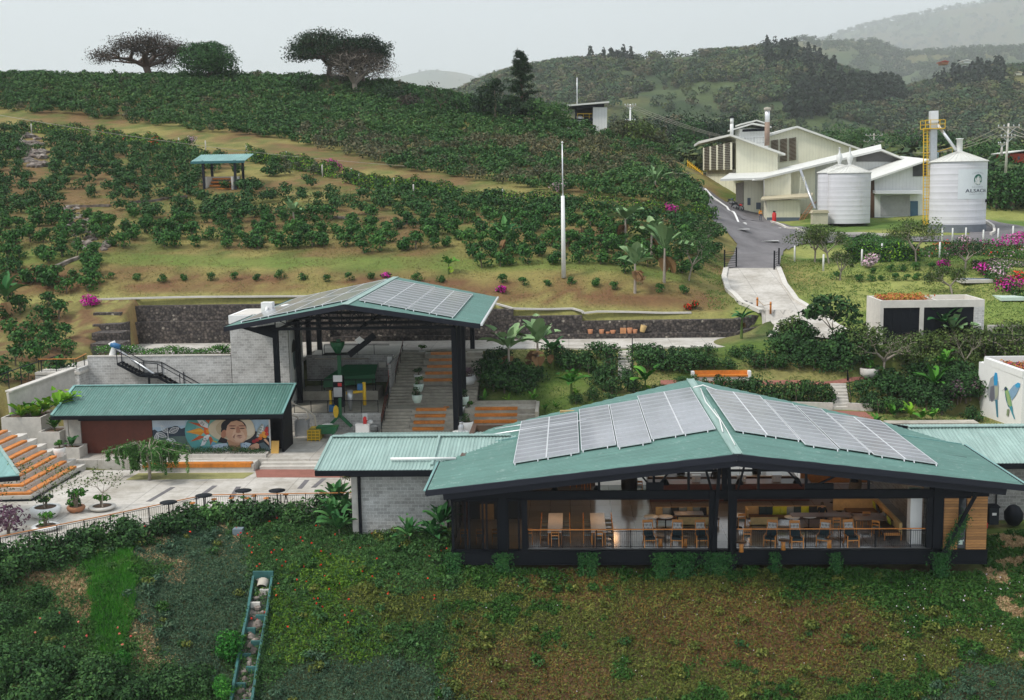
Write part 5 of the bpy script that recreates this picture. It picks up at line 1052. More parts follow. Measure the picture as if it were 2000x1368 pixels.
wfn=empty('wire_fence',(0,0,0),0,'dark wire fence with a single top rail on the brown bank at left','fence');P=[PY(-10,736,84),PY(40,718,87),PY(118,693,92)]
m=MB();m.tube(P,.04,6);m.tube([p-Vector((0,0,.6))for p in P],.015,4);m.build('rail',M['dark_fascia'],wfn)
for k in(0,.25,.5,.75,1):q=P[0].lerp(P[1],k*2)if k<.5 else P[1].lerp(P[2],k*2-1);MB().bar(q,q-Vector((0,0,1.6)),.05).build('post',M['dark_fascia'],wfn)
# =============================================================== machinery in the pavilion
def thing(name,label,cat):return empty(name,(0,0,0),0,label,cat)
G=M['green_paint']
t=thing('pulping_tower','tall green pipe tower with a dark hopper over the coffee machines','machine');p=PZ(664,800,12.9);x,y=p.x,91.5;x=PY(664,740,91.5).x
MB().box(x-.14,x+.14,y-.14,y+.14,12.9,18.2).build('pole',G,t);MB().lathe([(.2,0),(.55,.6),(.6,.9)],(x-.1,y,17.1),8,smooth=False).build('hopper',G,t);m=MB();m.box(x-1.2,x+.9,y-.6,y+.6,17.0,17.06);m.bar((x+.9,y-.6,17),(x+3.0,y-.6,18.6),.05,.5);m.bar((x-1.2,y-.6,17),(x-1.2,y-.6,18),.05);m.build('platform',M['black_steel'],t);MB().prism([(x+1.4,y-.7,18.2),(x+1.8,y-.7,18.5),(x+2.2,y-.7,18.2),(x+1.8,y-.7,17.9)],None,(0,.03,0)).build('sign_plate',M['white_paint'],t)
t=thing('pulping_machine','blue black and yellow coffee pulping machine on the middle terrace','machine')
MB().box(x-.1,x+.7,y-2.4,y-1.8,13.2,15.6).build('cabinet',M['black_steel'],t);MB().box(x-.05,x+.6,y-2.45,y-2.401,14.0,14.75).build('panel',M['steel'],t);MB().box(x-.05,x+.65,y-2.46,y-2.401,15.2,15.7).build('screen',M['white_paint'],t);MB().box(x+.3,x+.6,y-2.48,y-2.401,14.85,15.1).build('red_box',M['red'],t)
MB().box(x-.42,x-.25,y-2.4,y-2.1,13.3,14.5).build('belt_guard',M['yellow'],t);MB().tube([(x+.9,y-2.2,14.25),(x+2.2,y-2.2,14.4)],.12,8).tube([(x+2.3,y-2.2,13.3),(x+2.3,y-2.2,15.1)],.14,8).build('yellow_pipe',M['yellow'],t);MB().lathe([(.22,0),(.25,.1),(.25,1.1),(.2,1.2)],(x-.2,y-2.5,12.2),12).build('blue_drum',M['blue_paint'],t);MB().lathe([(.1,0),(.22,.9),(.24,1.6)],(x+1.2,y-2.3,12.9),12).build('cyclone',M['steel'],t);MB().box(x+1.8,x+2.2,y-2.4,y-2.0,14.5,15.0).build('motor',M['blue_paint'],t)
t=thing('green_cover','dark green cloth canopy sagging behind the yellow coffee machine','canopy');MB().prism([(x-1.8,94,14.6),(x+2.4,94,14.9),(x+2.4,95.5,15.5),(x-.3,95.5,15.5)],None,(0,0,.06)).prism([(x-1.9,93.9,13.9),(x+2.4,93.9,14.3),(x+2.4,93.9,14.95),(x-1.8,93.9,14.65)],None,(0,.05,0)).build('cloth',G,t)
for q in(x-1.8,x+2.4):MB().bar((q,93.95,12.9),(q,93.95,14.6),.06).build('post',M['black_steel'],t)
t=thing('green_chute','green inverted-Y chute with a yellow oval guard on the lower floor','machine');xx=PY(659,830,87.4).x
for s in(-1,1):MB().bar((xx+.2,87.4,12.9),(xx+.2+s*.9,87.4,12.0),.22).build('chute_arm',G,t)
MB().bar((xx+.25,87.5,12.7),(xx+.25,87.5,14.2),.2).build('stem',G,t);MB().prism([(xx-.05+.2*cos(q),87.2,13.2+.48*sin(q))for q in np.linspace(0,2*pi,16,endpoint=False)],None,(0,.15,0)).build('belt_guard',M['yellow'],t)
o=MB().lathe([(.38,0),(.42,.6),(.42,.85),(.36,.86)],(PY(640,842,86.6).x,86.6,11.5),14).build('white_barrel',M['white_paint']);tag(o,'white plastic barrel under the green chute','barrel')
t=thing('green_tray','green low trough standing before the white barrel','trough');q=PY(640,852,85.6).x;MB().prism([(q-.6,85.2,11.9),(q+.6,85.2,11.9),(q+.8,85.2,12.4),(q-.8,85.2,12.4)],None,(0,1.0,0)).build('trough',G,t);MB().box(q-.5,q-.4,85.3,85.4,11.5,11.9).build('leg',G,t);MB().box(q+.4,q+.5,85.3,85.4,11.5,11.9).build('leg',G,t)
t=thing('yellow_crate_cart','yellow caged crate on the floor right of the steel tank','crate');q=PY(615,862,85).x;m=MB()
MB().box(q-.45,q+.45,84.6,86.2,11.55,12.3).build('crate',simple('dirty yellow',(.36,.27,.03),.7,0,.4,5),t)
for k in range(4):m.box(q-.47,q+.47,84.57,84.6,11.6+.22*k,11.66+.22*k)
for k in range(4):m.box(q-.47+.3*k,q-.42+.3*k,84.55,84.58,11.5,12.35)
m.build('cage_bars',M['yellow'],t)
t=thing('steel_tank','square steel tank with cream pipes against the lower block wall','tank');q=PY(590,850,86.5).x;MB().box(q-.5,q+.5,86.3,87.1,11.5,12.7).build('tank',M['steel'],t);cp=simple('cream pipe',(.55,.5,.42),.5)
MB().tube([(q-1.6,86.6,14.5),(q+.5,86.6,13.4),(q+1.0,86.6,13.0),(q+1.1,86.4,12.2)],.07,8).build('pipe',cp,t);MB().tube([(q-1.5,86.6,13.5),(q-.3,86.6,12.9),(q-.2,86.6,12.6)],.07,8).build('pipe',cp,t);MB().tube([(q+.4,86.5,13.4),(q+.55,86.5,12.9),(q+.2,86.5,12.6)],.06,8).build('pipe',cp,t)
o=MB().box(-.5,.5,-.3,.3,0,.95).box(-.52,.52,-.32,.32,.95,1.0).build('white_cabinet',M['white_paint']);o.location=(PY(709,850,86).x,86.0,11.5);tag(o,'white cabinet behind the ridge of the pale green wing roof','cabinet')
o=MB().lathe([(.14,0),(.14,.45),(.05,.55)],n=10).build('red_canister',M['red']);o.location=(PY(713,832,86).x,86,12.5);tag(o,'small red canister standing on the white cabinet','canister')
t=thing('scale_bench','small bench with white scale beside the white cabinet','bench');q=PY(728,845,87).x;MB().box(q-.4,q+.4,86.8,87.3,12.1,12.2).build('top',M['steel'],t);MB().lathe([(.05,0),(.2,.15),(.2,.3),(.05,.4)],(q-.15,87,12.2),10).build('scale',M['white_paint'],t)
for s in(-.35,.35):MB().bar((q+s,87,11.5),(q+s,87,12.1),.06).build('leg',M['black_steel'],t)
for px,py,Y,q in((761,705,96.25,'upper'),(713,816,87.95,'lower')):
 p=PY(px,py,Y);t=empty('warning_sign',(p.x,Y,p.z),0,'white warning sign with red diagonal marks on the %s block wall'%q,'sign','warning signs');MB().box(-.2,.2,-.02,0,-.35,.35).build('board',M['white_paint'],t);m=MB()
 for k in range(3):m.prism([(-.17+.12*k,-.026,-.32),(-.1+.12*k,-.026,-.32),(-.04+.12*k,-.026,-.2),(-.11+.12*k,-.026,-.2)],None,(0,.004,0))
 m.build('red_marks',M['red'],t)
p=PY(761,727,96.2);t=empty('fire_extinguisher',(p.x,p.y,p.z),0,'red fire extinguisher hanging on the upper block wall under the sign','fire extinguisher');MB().lathe([(.12,-.45),(.14,-.3),(.14,.15),(.05,.25)],n=10).build('cylinder',M['red'],t);MB().box(-.12,.12,-.06,.06,.25,.34).build('handle',M['black_steel'],t)
p=PY(747,713,96.2);o=MB().box(-.3,.3,-.1,0,-.22,.22).box(-.12,.12,-.11,-.1,-.1,.1).build('meter_box',M['concrete_light']);o.location=p;tag(o,'pale meter box on the upper block wall left of the sign','box')
m=MB();m.tube([PY(615,701,96.2),PY(720,701,96.2),PY(721,725,96.2),PY(690,729,96.2)],.06,7);o=m.build('wall_pipe',cp);tag(o,'cream pipe running along the upper block wall behind the machines','pipe')
p=PZ(895,848,11.5);t=empty('white_round_table',(-8.0,84.4,11.5),0,'white round table right of the front pavilion column carrying a milk can','table');MB().lathe([(.55,.62),(.6,.65),(.6,.7),(.001,.71)],n=20,close=False).build('tabletop',M['white_paint'],t);MB().lathe([(.4,0),(.42,.62)],n=14).build('base',M['concrete_light'],t)
o=MB().lathe([(.2,0),(.23,.08),(.23,.38),(.14,.5),(.13,.62),(.17,.66),(.001,.68)],n=16,close=False).build('milk_can',M['steel']);o.location=(-7.95,84.4,12.21);tag(o,'silver milk can standing on the white round table','can')
# =============================================================== white building with painted birds
wb=empty('bird_mural_building',(0,0,0),0,'white walled building with two painted hummingbirds and a planted flat roof','building')
A=Vector((31.85,92.0,0));B=Vector((32.95,86.0,0));dd=(B-A).normalized();nn=Vector((-dd.y,dd.x,0));nn=nn if nn.x<0 else-nn
zA=PY(1911,707,92).z;m=MB();m.m(M['white_paint'])
m.prism([(A.x,A.y,11),(B.x,B.y,11),(B.x,B.y,zA-.25),(A.x,A.y,zA)],None,-nn*.3);m.prism([(B.x,B.y,11),(B.x+6,B.y,11),(B.x+6,B.y,zA-.3),(B.x,B.y,zA-.25)],None,(0,.3,0));m.prism([(A.x+.5,A.y,zA),(A.x+8,A.y,zA),(A.x+8,A.y,zA+.4),(A.x+.5,A.y,zA+.4)],None,(0,.25,0));C_=A+dd*.7
m.prism([(C_.x,C_.y,zA-.05),(B.x-.05,B.y,zA-.3),(B.x-.05,B.y,zA+.2),(C_.x,C_.y,zA+.42)],None,-nn*.4);m.prism([(A.x+.3,A.y,11),(A.x+8,A.y,11),(A.x+8,A.y,zA),(A.x+.3,A.y,zA)],None,(0,.2,0));m.build('wall',None,wb)
m=MB();m.prism([(A.x+.4,A.y,zA-.35),(B.x+.3,B.y+.2,zA-.35),(B.x+8,B.y+.2,zA-.35),(A.x+8,A.y,zA-.35)],None,(0,0,.3));m.build('roof_soil',M['soil'],wb)
def onface(px,py,k):v=PP(px,py,A,nn);return v+nn*(.012+.004*k)
def crop(pts):return[(1880+u/8.55,690+v/8.55)for u,v in pts]
bm_=MB();kk=[0]
def bp(c,pts):kk[0]+=1;P=[onface(*q,kk[0])for q in crop(pts)];bm_.m(fm(c)).prism(P,None,nn*-.003)
bp((.30,.32,.33),[(430,560),(470,420),(520,380),(600,470),(612,560),(600,780),(520,800),(450,800),(410,640)]);bp((.14,.14,.17),[(470,560),(530,540),(540,760),(490,820),(455,740)]);bp((.03,.30,.58),[(525,400),(545,325),(580,330),(592,430),(585,540),(530,540)]);bp((.38,.4,.3),[(545,560),(600,560),(600,700),(550,780)]);bp((.05,.2,.28),[(548,780),(590,780),(600,1080),(575,1060)])
bp((.22,.36,.5),[(775,640),(850,545),(930,490),(968,505),(965,560),(900,700),(830,790)]);bp((.04,.33,.6),[(880,530),(935,490),(970,510),(960,570),(910,580)]);bp((.20,.38,.16),[(705,580),(735,555),(765,600),(800,700),(830,850),(840,930),(790,910),(745,790),(720,680)]);bp((.32,.42,.18),[(735,620),(760,630),(800,780),(810,900),(770,850)])
bp((.02,.05,.09),[(705,590),(725,560),(760,590),(750,620),(715,630)]);bp((.05,.28,.36),[(790,900),(840,880),(850,980),(885,1100),(870,1100),(830,1000)]);bp((.03,.12,.22),[(715,650),(730,690),(760,840),(800,910),(770,890),(735,780)]);bp((.1,.1,.12),[(650,632),(705,605),(705,613)]);bp((.22,.28,.16),[(755,940),(795,930),(775,1050),(745,1040)])
bm_.build('bird_painting',None,wb)
# =============================================================== garage block
gbk=empty('garage_block',(0,0,0),0,'pale concrete garage with two black doors and a planted flat roof','garage');gx0,gx1,gy=25.75,34.2,98.0;zt_=20.05;zb_=17.0
d1=(PY(1726,600,gy).x,PY(1797,600,gy).x);d2=(PY(1805,600,gy).x,PY(1903,600,gy).x);zd=19.45
m=MB();m.m(M['concrete_light']);m.box(gx0,gx1,gy,gy+.25,zd,zt_);m.box(gx0,d1[0],gy,gy+.25,zb_-1,zd);m.box(d1[1],d2[0],gy,gy+.25,zb_-1,zd);m.m(M['block_x']);m.box(d2[1],gx1,gy,gy+.25,zb_-1,zd);m.m(M['concrete_light']);m.box(gx0,gx0+.25,gy+.25,gy+4.5,zb_-1,zt_);m.box(gx1-.25,gx1,gy+.25,gy+4.5,zb_-1,zt_);m.box(gx0+.25,gx1-.25,gy+4.25,gy+4.5,zb_-1,zt_);m.box(30.2,30.4,gy+.25,gy+4.25,19.5,zt_);m.build('wall',None,gbk)
MB().box(gx0+.25,gx1-.25,gy+.25,gy+4.25,19.4,19.5).build('roof_slab',M['concrete'],gbk);MB().box(gx0+.3,30.2,gy+.3,gy+4.2,19.5,19.85).build('roof_soil',simple('red soil',(.28,.13,.08),.95,0,.3,4,.4),gbk)
for a,b in(d1,d2):
 m=MB();m.box(a,b,gy+.12,gy+.2,zb_-.6,zd)
 for k in range(1,4):m.box(a+(b-a)*k/4-.01,a+(b-a)*k/4+.01,gy+.1,gy+.12,zb_-.6,zd)
 m.build('door',M['black_steel'],gbk)
MB().box(gx1+.001,gx1+.03,gy+1,gy+2.2,17,19.2).build('side_door',M['black_steel'],gbk);p=PY(1913,635,gy-.02);MB().box(p.x-.15,p.x+.15,gy-.03,gy,p.z-.15,p.z+.15).build('notice',M['white_paint'],gbk)
m=MB();m.box(34.3,44,97.2,97.5,16.2,18.0);o=m.build('concrete_side_wall',M['concrete']);tag(o,'low stained concrete wall right of the garage','wall')
pt=railing('black_gate_rail',[(33.8,94.5,16.6),(40,94.2,16.4)],1.0,0,None,M['black_steel'],2,.3);tag(pt,'black horizontal bar gate right of the garage','gate')
# =============================================================== garden stairs, paths, benches
def ground_stair(name,a,b,w,n,label,rail=True,mat=None):
 A=hit(*a);B=hit(*b);t=empty(name,(0,0,0),0,label,'stairs');m=MB()
 for i in range(n):
  p=A.lerp(B,i/n);q=A.lerp(B,(i+1)/n);z=max(p.z,q.z)+.05;m.prism([(p.x-w/2,p.y,z-.6),(p.x+w/2,p.y,z-.6),(q.x+w/2,q.y,z-.6),(q.x-w/2,q.y,z-.6)],None,(0,0,.6))
 m.build('steps',mat or M['concrete'],t)
 if rail:m=MB();m.tube([A+Vector((w/2+.1,0,1.0)),B+Vector((w/2+.1,0,1.0))],.035,6);m.bar(A+Vector((w/2+.1,0,-.2)),A+Vector((w/2+.1,0,1.1)),.08);m.bar(B+Vector((w/2+.1,0,-.2)),B+Vector((w/2+.1,0,1.0)),.06);m.build('handrail',M['black_steel'],t)
ground_stair('garden_stair',(1220,686),(1220,742),1.1,9,'narrow concrete garden stair between dark shrubs below the upper path');ground_stair('garden_stair',(1637,750),(1643,801),1.25,8,'narrow concrete garden stair right of the hedge behind the cafe roof')
strip('brick_path',[(1290,744),(1400,745),(1550,744),(1720,741)],[(1290,753),(1400,753),(1550,752),(1720,748)],M['brick_path'],.06,3);strip('lower_brick_path',[(1610,802),(1690,806)],[(1640,822),(1720,826)],M['brick_path'],.06,4)
A=hit(1490,797);B=hit(1626,800);C_=hit(1655,800);D=hit(1705,803);t=empty('garden_kerb_wall',(0,0,0),0,'low concrete kerb wall at the foot of the garden stair','wall')
for a,b in((A,B),(C_,D)):MB().bar(a+Vector((0,0,.15)),b+Vector((0,0,.15)),.25,.75).build('wall_run',M['concrete'],t)
p=hit(1350,743);q=hit(1466,743);t=empty('garden_bench',(0,0,0),0,'long orange wooden bench with white ends on the garden path','bench');z=p.z
MB().box(p.x+.1,q.x-.1,p.y-.1,p.y+.3,z-.1,z+.28).build('base',M['concrete_light'],t);MB().box(p.x+.2,q.x-.2,p.y-.16,p.y+.34,z+.29,z+.42).box(p.x+.2,q.x-.2,p.y+.3,p.y+.35,z+.42,z+.75).build('seat',M['orange_wood'],t)
for x in(p.x,q.x-.25):MB().box(x,x+.25,p.y-.2,p.y+.4,z-.1,z+.72).build('end_block',M['white_paint'],t)
sw=empty('stone_planter_wall',(0,0,0),0,'low dark stone planter wall between the garden and the right wing roof','wall');m=MB();p=PY(1735,828,76.5);q=PY(1905,826,77);m.box(p.x,q.x,76.6,77.4,11.8,p.z-.1);m.build('stone_face',M['gabion'],sw);m=MB();m.box(p.x-.05,q.x+.05,76.5,77.5,p.z-.1,p.z+.02);m.build('coping',M['concrete_old'],sw)
for px,py,q in((1683,762,'left, beside a small shrub'),(1793,760,'middle, before the banana plant'),(1888,740,'right, near the white bird wall'),(1816,786,'lowest, behind the café roof'.replace('é','e'))):
 p=hit(px,py+8);t=empty('plant_marker',p,0,'small yellow plant marker in the garden, '+q,'marker','yellow plant markers');MB().bar((0,0,0),(0,0,.5),.04).build('stake',M['yellow'],t);MB().box(-.16,.16,-.02,.02,.42,.6).build('plate',M['yellow'],t)
zl_=zt(1200,651);yb=Yg-.28
def basket(px,r,h,q,lean=0,mat=None):
 x=PY(px,645,yb).x;o=MB().lathe([(r*.75,0),(r,h),(r*.92,h),(r*.68,.05),(.001,.06)],n=14,close=False).build('wicker_basket',mat or M['terracotta']);o.location=(x,yb,zl_+(.12 if lean else 0));o.rotation_euler=(0,lean,0);tag(o,q,'basket','baskets on the gabion ledge')
for a in((1153,.26,.4,'wicker basket with white rim, leftmost on the gabion ledge'),(1175,.24,.38,'wicker basket second from the left on the gabion ledge'),(1187,.2,.16,'flat low wicker basket on the gabion ledge'),(1197,.26,.3,'wide wicker basket just left of the two orange boxes'),(1230,.27,.5,'tall wicker basket right of the orange boxes'),(1240,.25,.36,'wicker basket filled with white between two taller ones')):basket(*a)
basket(1254,.3,.62,'tall leaning wicker basket at the right end of the ledge',.3,M['wicker'])
for i,px in enumerate((1214,1220)):o=MB().box(-.13,.13,-.1,.1,0,.5).build('orange_box',simple('faded orange',(.62,.28,.12),.7));o.location=(PY(px,645,yb).x,yb,zl_);tag(o,'tall faded orange box, %s of the pair on the gabion ledge'%('left','right')[i],'box')
def pot(name,loc,prof,mat,label,group=None,soil=None):
 t=empty(name,loc,0,label,'plant pot',group);MB().lathe(prof,n=20,close=False).build('bowl',mat,t);r=soil or(prof[-1][0]);MB().lathe([(.001,prof[-1][1]-.05),(r,prof[-1][1]-.06)],n=16,close=False).build('soil',M['soil'],t);return t
big=[(.55,0),(.80,.2),(.92,.45),(.85,.62),(.62,.62)]
for px,py,s,q,mat in((90,1010,1.0,'big white bowl planter on the terrace, leftmost by the plaza','white_paint'),(90,1035,.85,'big shallow white bowl planter nearest the orange rail','white_paint'),(149,1000,.6,'small terracotta brown bowl planter between the white bowls','terracotta'),(200,996,.85,'wide grey white bowl planter right of the brown one','concrete_light')):
 p=PZ(px,py,11.0);h=.5 if s==.85 else 1;pot('bowl_planter',(p.x,p.y,11.0),[(r*s*(1.0 if s!=.85 else 1.05),z*s*h)for r,z in big],M[mat],q)
p=PZ(98,880,12.6);pot('round_pot',(-35.2,77.9,12.0),[(.25,0),(.38,.3),(.42,.62),(.38,.64)],M['white_paint'],'white round pot on the steps beside the bleachers')
mp_=[(.22,0),(.34,.25),(.38,.55),(.35,.58)]
for px,py,q,mat,sc in((817,745,'white pot highest on the stair edge','white_paint',1),(818,765,'mint green pot in the middle of the stair edge','mint_pot',1.1),(815,787,'mint green pot lowest on the stair edge','mint_pot',1.1),(825,695,'small white pot at the head of the stair','white_paint',.8),(906,790,'mint green pot with tall spikes right of the columns','mint_pot',1.1),(900,808,'white pot right of the front column','white_paint',1),(898,822,'mint green pot second right of the column','mint_pot',1.15),(916,812,'white pot with grassy plant on the side steps','white_paint',1),(912,843,'large white pot with bright fern near the milk can','white_paint',1.3)):
 Y=86 if py>830 else 90.2 if py>780 else 92.5 if py>755 else 95.5 if py>720 else 100.9;p=PY(px,py,Y);t=pot('stair_pot',(p.x,p.y,p.z),[(r*sc,z*sc)for r,z in mp_],M[mat],q,'pots on the stair')
p=PY(912,752,94.8);pot('bowl_planter',(p.x,p.y,p.z-.1),[(.3,0),(.75,.25),(.85,.55),(.7,.85),(.5,.85)],M['white_paint'],'large round white bowl with purple plant on the side steps')
p=hit(1697,738);pot('bowl_planter',p,[(.4,0),(.7,.3),(.72,.75),(.6,.8)],M['concrete_light'],'large grey white bowl on the right end of the brick path')
o=MB().box(-.22,.22,-.05,.05,0,.32).build('orange_crate',M['orange_wood']);o.location=PY(872,802,90.1);tag(o,'small orange board leaning on the landing beside the column','board')
# =============================================================== factory
def ext(m,pts,vec):return m.prism([PY(*p)for p in pts],None,vec)
M['corr_white']=boards('white corrugated sheet',0,(.62,.63,.60),.9)
def ribbed(name,c,w=.5,ax=0):
 t=NT(name);s3=t.n('ShaderNodeSeparateXYZ');t.l(t.tc.outputs['Object'],s3.inputs[0]);fr=t.math('FRACT',t.math('DIVIDE',s3.outputs[ax],w));ln=t.math('LESS_THAN',fr,.12)
 f=t.noise(.25,5,.65);col=t.ramp(f,[(.3,darker(c,.86)),(.6,c)]);col=t.mix(t.math('MULTIPLY',ln,.25),col,darker(c,.5));st=t.noise(.9,6,.8,sc3=(1,1,.12))
 col=t.mix(t.math('MULTIPLY',t.math('SUBTRACT',st,.55,True),1.6,True),col,(.33,.27,.17));return t.done(col,.7)
M['wall_cream']=ribbed('cream sheet wall',(.78,.76,.60));M['wall_white']=ribbed('white sheet wall',(.74,.75,.73));M['silo']=ribbed('grey white silo sheet',(.66,.66,.70),1.15,2)
fa=empty('drying_hall',(0,0,0),0,'cream factory hall with four louvre bays, nearest the uphill road','factory hall')
m=MB();m.m(M['wall_cream']);ext(m,[(1438,271,190),(1519,299,190),(1519,425,190),(1438,425,190)],(0,15,0));m.build('right_wall',None,fa)
m=MB();ext(m,[(1379,334,197),(1437.5,331,190.2),(1437.5,425,190.2),(1379,404,197)],(2,13,0));m.build('left_wall',M['wall_cream'],fa)
m=MB();ext(m,[(1373,289,196.5),(1430,278,189.6),(1430,332,189.6),(1373,333,196.5)],(1.5,10,0));lv=m.build('louvre_box',M['wall_cream'],fa)
m=MB()
for k in range(15):
 t0=(k+.35)/15
 for j in range(4):
  u0=.05+j*.235;u1=u0+.17
  def Q(u,t):a=PY(1373+57*u,(289-11*u)+t*((333-1*u)-(289-11*u)),196.5-6.9*u);return a+Vector((-.05,-.10,0))
  a=Q(u0,t0);b=Q(u1,t0);m.bar(a,b,.12,.13)
m.build('louvre_slots',simple('dark slot',(.07,.05,.04),.9),lv)
m=MB();ext(m,[(1365,276,198),(1427,262,188.6),(1427,266,188.6),(1365,281,198)],(1,17,0));ext(m,[(1427,262,188.6),(1534,300,188.6),(1534,304,188.6),(1427,266,188.6)],(0,17,0));m.build('roof',M['roof_white'],fa)
m=MB();ext(m,[(1382,333.5,196.6),(1436,332,190.1),(1436,339,190.1),(1382,340,196.6)],(0,.4,0));m.build('dark_band',M['concrete_old'],fa);m=MB();ext(m,[(1393,366,195),(1397,366,194.6),(1397,381,194.6),(1393,381,195)],(-.1,-.3,0));m.build('door_slot',M['black_steel'],fa);m=MB();ext(m,[(1399,381,194.5),(1406,382,194),(1406,392,194),(1399,389,194.5)],(-.1,-.3,0));m.build('window',M['grey_paint'],fa)
fb=empty('rear_hall',(0,0,0),0,'taller cream factory hall with three louvre bays behind the first one','factory hall')
m=MB();ext(m,[(1500,268,206),(1557,250,206),(1684,294,206),(1684,340,206),(1500,340,206)],(0,16,0));m.build('wall',M['wall_cream'],fb)
m=MB();ext(m,[(1494,264,205),(1557,246,205),(1557,250,205),(1494,269,205)],(0,18,0));ext(m,[(1557,246,205),(1692,294,205),(1692,298,205),(1557,250,205)],(0,18,0));m.build('roof',M['roof_white'],fb)
m=MB()
for k in range(17):
 for j in range(3):x0=1506+17.5*j;py=276+k*2.6-(2.2*j);m.bar(PY(x0,py,205.8),PY(x0+14,py-2.2,205.8),.14,.14)
m.build('louvre_slots',simple('brown slot',(.10,.065,.04),.9),fb)
fv=empty('vent_house',(0,0,0),0,'small raised vent house with double white roof between both halls','vent house');m=MB();ext(m,[(1445,252,203),(1500,250,203),(1500,290,203),(1445,290,203)],(0,6,0));m.build('wall',M['wall_white'],fv)
m=MB();ext(m,[(1434,251,202),(1470,240,202),(1507,247,202),(1507,250,202),(1470,243.5,202),(1434,254,202)],(0,8,0));ext(m,[(1446,242,202),(1478,234,202),(1494,239,202),(1494,241.5,202),(1478,237,202),(1446,245,202)],(0,6,0));m.build('roof',M['roof_white'],fv)
m=MB();ext(m,[(1450,253,201.9),(1496,250,201.9),(1496,256,201.9),(1450,258,201.9)],(0,.05,0));m.build('opening',M['black_steel'],fv);rl=railing('catwalk_rail',[PY(1455,282,200),PY(1500,280,200)],1.1,.5,fv,M['alu'],1.5,.1)
def stack(name,px,y0,y1,Y,r,label,mats):
 a=PY(px,y1,Y);b=PY(px,y0,Y);t=empty(name,(a.x,a.y,a.z),0,label,'chimney');h=b.z-a.z
 MB().lathe([(r,0),(r,h*.62)],n=12).build('lower_pipe',mats[0],t);MB().lathe([(r*.97,h*.62),(r*.97,h*.93)],n=12).build('upper_pipe',mats[1],t);MB().lathe([(r*1.35,h*.93),(r*1.4,h),(.02,h+.15)],n=12).build('cap',mats[2],t);return t
stack('chimney',1429,228,266,189,.28,'thin white chimney with a dark cap on the front hall ridge',(M['white_paint'],M['white_paint'],M['black_steel']));stack('chimney',1498,211,285,196,.42,'tall rusty chimney pipe with a bright upper section',(simple('rusty steel',(.30,.21,.16),.7,0,.5,1.5),M['alu'],M['concrete_old']))
fc=empty('long_low_hall',(0,0,0),0,'low cream factory hall with a long sloping white roof behind the grey silos','factory hall')
m=MB();m.m(M['wall_cream']);ext(m,[(1453,352,182),(1493,345,182),(1493,440,182),(1453,430,182)],(0,8,0));ext(m,[(1493,345,180),(1545,334,180),(1545,440,180),(1493,440,180)],(0,9,0));ext(m,[(1545,334,183),(1592,324,183),(1592,440,183),(1545,440,183)],(0,6,0));m.m(M['wall_white']);ext(m,[(1588,326,186),(1722,297,186),(1784,320,186),(1784,440,186),(1588,440,186)],(0,9,0));m.build('wall',None,fc)
m=MB();ext(m,[(1407,350,178.5),(1490,347,178.5),(1722,291,184.5),(1722,295,184.5),(1490,351,178.5),(1407,354,178.5)],(3.5,14,1.1));ext(m,[(1722,291,184.5),(1783,316,184.5),(1783,320,184.5),(1722,295,184.5)],(0,10,0));m.build('roof',M['roof_white'],fc)
m=MB();ext(m,[(1439,358,182.2),(1453,356,182.2),(1453,421,182.2),(1439,414,182.2)],(0,1,0));m.build('shutter_door',simple('brown grey shutter',(.30,.27,.23),.8),fc)
m=MB();ext(m,[(1673,303,185.8),(1722,296,185.8),(1770,314,185.8),(1770,316,185.8),(1673,316,185.8)],(0,.1,0));m.build('clerestory_window',simple('grey mesh',(.12,.12,.12),.7),fc)
m=MB();ext(m,[(1497,392,177.6),(1563,391,177.6),(1563,440,177.6),(1497,440,177.6)],(0,2.5,0));an=m.build('front_annex',M['wall_cream'],fc)
m=MB();ext(m,[(1486,389,176.8),(1586,384,176.8),(1586,387,176.8),(1486,392,176.8)],(1,4,.5));m.build('annex_roof',M['roof_tan'],fc)
for a,b,c,d,q in((1460,387,1466,401,'window'),(1477,396,1486,409,'window')):m=MB();ext(m,[(a,b,181.9),(c,b,181.9),(c,d,181.9),(a,d,181.9)],(0,.05,0));m.build('window',M['grey_paint'],fc)
m=MB();ext(m,[(1457,421,181.85),(1490,427,181.85),(1490,432,181.85),(1457,426,181.85)],(0,.1,0));ext(m,[(1498,425,177.5),(1563,425,177.5),(1563,433,177.5),(1498,433,177.5)],(0,.1,0));m.build('base_band',M['grey_paint'],fc)
m=MB();m.tube([PY(1470,352,178.4),PY(1492,352,179.5),PY(1492,390,179.5)],.12,6);m.build('gutter_pipe',M['white_paint'],fc)
fd=empty('loading_shed',(0,0,0),0,'white gabled shed with a grey shutter and blue door between the silos','shed')
m=MB();ext(m,[(1708,351,176),(1816,314,176),(1822,440,176),(1708,440,176)],(0,12,0));m.build('wall',M['wall_white'],fd);m=MB();ext(m,[(1695,352,174.5),(1816,311,174.5),(1816,314,174.5),(1695,356,174.5)],(0,15,.8));m.build('roof',M['roof_white'],fd)
m=MB();ext(m,[(1711,373,174.2),(1803,373,174.2),(1803,379,174.2),(1711,379,174.2)],(0,1.8,.1));m.build('canopy',M['alu'],fd);m=MB();ext(m,[(1720,383,175.9),(1777,382,175.9),(1777,422,175.9),(1720,422,175.9)],(0,.06,0));m.build('shutter_door',simple('grey shutter',(.36,.36,.37),.7),fd);m=MB();ext(m,[(1778,393,175.9),(1793,393,175.9),(1793,425,175.9),(1778,425,175.9)],(0,.06,0));m.build('door',simple('blue door',(.05,.12,.2),.6),fd)
m=MB();ext(m,[(1783,325,175.9),(1812,316,175.9),(1812,344,175.9),(1783,345,175.9)],(0,.06,0));m.build('clerestory_window',simple('dark mesh',(.06,.06,.065),.7),fd);m=MB();ext(m,[(1706,425,175.8),(1822,424,175.8),(1822,439,175.8),(1706,440,175.8)],(0,.1,0));m.build('base_band',M['grey_paint'],fd)
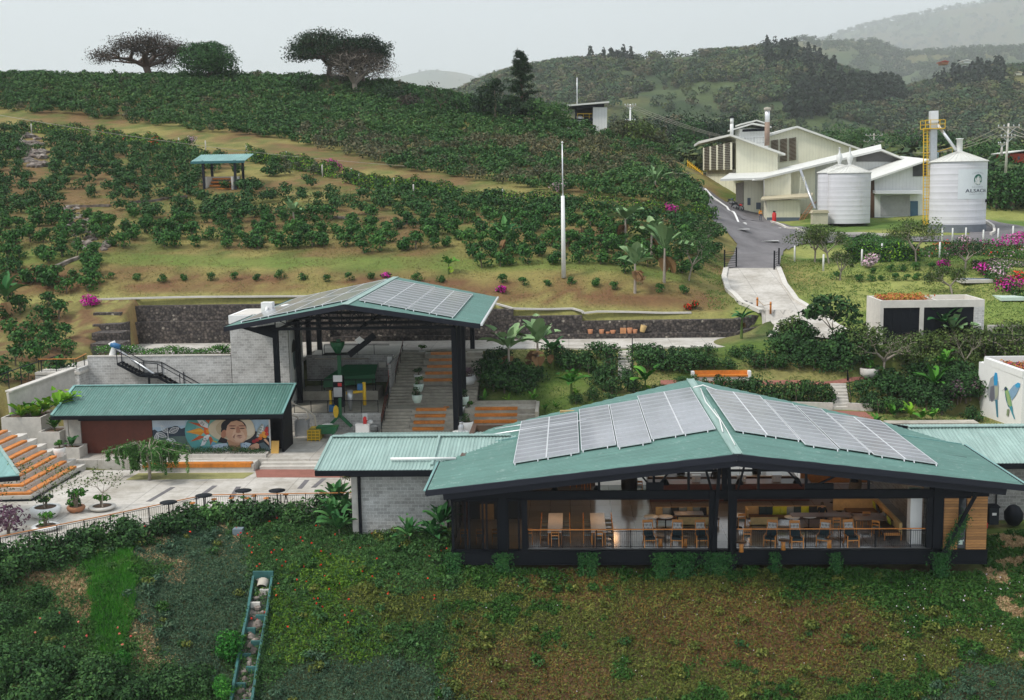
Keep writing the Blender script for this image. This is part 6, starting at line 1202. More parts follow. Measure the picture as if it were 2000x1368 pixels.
m=MB();ext(m,[(1696,352,176.5),(1708,350,176),(1708,428,176),(1696,425,176.5)],(0,10,0));m.build('side_passage',M['dark_wood'],fd)
def silo(name,px,rpx,y0,y1,Y,label,apex,base=True):
 sc=Y/2297*1.003;a=PY(px,y1,Y);b=PY(px,y0,Y);r=rpx*sc;h=b.z-a.z;t=empty(name,(a.x,a.y,a.z),0,label,'silo')
 prof=[(r,0)]
 for k in range(1,11):z=h*k/11;prof+=[(r,z-.04),(r*1.0025,z),(r,z+.04)]
 prof.append((r,h));MB().lathe(prof,n=48,close=False).build('shell',M['silo'],t)
 m=MB();n=28;ap=PY(px,apex,Y).z-a.z;m.lathe([(r*1.05,h-.05),(r*1.05,h+.02),(.35,ap),(.02,ap+.02)],n=56,close=False)
 for k in range(n):q=2*pi*k/n;m.bar((r*1.03*cos(q),r*1.03*sin(q),h+.06),(.4*cos(q),.4*sin(q),ap+.04),.06,.06)
 m.build('roof_cone',M['roof_white'],t)
 if base:MB().lathe([(r*1.03,-.6),(r*1.03,.55)],n=40,close=False).build('concrete_base',simple('grey painted base',(.16,.18,.21),.8,0,.3,2),t)
 return t,r,h,ap
s1,r1,h1,a1=silo('silo',1637,39.5,337,436,172,'grey white silo with a small vent, left one of the overlapping pair',322,False)
s2,r2,h2,a2=silo('silo',1657,39.5,338,436,168.5,'grey white silo with a small vent, right and nearer of the overlapping pair',323,False)
s3,r3,h3,a3=silo('silo',1868.5,51,316,446,158,'largest round silo with the farm sign, at the right beside the yellow ladder',297)
for s,ap,in((s1,a1),(s2,a2)):MB().lathe([(.22,ap-.1),(.22,ap+.25),(.42,ap+.8),(.42,ap+1.2),(.14,ap+1.7),(.12,ap+2.3),(.2,ap+2.35),(.02,ap+2.45)],n=12,close=False).build('vent',M['wall_white'],s)
MB().lathe([(.38,a3-.1),(.38,a3+1.6),(.5,a3+1.62),(.5,a3+1.72),(.02,a3+1.75)],n=14,close=False).build('stack',M['white_paint'],s3)
vc=Vector((-s3.location.x,-s3.location.y));th0=math.atan2(vc.y,vc.x)
def on_silo(u,z,k=0):t=th0+u/r3;rr=r3*1.006+.012*k;return(rr*cos(t),rr*sin(t),z)
zs0=PY(1890,389,155).z-s3.location.z;zs1=PY(1890,331,155).z-s3.location.z
ua,ub=-.02,4.9
m=MB();n=22;vs=[on_silo(ua+(ub-ua)*i/n,z,0)for i in range(n+1)for z in(zs0,zs1)];m.raw(vs,[(2*i,2*i+2,2*i+3,2*i+1)for i in range(n)]);sg=m.build('sign_board',simple('pale sign board',(.63,.67,.70),.6,0,.06,2),s3)
M['sign_ink']=simple('dark sign ink',(.03,.035,.07),.6);M['sign_grey']=simple('grey sign ink',(.25,.26,.29),.6);M['sign_green']=simple('dark green emblem',(.01,.12,.09),.6)
def silo_text(body,size,uc,zc,mat,sx=1.0,arc=0,name='sign_text',k=1,spacing=1.0):
 cu=bpy.data.curves.new('t','FONT');cu.body=body;cu.size=size;cu.align_x='CENTER';cu.align_y='CENTER';cu.space_character=spacing;cu.resolution_u=3;o=bpy.data.objects.new('t',cu);COL.objects.link(o)
 me=bpy.data.meshes.new_from_object(o.evaluated_get(bpy.context.evaluated_depsgraph_get()));bpy.data.objects.remove(o)
 for v in me.vertices:x=v.co.x*sx;v.co=Vector(on_silo(uc+x,zc+v.co.y-(arc*x*x if arc else 0),k))
 me.materials.append(mat);return link(me,name,s3)
hs=zs1-zs0;uc=2.6
silo_text('ALSACIA',.62,uc,zs0+hs*.27,M['sign_ink'],1.3,spacing=1.12);silo_text('ALSACIA',.62,uc+.035,zs0+hs*.27,M['sign_ink'],1.3,k=1.4,spacing=1.12);silo_text('HACIENDA',.24,uc,zs0+hs*.40,M['sign_grey'],1.1,spacing=1.5);silo_text('COSTA RICA',.27,uc,zs0+hs*.88,M['sign_grey'],1.0,.22,spacing=1.2);silo_text('STARBUCKS COFFEE FARM',.16,uc,zs0+hs*.16,M['sign_grey'],1.25)
ez=zs0+hs*.65;er=hs*.17
def emb(c,pts,k):m=MB();m.poly([on_silo(uc+u*er,ez+v*er,k)for u,v in pts]);m.build('emblem',c,s3)
circ=[(cos(q),sin(q))for q in np.linspace(0,2*pi,26,endpoint=False)]
emb(M['sign_green'],[(u,v*1.08)for u,v in circ],1.2)
for pts in([(.16*u,.22*v+.12)for u,v in circ],[(-.1,-.1),(.1,-.1),(.17,-.55),(.12,-1.02),(-.12,-1.02),(-.17,-.55)],[(-.3,.42),(-.16,.34),(0,.4),(.16,.34),(.3,.42),(.2,.68),(.1,.55),(0,.8),(-.1,.55),(-.2,.68)]):emb(M['white_paint'],pts,1.9)
for s in(-1,1):
 for pts in([(.3,.3),(.42,.34),(.5,0),(.42,-.4),(.32,-.2),(.36,.02)],[(.5,.4),(.62,.42),(.78,.05),(.68,-.4),(.56,-.15),(.6,.1)],[(.15,-.3),(.3,-.5),(.45,-.85),(.3,-.98),(.2,-.7)],[(.62,-.55),(.78,-.5),(.7,-.75),(.5,-.92)],[(.16,.3),(.3,.28),(.28,-.1),(.2,-.3),(.22,0)]):emb(M['white_paint'],[(s*u,v)for u,v in pts],2.0)
m=MB();c=on_silo(4.55,PY(1917,393,155).z-s3.location.z);m.lathe([(.18,-.2),(.18,.2)],c,8);m.build('spout',M['black_steel'],s3)
et=empty('bucket_elevator',(0,0,0),0,'tall steel bucket elevator with a yellow caged ladder and platform beside the largest silo','elevator');Ye=160
def bp2(px,py,Y=Ye):return PY(px,py,Y)
MB().bar(bp2(1823,218),bp2(1822,330),.85,.7).build('casing',M['steel'],et);MB().bar(bp2(1823.5,217),bp2(1823.5,240),1.0,.85).build('head',M['alu'],et)
m=MB()
for px in(1804,1811):m.bar(bp2(px,250,Ye-.6),bp2(px-1,441,Ye-.6),.1)
for px in(1815,1818):m.bar(bp2(px,250,Ye+.4),bp2(px-1,441,Ye+.4),.1)
for k in range(34):py=254+k*5.6;m.bar(bp2(1804,py,Ye-.6),bp2(1816,py,Ye-.6),.05)
for k in range(9):py=256+k*22;m.bar(bp2(1803,py,Ye-.7),bp2(1818,py,Ye+.5),.09)
m.build('ladder',M['yellow'],et)
m=MB();m.box(bp2(1802,252).x,bp2(1840,252).x,Ye-1.2,Ye+1,bp2(1820,252).z-.05,bp2(1820,252).z+.05)
for z in(.55,1.1):
 zz=bp2(1820,252).z+z
 for y in(Ye-1.2,Ye+1):m.bar((bp2(1802,252).x,y,zz),(bp2(1840,252).x,y,zz),.07)
for px in(1802,1812,1830,1840):
 for y in(Ye-1.2,Ye+1):m.bar((bp2(px,252).x,y,bp2(1820,252).z),(bp2(px,252).x,y,bp2(1820,252).z+1.1),.07)
m.build('platform',M['yellow'],et);m=MB();m.box(bp2(1801,433).x,bp2(1812,433).x,Ye-1,Ye,bp2(1801,440).z,bp2(1801,432).z);m.build('foot_box',M['yellow'],et);MB().tube([bp2(1820,300),bp2(1860,288),bp2(1860,301)],.05,5).build('service_rail',M['yellow'],et)
MB().tube([bp2(1828,240),bp2(1868,294,158)],.2,8).build('delivery_pipe',M['alu'],et);MB().tube([bp2(1818,291),bp2(1832,300),bp2(1831,309)],.12,6).build('bypass_pipe',simple('pale teal pipe',(.3,.45,.48),.5),et)
o=MB().tube([PY(1563,332,178),PY(1592,409,171)],.2,8).build('grain_auger',M['steel']);tag(o,'long dark steel auger pipe slanting down beside the left silos','auger')
for a,b,q,mt in(((1568,345),(1566,380),'short vertical ladder on the recessed cream wall','wall_cream'),((1590,394),(1565,430),'leaning brown ladder against the annex roof','terracotta')):
 p=PY(*a,175);r=PY(*b,175);m=MB()
 for s in(-.3,.3):m.bar(p+Vector((s,0,0)),r+Vector((s,0,0)),.09)
 for k in range(9):c=p.lerp(r,(k+.5)/9);m.bar(c-Vector((.3,0,0)),c+Vector((.3,0,0)),.06)
 tag(m.build('ladder',M[mt]),q,'ladder')
p=PY(1600,434,167);t=empty('wooden_hut',p,0,'small cream wooden hut standing in front of the left silos','hut');MB().box(-1.05,1.05,-.7,.7,-.3,1.25).build('box',simple('cream boards',(.52,.48,.36),.8),t);MB().prism([(-1.2,-.85,1.25),(1.2,-.85,1.25),(1.0,-.85,1.65),(-1.0,-.85,1.65)],None,(0,1.7,0)).build('roof',M['roof_tan'],t)
p=PY(1512,434,175);t=empty('red_gas_cylinder',p,0,'red cylinder standing at the corner of the cream annex','cylinder');MB().lathe([(.28,0),(.3,.1),(.3,1.2),(.15,1.45),(.15,1.6)],n=12).build('cylinder',M['red'],t);MB().lathe([(.2,1.45),(.2,1.62)],n=10).build('collar',M['black_steel'],t)
def motorcycle(loc,rz,label,c):
 t=empty('motorcycle',loc,rz,label,'motorcycle','motorcycles by the factory wall')
 for y in(-.65,.65):o=MB().tube([(0,y+.3*cos(q),.32+.3*sin(q))for q in np.linspace(0,2*pi,17)],.06,6,False).build('wheel',M['black_cloth'],t)
 MB().box(-.12,.12,-.35,.3,.3,.62).tube([(0,-.3,.6),(0,-.65,.32)],.05,5).tube([(0,.3,.6),(0,.65,.32)],.05,5).build('engine_frame',M['steel'],t);MB().tube([(0,-.1,.78),(0,.7,.82)],[.1,.13],8).build('seat',M['black_cloth'],t);MB().tube([(0,-.45,.8),(0,-.05,.85)],[.14,.16],8).build('tank',c,t);MB().tube([(-.35,-.42,1.05),(0,-.5,1.0),(.35,-.42,1.05)],.03,5).build('handlebar',M['black_steel'],t);return t
for i,(px,py,c,q)in enumerate(((1428,403,'grey_paint','farther grey motorcycle parked at the cream factory wall'),(1436,411,'black_cloth','middle dark motorcycle parked at the cream factory wall'),(1445,414,'red','nearest motorcycle with red tank parked at the cream factory wall'))):p=hit(px,py);motorcycle((p.x,p.y,p.z+.18),.5,q,M[c])
def kerb(name,pts,w,h,mat,label,cat='kerb'):
 m=MB();P=[hit(*p)for p in pts]
 for a,b in zip(P[:-1],P[1:]):
  n_=max(2,int((b-a).length/2))
  for i in range(n_):u=a.lerp(b,i/n_);v=a.lerp(b,(i+1)/n_);m.bar((u.x,u.y,float(zfun(u.x,u.y))+h/2),(v.x,v.y,float(zfun(v.x,v.y))+h/2),w,h)
 o=m.build(name,mat);tag(o,label,cat);return o
kerb('yard_kerb',[(1377,372),(1420,408),(1457,441)],.25,.3,M['white_paint'],'white kerb wall running down beside the factory road','kerb');kerb('lawn_kerb',[(1506,436),(1540,449),(1580,457),(1680,459),(1740,462)],.3,.35,M['concrete_light'],'pale kerb around the lawn before the left silos')
kerb('road_kerb',[(1418,528),(1414,545),(1422,570),(1448,595),(1487,612)],.5,.35,M['concrete_light'],'pale kerb along the left side of the concrete road');kerb('road_kerb',[(1520,527),(1533,560),(1555,590),(1590,612),(1632,640),(1700,668),(1780,688)],.5,.35,M['concrete_light'],'pale kerb along the right side of the concrete road');kerb('silo_kerb',[(1925,437),(1940,447),(1942,458),(1935,462)],.3,.5,M['concrete_light'],'curved kerb with a dark drain around the largest silo')
for i,(pa,pb,Ya,Yb)in enumerate((((1415,527),(1438,524),125,126.5),((1512,527),(1521,525),124,127))):
 a=PY(*pa,Ya);b=PY(*pb,Yb);a.z=min(a.z,b.z)-.1;t=empty('road_gate',(0,0,0),0,'black barred gate leaf standing open on the %s side of the road'%('left','right')[i],'gate','gate leaves across the road')
 for p in(a,b):MB().bar(p,p+Vector((0,0,2.2)),.14).build('post',M['black_steel'],t)
 m=MB()
 for k in range(8):z=Vector((0,0,.2+.24*k));m.bar(a+z+Vector((0,0,.05)),Vector((b.x,b.y,a.z))+z+Vector((0,0,.05)),.04)
 m.build('bars',M['black_steel'],t)
for px,py in((1479,604),(1505,613)):
 p=hit(px,py);t=empty('chain_post',p,0,'orange post of the chain barrier, %s beside the concrete road'%('left one' if px<1490 else 'right one'),'post','chain barrier posts');MB().lathe([(.09,0),(.09,1.0),(.05,1.1)],n=8).build('post',M['orange_wood'],t);MB().lathe([(.1,.85),(.1,.9)],n=8).build('ring',M['black_steel'],t)
a=hit(1479,604)+Vector((0,0,.85));b=hit(1505,613)+Vector((0,0,.85));o=MB().tube([a,a.lerp(b,.5)-Vector((0,0,.3)),b],.03,5).build('chain',M['rope']);tag(o,'sagging chain between two orange posts beside the road','chain')
for px,py in((1449,593),(1459,597),(1573,613),(1581,617)):
 p=hit(px,py);o=MB().box(-.5,.5,-.25,.25,.2,.24).build('drain_grate',M['dark_fascia']);o.location=p;tag(o,'small dark drain grate at the concrete road edge','grate','drain grates on the road edges')
for px,py in((1443,450),(1540,447),(1500,473)):
 p=hit(px,py);o=MB().box(-1.3,1.3,-.5,.5,.125,.135).build('road_marking',M['white_paint']);o.location=p;o['kind']='structure'
for px,py,w,q in((1909,549,1.8,'open rectangular concrete pit on the right lawn'),(1977,583,1.4,'flat pale green cover slab on the right lawn')):
 p=hit(px,py);t=empty('drain_pit',p,0,q,'drain');MB().box(-w,w,-1.2,1.2,-.1,.2).build('rim',M['concrete_light']if w>1.5 else M['mint_pot'],t)
 if w>1.5:MB().box(-w+.4,w-.4,-.7,.7,.201,.21).build('pit',M['grey_paint'],t)
p=hit(1101,543);t=empty('flagpole',p,0,'tall white bare flagpole standing on the bank above the gabion wall','flagpole');ht=PY(1097,281,p.y).z-p.z
MB().lathe([(.22,0),(.17,ht*.615)],n=10).build('lower_pole',M['white_paint'],t);MB().lathe([(.07,ht*.615),(.05,ht)],n=8).build('upper_pole',M['alu'],t);MB().lathe([(.01,ht),(.13,ht+.1),(.01,ht+.25)],n=8,close=False).build('finial',M['white_paint'],t)
p=hit(430,372);Yh=p.y;t=empty('hillside_shelter',(0,0,0),0,'small shelter with teal metal roof and orange tiered benches on the hillside','shelter')
a=PY(372,316,Yh);b=PY(478,316,Yh);zf_=PY(375,290,Yh+3.2).z;m=MB();slope_sheet(a.x,b.x,Yh,a.z,Yh+4.5,a.z+.95,m,.3,.04);m.build('roof',M['roof_teal'],t);MB().box(a.x,b.x,Yh-.12,Yh-.01,a.z-.28,a.z+.02).build('fascia',simple('dark teal trim',(.02,.12,.13),.5),t)
for px in(396,458):
 for dy in(.3,4):x=PY(px,340,Yh).x;MB().bar((x,Yh+dy,p.z-2),(x,Yh+dy,a.z+.1),.28).build('post',M['dark_fascia'],t)
xa,xb=PY(402,350,Yh+1).x,PY(457,350,Yh+1).x;z3=PY(402,346,Yh+3.5).z;m=MB()
m.box(xa,xa+.25,Yh+.5,Yh+4,p.z-1,z3);m.box(xb-.25,xb,Yh+.5,Yh+4,p.z-1,z3);m.box(xa,xb,Yh+3.6,Yh+4,p.z-1,z3);m.build('concrete_sides',M['concrete_light'],t)
for k in range(4):z=p.z+(z3-p.z)*(k+.4)/4;MB().box(xa+.3,xb-.3,Yh+.7+.7*k,Yh+1.35+.7*k,z-.12,z+.1).build('bench_seat',M['orange_wood'],t)
Yt=205;t=empty('tower_house',(0,0,0),0,'narrow three storey tower with a slanted roof, yellow railings and white panel','tower')
m=MB();ext(m,[(1158,210,Yt),(1186,210,Yt),(1185,279,Yt),(1158,277,Yt)],(0,5,0));m.build('white_panel_wall',M['wall_white'],t);m=MB();ext(m,[(1107,205,Yt-1),(1190,198,Yt-1),(1190,201,Yt-1),(1107,208,Yt-1)],(0,7,0));m.build('roof',M['roof_white'],t)
m=MB()
for y in(232,254):ext(m,[(1122,y,Yt),(1158,y,Yt),(1158,y+3,Yt),(1122,y+3,Yt)],(0,5,0))
ext(m,[(1123,206,Yt),(1126,206,Yt),(1126,285,Yt),(1123,285,Yt)],(0,.4,0));ext(m,[(1110,206,Yt),(1180,203,Yt),(1180,209,Yt),(1110,212,Yt)],(0,4.5,0));ext(m,[(1168,278,Yt+1),(1171,278,Yt+1),(1171,288,Yt+1),(1168,288,Yt+1)],(0,1,0));m.build('floor_frame',M['dark_fascia'],t)
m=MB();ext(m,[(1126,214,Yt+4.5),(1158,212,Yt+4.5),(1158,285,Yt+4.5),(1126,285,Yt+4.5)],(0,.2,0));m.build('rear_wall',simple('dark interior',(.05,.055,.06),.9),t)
for y in(232,254,276):a=PY(1128,y,Yt);b=PY(1157,y,Yt);railing('yellow_railing',[a,b],.85,0,t,M['yellow'],1.0,.3,M['yellow'])
m=MB();ext(m,[(1083,246,Yt-2),(1098,248,Yt-2),(1098,250,Yt-2),(1083,248,Yt-2)],(0,5,.3));ext(m,[(1108,248,Yt-2),(1122,252,Yt-2),(1138,248,Yt-2),(1138,250,Yt-2),(1122,255,Yt-2),(1108,251,Yt-2)],(0,5,.3));m.build('lower_roof',M['roof_white'],t);MB().tube([PY(1127,152,Yt+3),PY(1127,206,Yt+3)],.09,6).build('aerial',M['alu'],t);MB().lathe([(.8,0),(.8,1.8),(.3,2.1)],PY(1132,251,Yt+1),12).build('water_tank',M['alu'],t)
def small_house(name,px0,px1,pyt,pyb,Y,label,wall,roofm,doors=(),dcol=None,rise=0,ovh=.3):
 t=empty(name,(0,0,0),0,label,'house');m=MB();ext(m,[(px0,pyt,Y),(px1,pyt,Y),(px1,pyb,Y),(px0,pyb,Y)],(0,6,0));w=m.build('wall',wall,t);c=(px0+px1)/2
 m=MB();k=(px1-px0)*.06+1;th=1.6;pts=[(px0-k,pyt,Y-.6),(c,pyt-rise,Y-.6),(px1+k,pyt,Y-.6),(px1+k,pyt-th,Y-.6),(c,pyt-rise-th-.4,Y-.6),(px0-k,pyt-th,Y-.6)];ext(m,pts,(0,7.5,0));m.build('roof',roofm,t)
 for a,b,y0,y1 in doors:m=MB();ext(m,[(a,y0,Y-.05),(b,y0,Y-.05),(b,y1,Y-.05),(a,y1,Y-.05)],(0,.05,0));m.build('door',dcol,t)
 return t
M['door_green']=simple('green door',(.01,.16,.07),.6);M['brick_red']=simple('red wall',(.4,.06,.03),.8,0,.2,2)
t=small_house('green_door_house',1287,1333,315,336,232,'small white building with three green doors at the top of the road',M['white_paint'],M['roof_white'],((1301,1307,319,329),(1310,1317,319,331),(1320,1326,319,332)),M['door_green'])
m=MB();ext(m,[(1272,307,228),(1284,304,228),(1284,326,228),(1272,322,228)],(0,2,0));m.m(M['yellow']);ext(m,[(1284,310,227.9),(1291,318,227.9),(1291,324,227.9),(1284,323,227.9)],(0,1,0));o=m.build('grey_gate_pier',simple('grey blue pier',(.4,.45,.52),.7));o.data.materials.clear();o.data.materials.append(simple('grey blue pier',(.4,.45,.52),.7));o.data.materials.append(M['yellow']);tag(o,'grey wall pier with a yellow edge left of the green door house','wall')
small_house('red_house',1973,2030,300,320,190,'small red house with a white roof behind the right power pole',M['brick_red'],M['roof_white'],((1988,1992,306,312),),M['grey_paint'],5)
def ra_depth(px,py):
 u,v=pjr(RA);k=(np.abs(u-px)<14)&(np.abs(v-py)<8);return float(RA[1][k].min())-4 if k.any()else 600
def pjr(S):w=np.stack([S[0],S[1],S[2]-CZ],-1);d=w@_f;return 1000+F*(w@_R)/d,684-F*(w@_U)/d
for px0,px1,y0,y1,Y,q,wl_,rf in((1882,1896,120,124,600,'tiny pale house high on the right mountain, under the dark trees','white_paint','roof_white'),(1898,1912,158,162,480,'white roofed house on the slope above the largest silo','white_paint','roof_white'),(1840,1852,122,126,640,'tiny house with a reddish roof among mountain trees','terracotta','brick_red'),(1942,1958,152,157,470,'grey house half hidden by trees above the silo','concrete','concrete_old'),(1745,1752,172,175,500,'tiny blue roofed shed at the foot of the pine wood','wall_white','blue_paint'),(1984,1996,143,147,520,'cream roofed house near the right edge of the mountain','wall_cream','roof_tan'),(85,122,156,162,250,'long brown roof just showing over the left hill crest','rust','rust'),(1290,1310,295,300,260,'low house with a reddish roof behind the green door house','white_paint','brick_red')):small_house('hill_house',px0,px1,y0,y1,Y if Y<300 else ra_depth((px0+px1)/2,y1),q,M[wl_],M[rf],rise=2)
a=PY(1343,338,207);b=PY(1372,362,196);t=empty('yellow_fence',(0,0,0),0,'yellow picket fence on a blue white wall beside the uphill road','fence');MB().bar(a,b,.4,1.3).build('wall',simple('blue white wall',(.5,.56,.62),.7),t);m=MB()
for k in range(10):p=a.lerp(b,k/9);m.bar(p+Vector((0,0,.5)),p+Vector((0,0,2.2)),.16)
for z in(1.0,1.8):m.bar(a+Vector((0,0,z)),b+Vector((0,0,z)),.12)
m.build('pickets',M['yellow'],t)
p=hit(1357,368);t=empty('person_sitting_spot',p,0,'reddish brown box standing on the verge of the uphill road','box');t.name='verge_box';MB().box(-.5,.5,-.4,.4,0,1.4).build('body',M['terracotta'],t)
def power_pole(px,y0,y1,Y,label,arms,mat='concrete_light'):
 a=PY(px[1],y1,Y);b=PY(px[0],y0,Y);t=empty('power_pole',a,0,label,'power pole');h=b-a;MB().tube([(0,0,0),h],[.2,.13],8).build('pole',M[mat],t)
 for f,w in arms:z=h*f;MB().bar(z+Vector((-w,-.15,0)),z+Vector((w,-.15,0)),.14).build('crossarm',M['concrete_old'],t);m=MB();[m.lathe([(.07,0),(.1,.12),(.05,.3)],(z.x+w*s,z.y-.15,z.z+.07),6)for s in(-.95,-.45,.45,.95)];m.bar(z+Vector((-w*.7,-.15,0)),z-Vector((0,.15,w*.7)),.06);m.bar(z+Vector((w*.7,-.15,0)),z-Vector((0,.15,w*.7)),.06);m.build('insulators',M['steel'],t)
 return[a+h*f for f,w in arms]
P1=power_pole((1231,1231),204,286,200,'slim white power pole on the right shoulder of the hill',((.96,.9),(.6,.8),(.3,.6)),'white_paint');P2=power_pole((1970,1964),241,338,172,'tall concrete power pole with two crossarms right of the largest silo',((.92,1.5),(.72,1.0)));P3=power_pole((1707,1706),261,300,262,'distant power pole with a transformer between the factory and silo',((.9,1.8),(.6,2.2)),'concrete');power_pole((1957,1956),281,305,185,'short lamp pole with a pale head beside the tall power pole',((.95,.6),))
def wires(name,A,B,offs,sag,label,r=.035):
 m=MB()
 for o_ in offs:
  m.tube([A.lerp(B,k/14)+Vector((o_,0,-sag*4*(k/14)*(1-k/14)))for k in range(15)],r,4)
 tag(m.build(name,M['concrete_old']),label,'wires')
wires('power_lines',P1[0],P3[0]+Vector((0,40,0)),(-.8,0,.8),3,'power lines from the slim white pole towards the distant pole',.04);wires('power_lines',P3[1],P2[0],(-1.3,0,1.3),3,'power lines above the factory roofs towards the tall concrete pole');wires('power_lines',P2[0],PY(2060,270,150),(-1.3,0,1.3),.5,'power lines leaving the tall concrete pole to the right edge');wires('hill_cable',PY(-20,222,150),PY(1380,338,175),(0,),2.5,'thin cable sagging across the whole hillside',.025)
def posts(pts,h,name,label,group,mat='white_paint',r=.09,z0=0):
 proto=MB().lathe([(r,-.3),(r,h),(r*.6,h+.05)],n=6).build(name,M[mat])
 for i,(px,py)in enumerate(pts):o=proto if i==0 else copy_tree(proto);o.location=hit(px,py);tag(o,label,'post',group)
posts([(62+4*0,262),(202-60,262)]+[(402,296),(350,290),(482,305),(560,318),(630,345),(687,352),(702,363),(735,368),(770,372),(808,385),(879,385),(982,395)],1.5,'fence_post','pale fence post standing in the croton hedge along the dirt track','fence posts along the dirt track','concrete_light')
posts([(1552,512),(1608,530),(1683,520),(1722,508),(1835,505),(1886,473),(1920,478),(1949,475),(1978,470),(1860,474),(1840,474)],1.7,'fence_post','white fence post in the flower beds below the silos','white fence posts on the right','white_paint',.1)
# =============================================================== vegetation generators
def unit(v):return v/np.maximum(np.linalg.norm(v,axis=-1,keepdims=True),1e-9)
def leafquads(P,N,size,asp=.55,g=rng,sv=.35):
 """leaf-sized quads (pointed) at P facing N"""
 n=len(P);T=g.normal(size=(n,3));N=unit(N);T=unit(T-(T*N).sum(1,keepdims=True)*N);B=np.cross(N,T);s=(np.asarray(size)*(1+sv*g.uniform(-1,1,n)))[:,None]/2
 V=np.stack([P-T*s,P+B*s*asp,P+T*s-N*s*.3,P-B*s*asp],1).reshape(-1,3);i=np.arange(n)*4;return V,np.stack([i,i+1,i+2,i+3],1)
def blob_points(n,c,r,g=rng,shell=.72,flat=0.0):
 d=unit(g.normal(size=(n,3)));rad=shell+(1-shell)*g.uniform(0,1,n)**.6;rad*=1+.18*np.sin(d[:,0]*5+c[0])*np.cos(d[:,1]*4+c[1])
 P=d*rad[:,None]*np.array(r)+np.array(c);return P,d
class Leafy:
 def __init__(s):s.V=[];s.F=[];s.M=[];s.k=0
 def add(s,V,Fq,mi=0):s.V.append(V);s.F.append(Fq+s.k);s.M.append(np.full(len(Fq),mi));s.k+=len(V);return s
 def tube(s,pts,rs,mi,n=5):
  m=MB();m.tube(pts,rs,n,False);V=np.array([tuple(v)for v in m.v]);s.add(V,np.array(m.f),mi);return s
 def arrays(s):return np.concatenate(s.V),np.concatenate(s.F),np.concatenate(s.M)
 def build(s,name,mats,parent=None):V,Fq,mi=s.arrays();return npmesh(name,V,Fq,mats,mi,parent=parent)
def shrub_arrays(g,h=1.5,w=1.5,n=340,leaf=.2,lobes=7,up=.45,stem=True,z0=.12):
 L=Leafy()
 for k in range(lobes):
  a=g.uniform(0,2*pi);rr=g.uniform(.05,.34)*w;zz=g.uniform(.3,.78)*h;r=g.uniform(.24,.36)*w*(1.15-.45*zz/h)
  P,d=blob_points(n//lobes,(rr*cos(a),rr*sin(a),zz),(r,r,r*.72),g);P[:,2]=np.maximum(P[:,2],z0);V,Fq=leafquads(P,d+g.normal(size=d.shape)*.5+[0,0,up],leaf,.6,g);L.add(V,Fq,0)
 if stem:
  for k in range(3):a=g.uniform(0,2*pi);L.tube([(0,0,-.2),(.06*cos(a),.06*sin(a),h*.3),(w*.18*cos(a),w*.18*sin(a),h*.7)],[.05,.035,.015],1,4)
 return L
def meshes(name,k,mats,**kw):
 out=[]
 for i in range(k):L=shrub_arrays(np.random.default_rng(100+i*7+len(name)),**kw);o=L.build(name,mats);me=o.data;bpy.data.objects.remove(o);out.append((me,L))
 return out
def put(me,name,loc,rz,sc,label,cat,group=None,sz=1.0):
 o=bpy.data.objects.new(name,me);COL.objects.link(o);o.location=loc;o.rotation_euler=(0,0,rz);o.scale=(sc,sc,sc*sz);return tag(o,label,cat,group)
def stuff_merge(name,variants,locs,mats,label,cat,zup=None):
 """countless plants as one object: variants = list of (V,F,M)"""
 Vs=[];Fs=[];Ms=[];k=0
 for(x,y,z,rz,sc,vi)in locs:
  V,Fq,mi=variants[int(vi)];c,s_=cos(rz),sin(rz);R2=np.array([[c,-s_,0],[s_,c,0],[0,0,1]]);Vs.append((V*sc)@R2.T+[x,y,z]);Fs.append(Fq+k);Ms.append(mi);k+=len(V)
 o=npmesh(name,np.concatenate(Vs),np.concatenate(Fs),mats,np.concatenate(Ms));return tag(o,label,cat,None,'stuff')
CO=meshes('coffee_shrub',5,[M['coffee'],M['bark']],h=1.7,w=1.9,n=420,leaf=.24)
COH=[shrub_arrays(np.random.default_rng(900+i),h=2.1,w=2.6,n=210,leaf=.36,stem=False).arrays()for i in range(6)]
COD=[(V,Fq,np.full(len(Fq),1))for V,Fq,mi in[shrub_arrays(np.random.default_rng(950+i),h=2.0,w=2.3,n=130,leaf=.36,stem=False).arrays()for i in range(3)]]
U_=[(-80,208),(0,216),(100,224),(280,244),(400,260),(560,276),(650,300),(800,334),(900,352),(1050,374),(1280,398),(1420,425)]
L_=[(-80,226),(0,236),(100,254),(280,284),(400,298),(560,314),(650,332),(800,358),(900,378),(1050,392),(1280,414),(1420,440)]
def ip(P,x):return np.interp(x,[p[0]for p in P],[p[1]for p in P])
gx,gy_=np.meshgrid(np.arange(-115,32,1.7),np.arange(108.8,262,2.55));gx=gx+((np.round((gy_-108.8)/2.55)%2)*.85);q=len(gx.ravel())
X=gx.ravel()+rng.uniform(-.45,.45,q);Y=gy_.ravel()+rng.uniform(-.32,.32,q)+X*.10;Z=zfun(X,Y);px,py=pjv(X,Y,Z)
hedge_y=ip(L_,px);band=(py>ip(U_,px)-1)&(py<hedge_y+5)
inf=(px>-90)&(px<1480)&(Y>109)
n1=fbm(X*.06,Y*.06,41);n2=rng.uniform(0,1,q)
ri=np.interp(py,[230,300,345,400,430,470,520,560],[1040,1290,1335,1372,1405,1415,1400,1340])
upper=(py<ip(U_,px))&inf&(px<ri)&(Y<250)
keep_u=upper&(n2<.98)
low_b=np.interp(px,[-90,100,180,220,500,900,930,1340],[700,700,560,488,492,500,528,540])
lower=(py>hedge_y+9)&inf&(px<ri)&(py<low_b)
dens=np.full(q,.93);
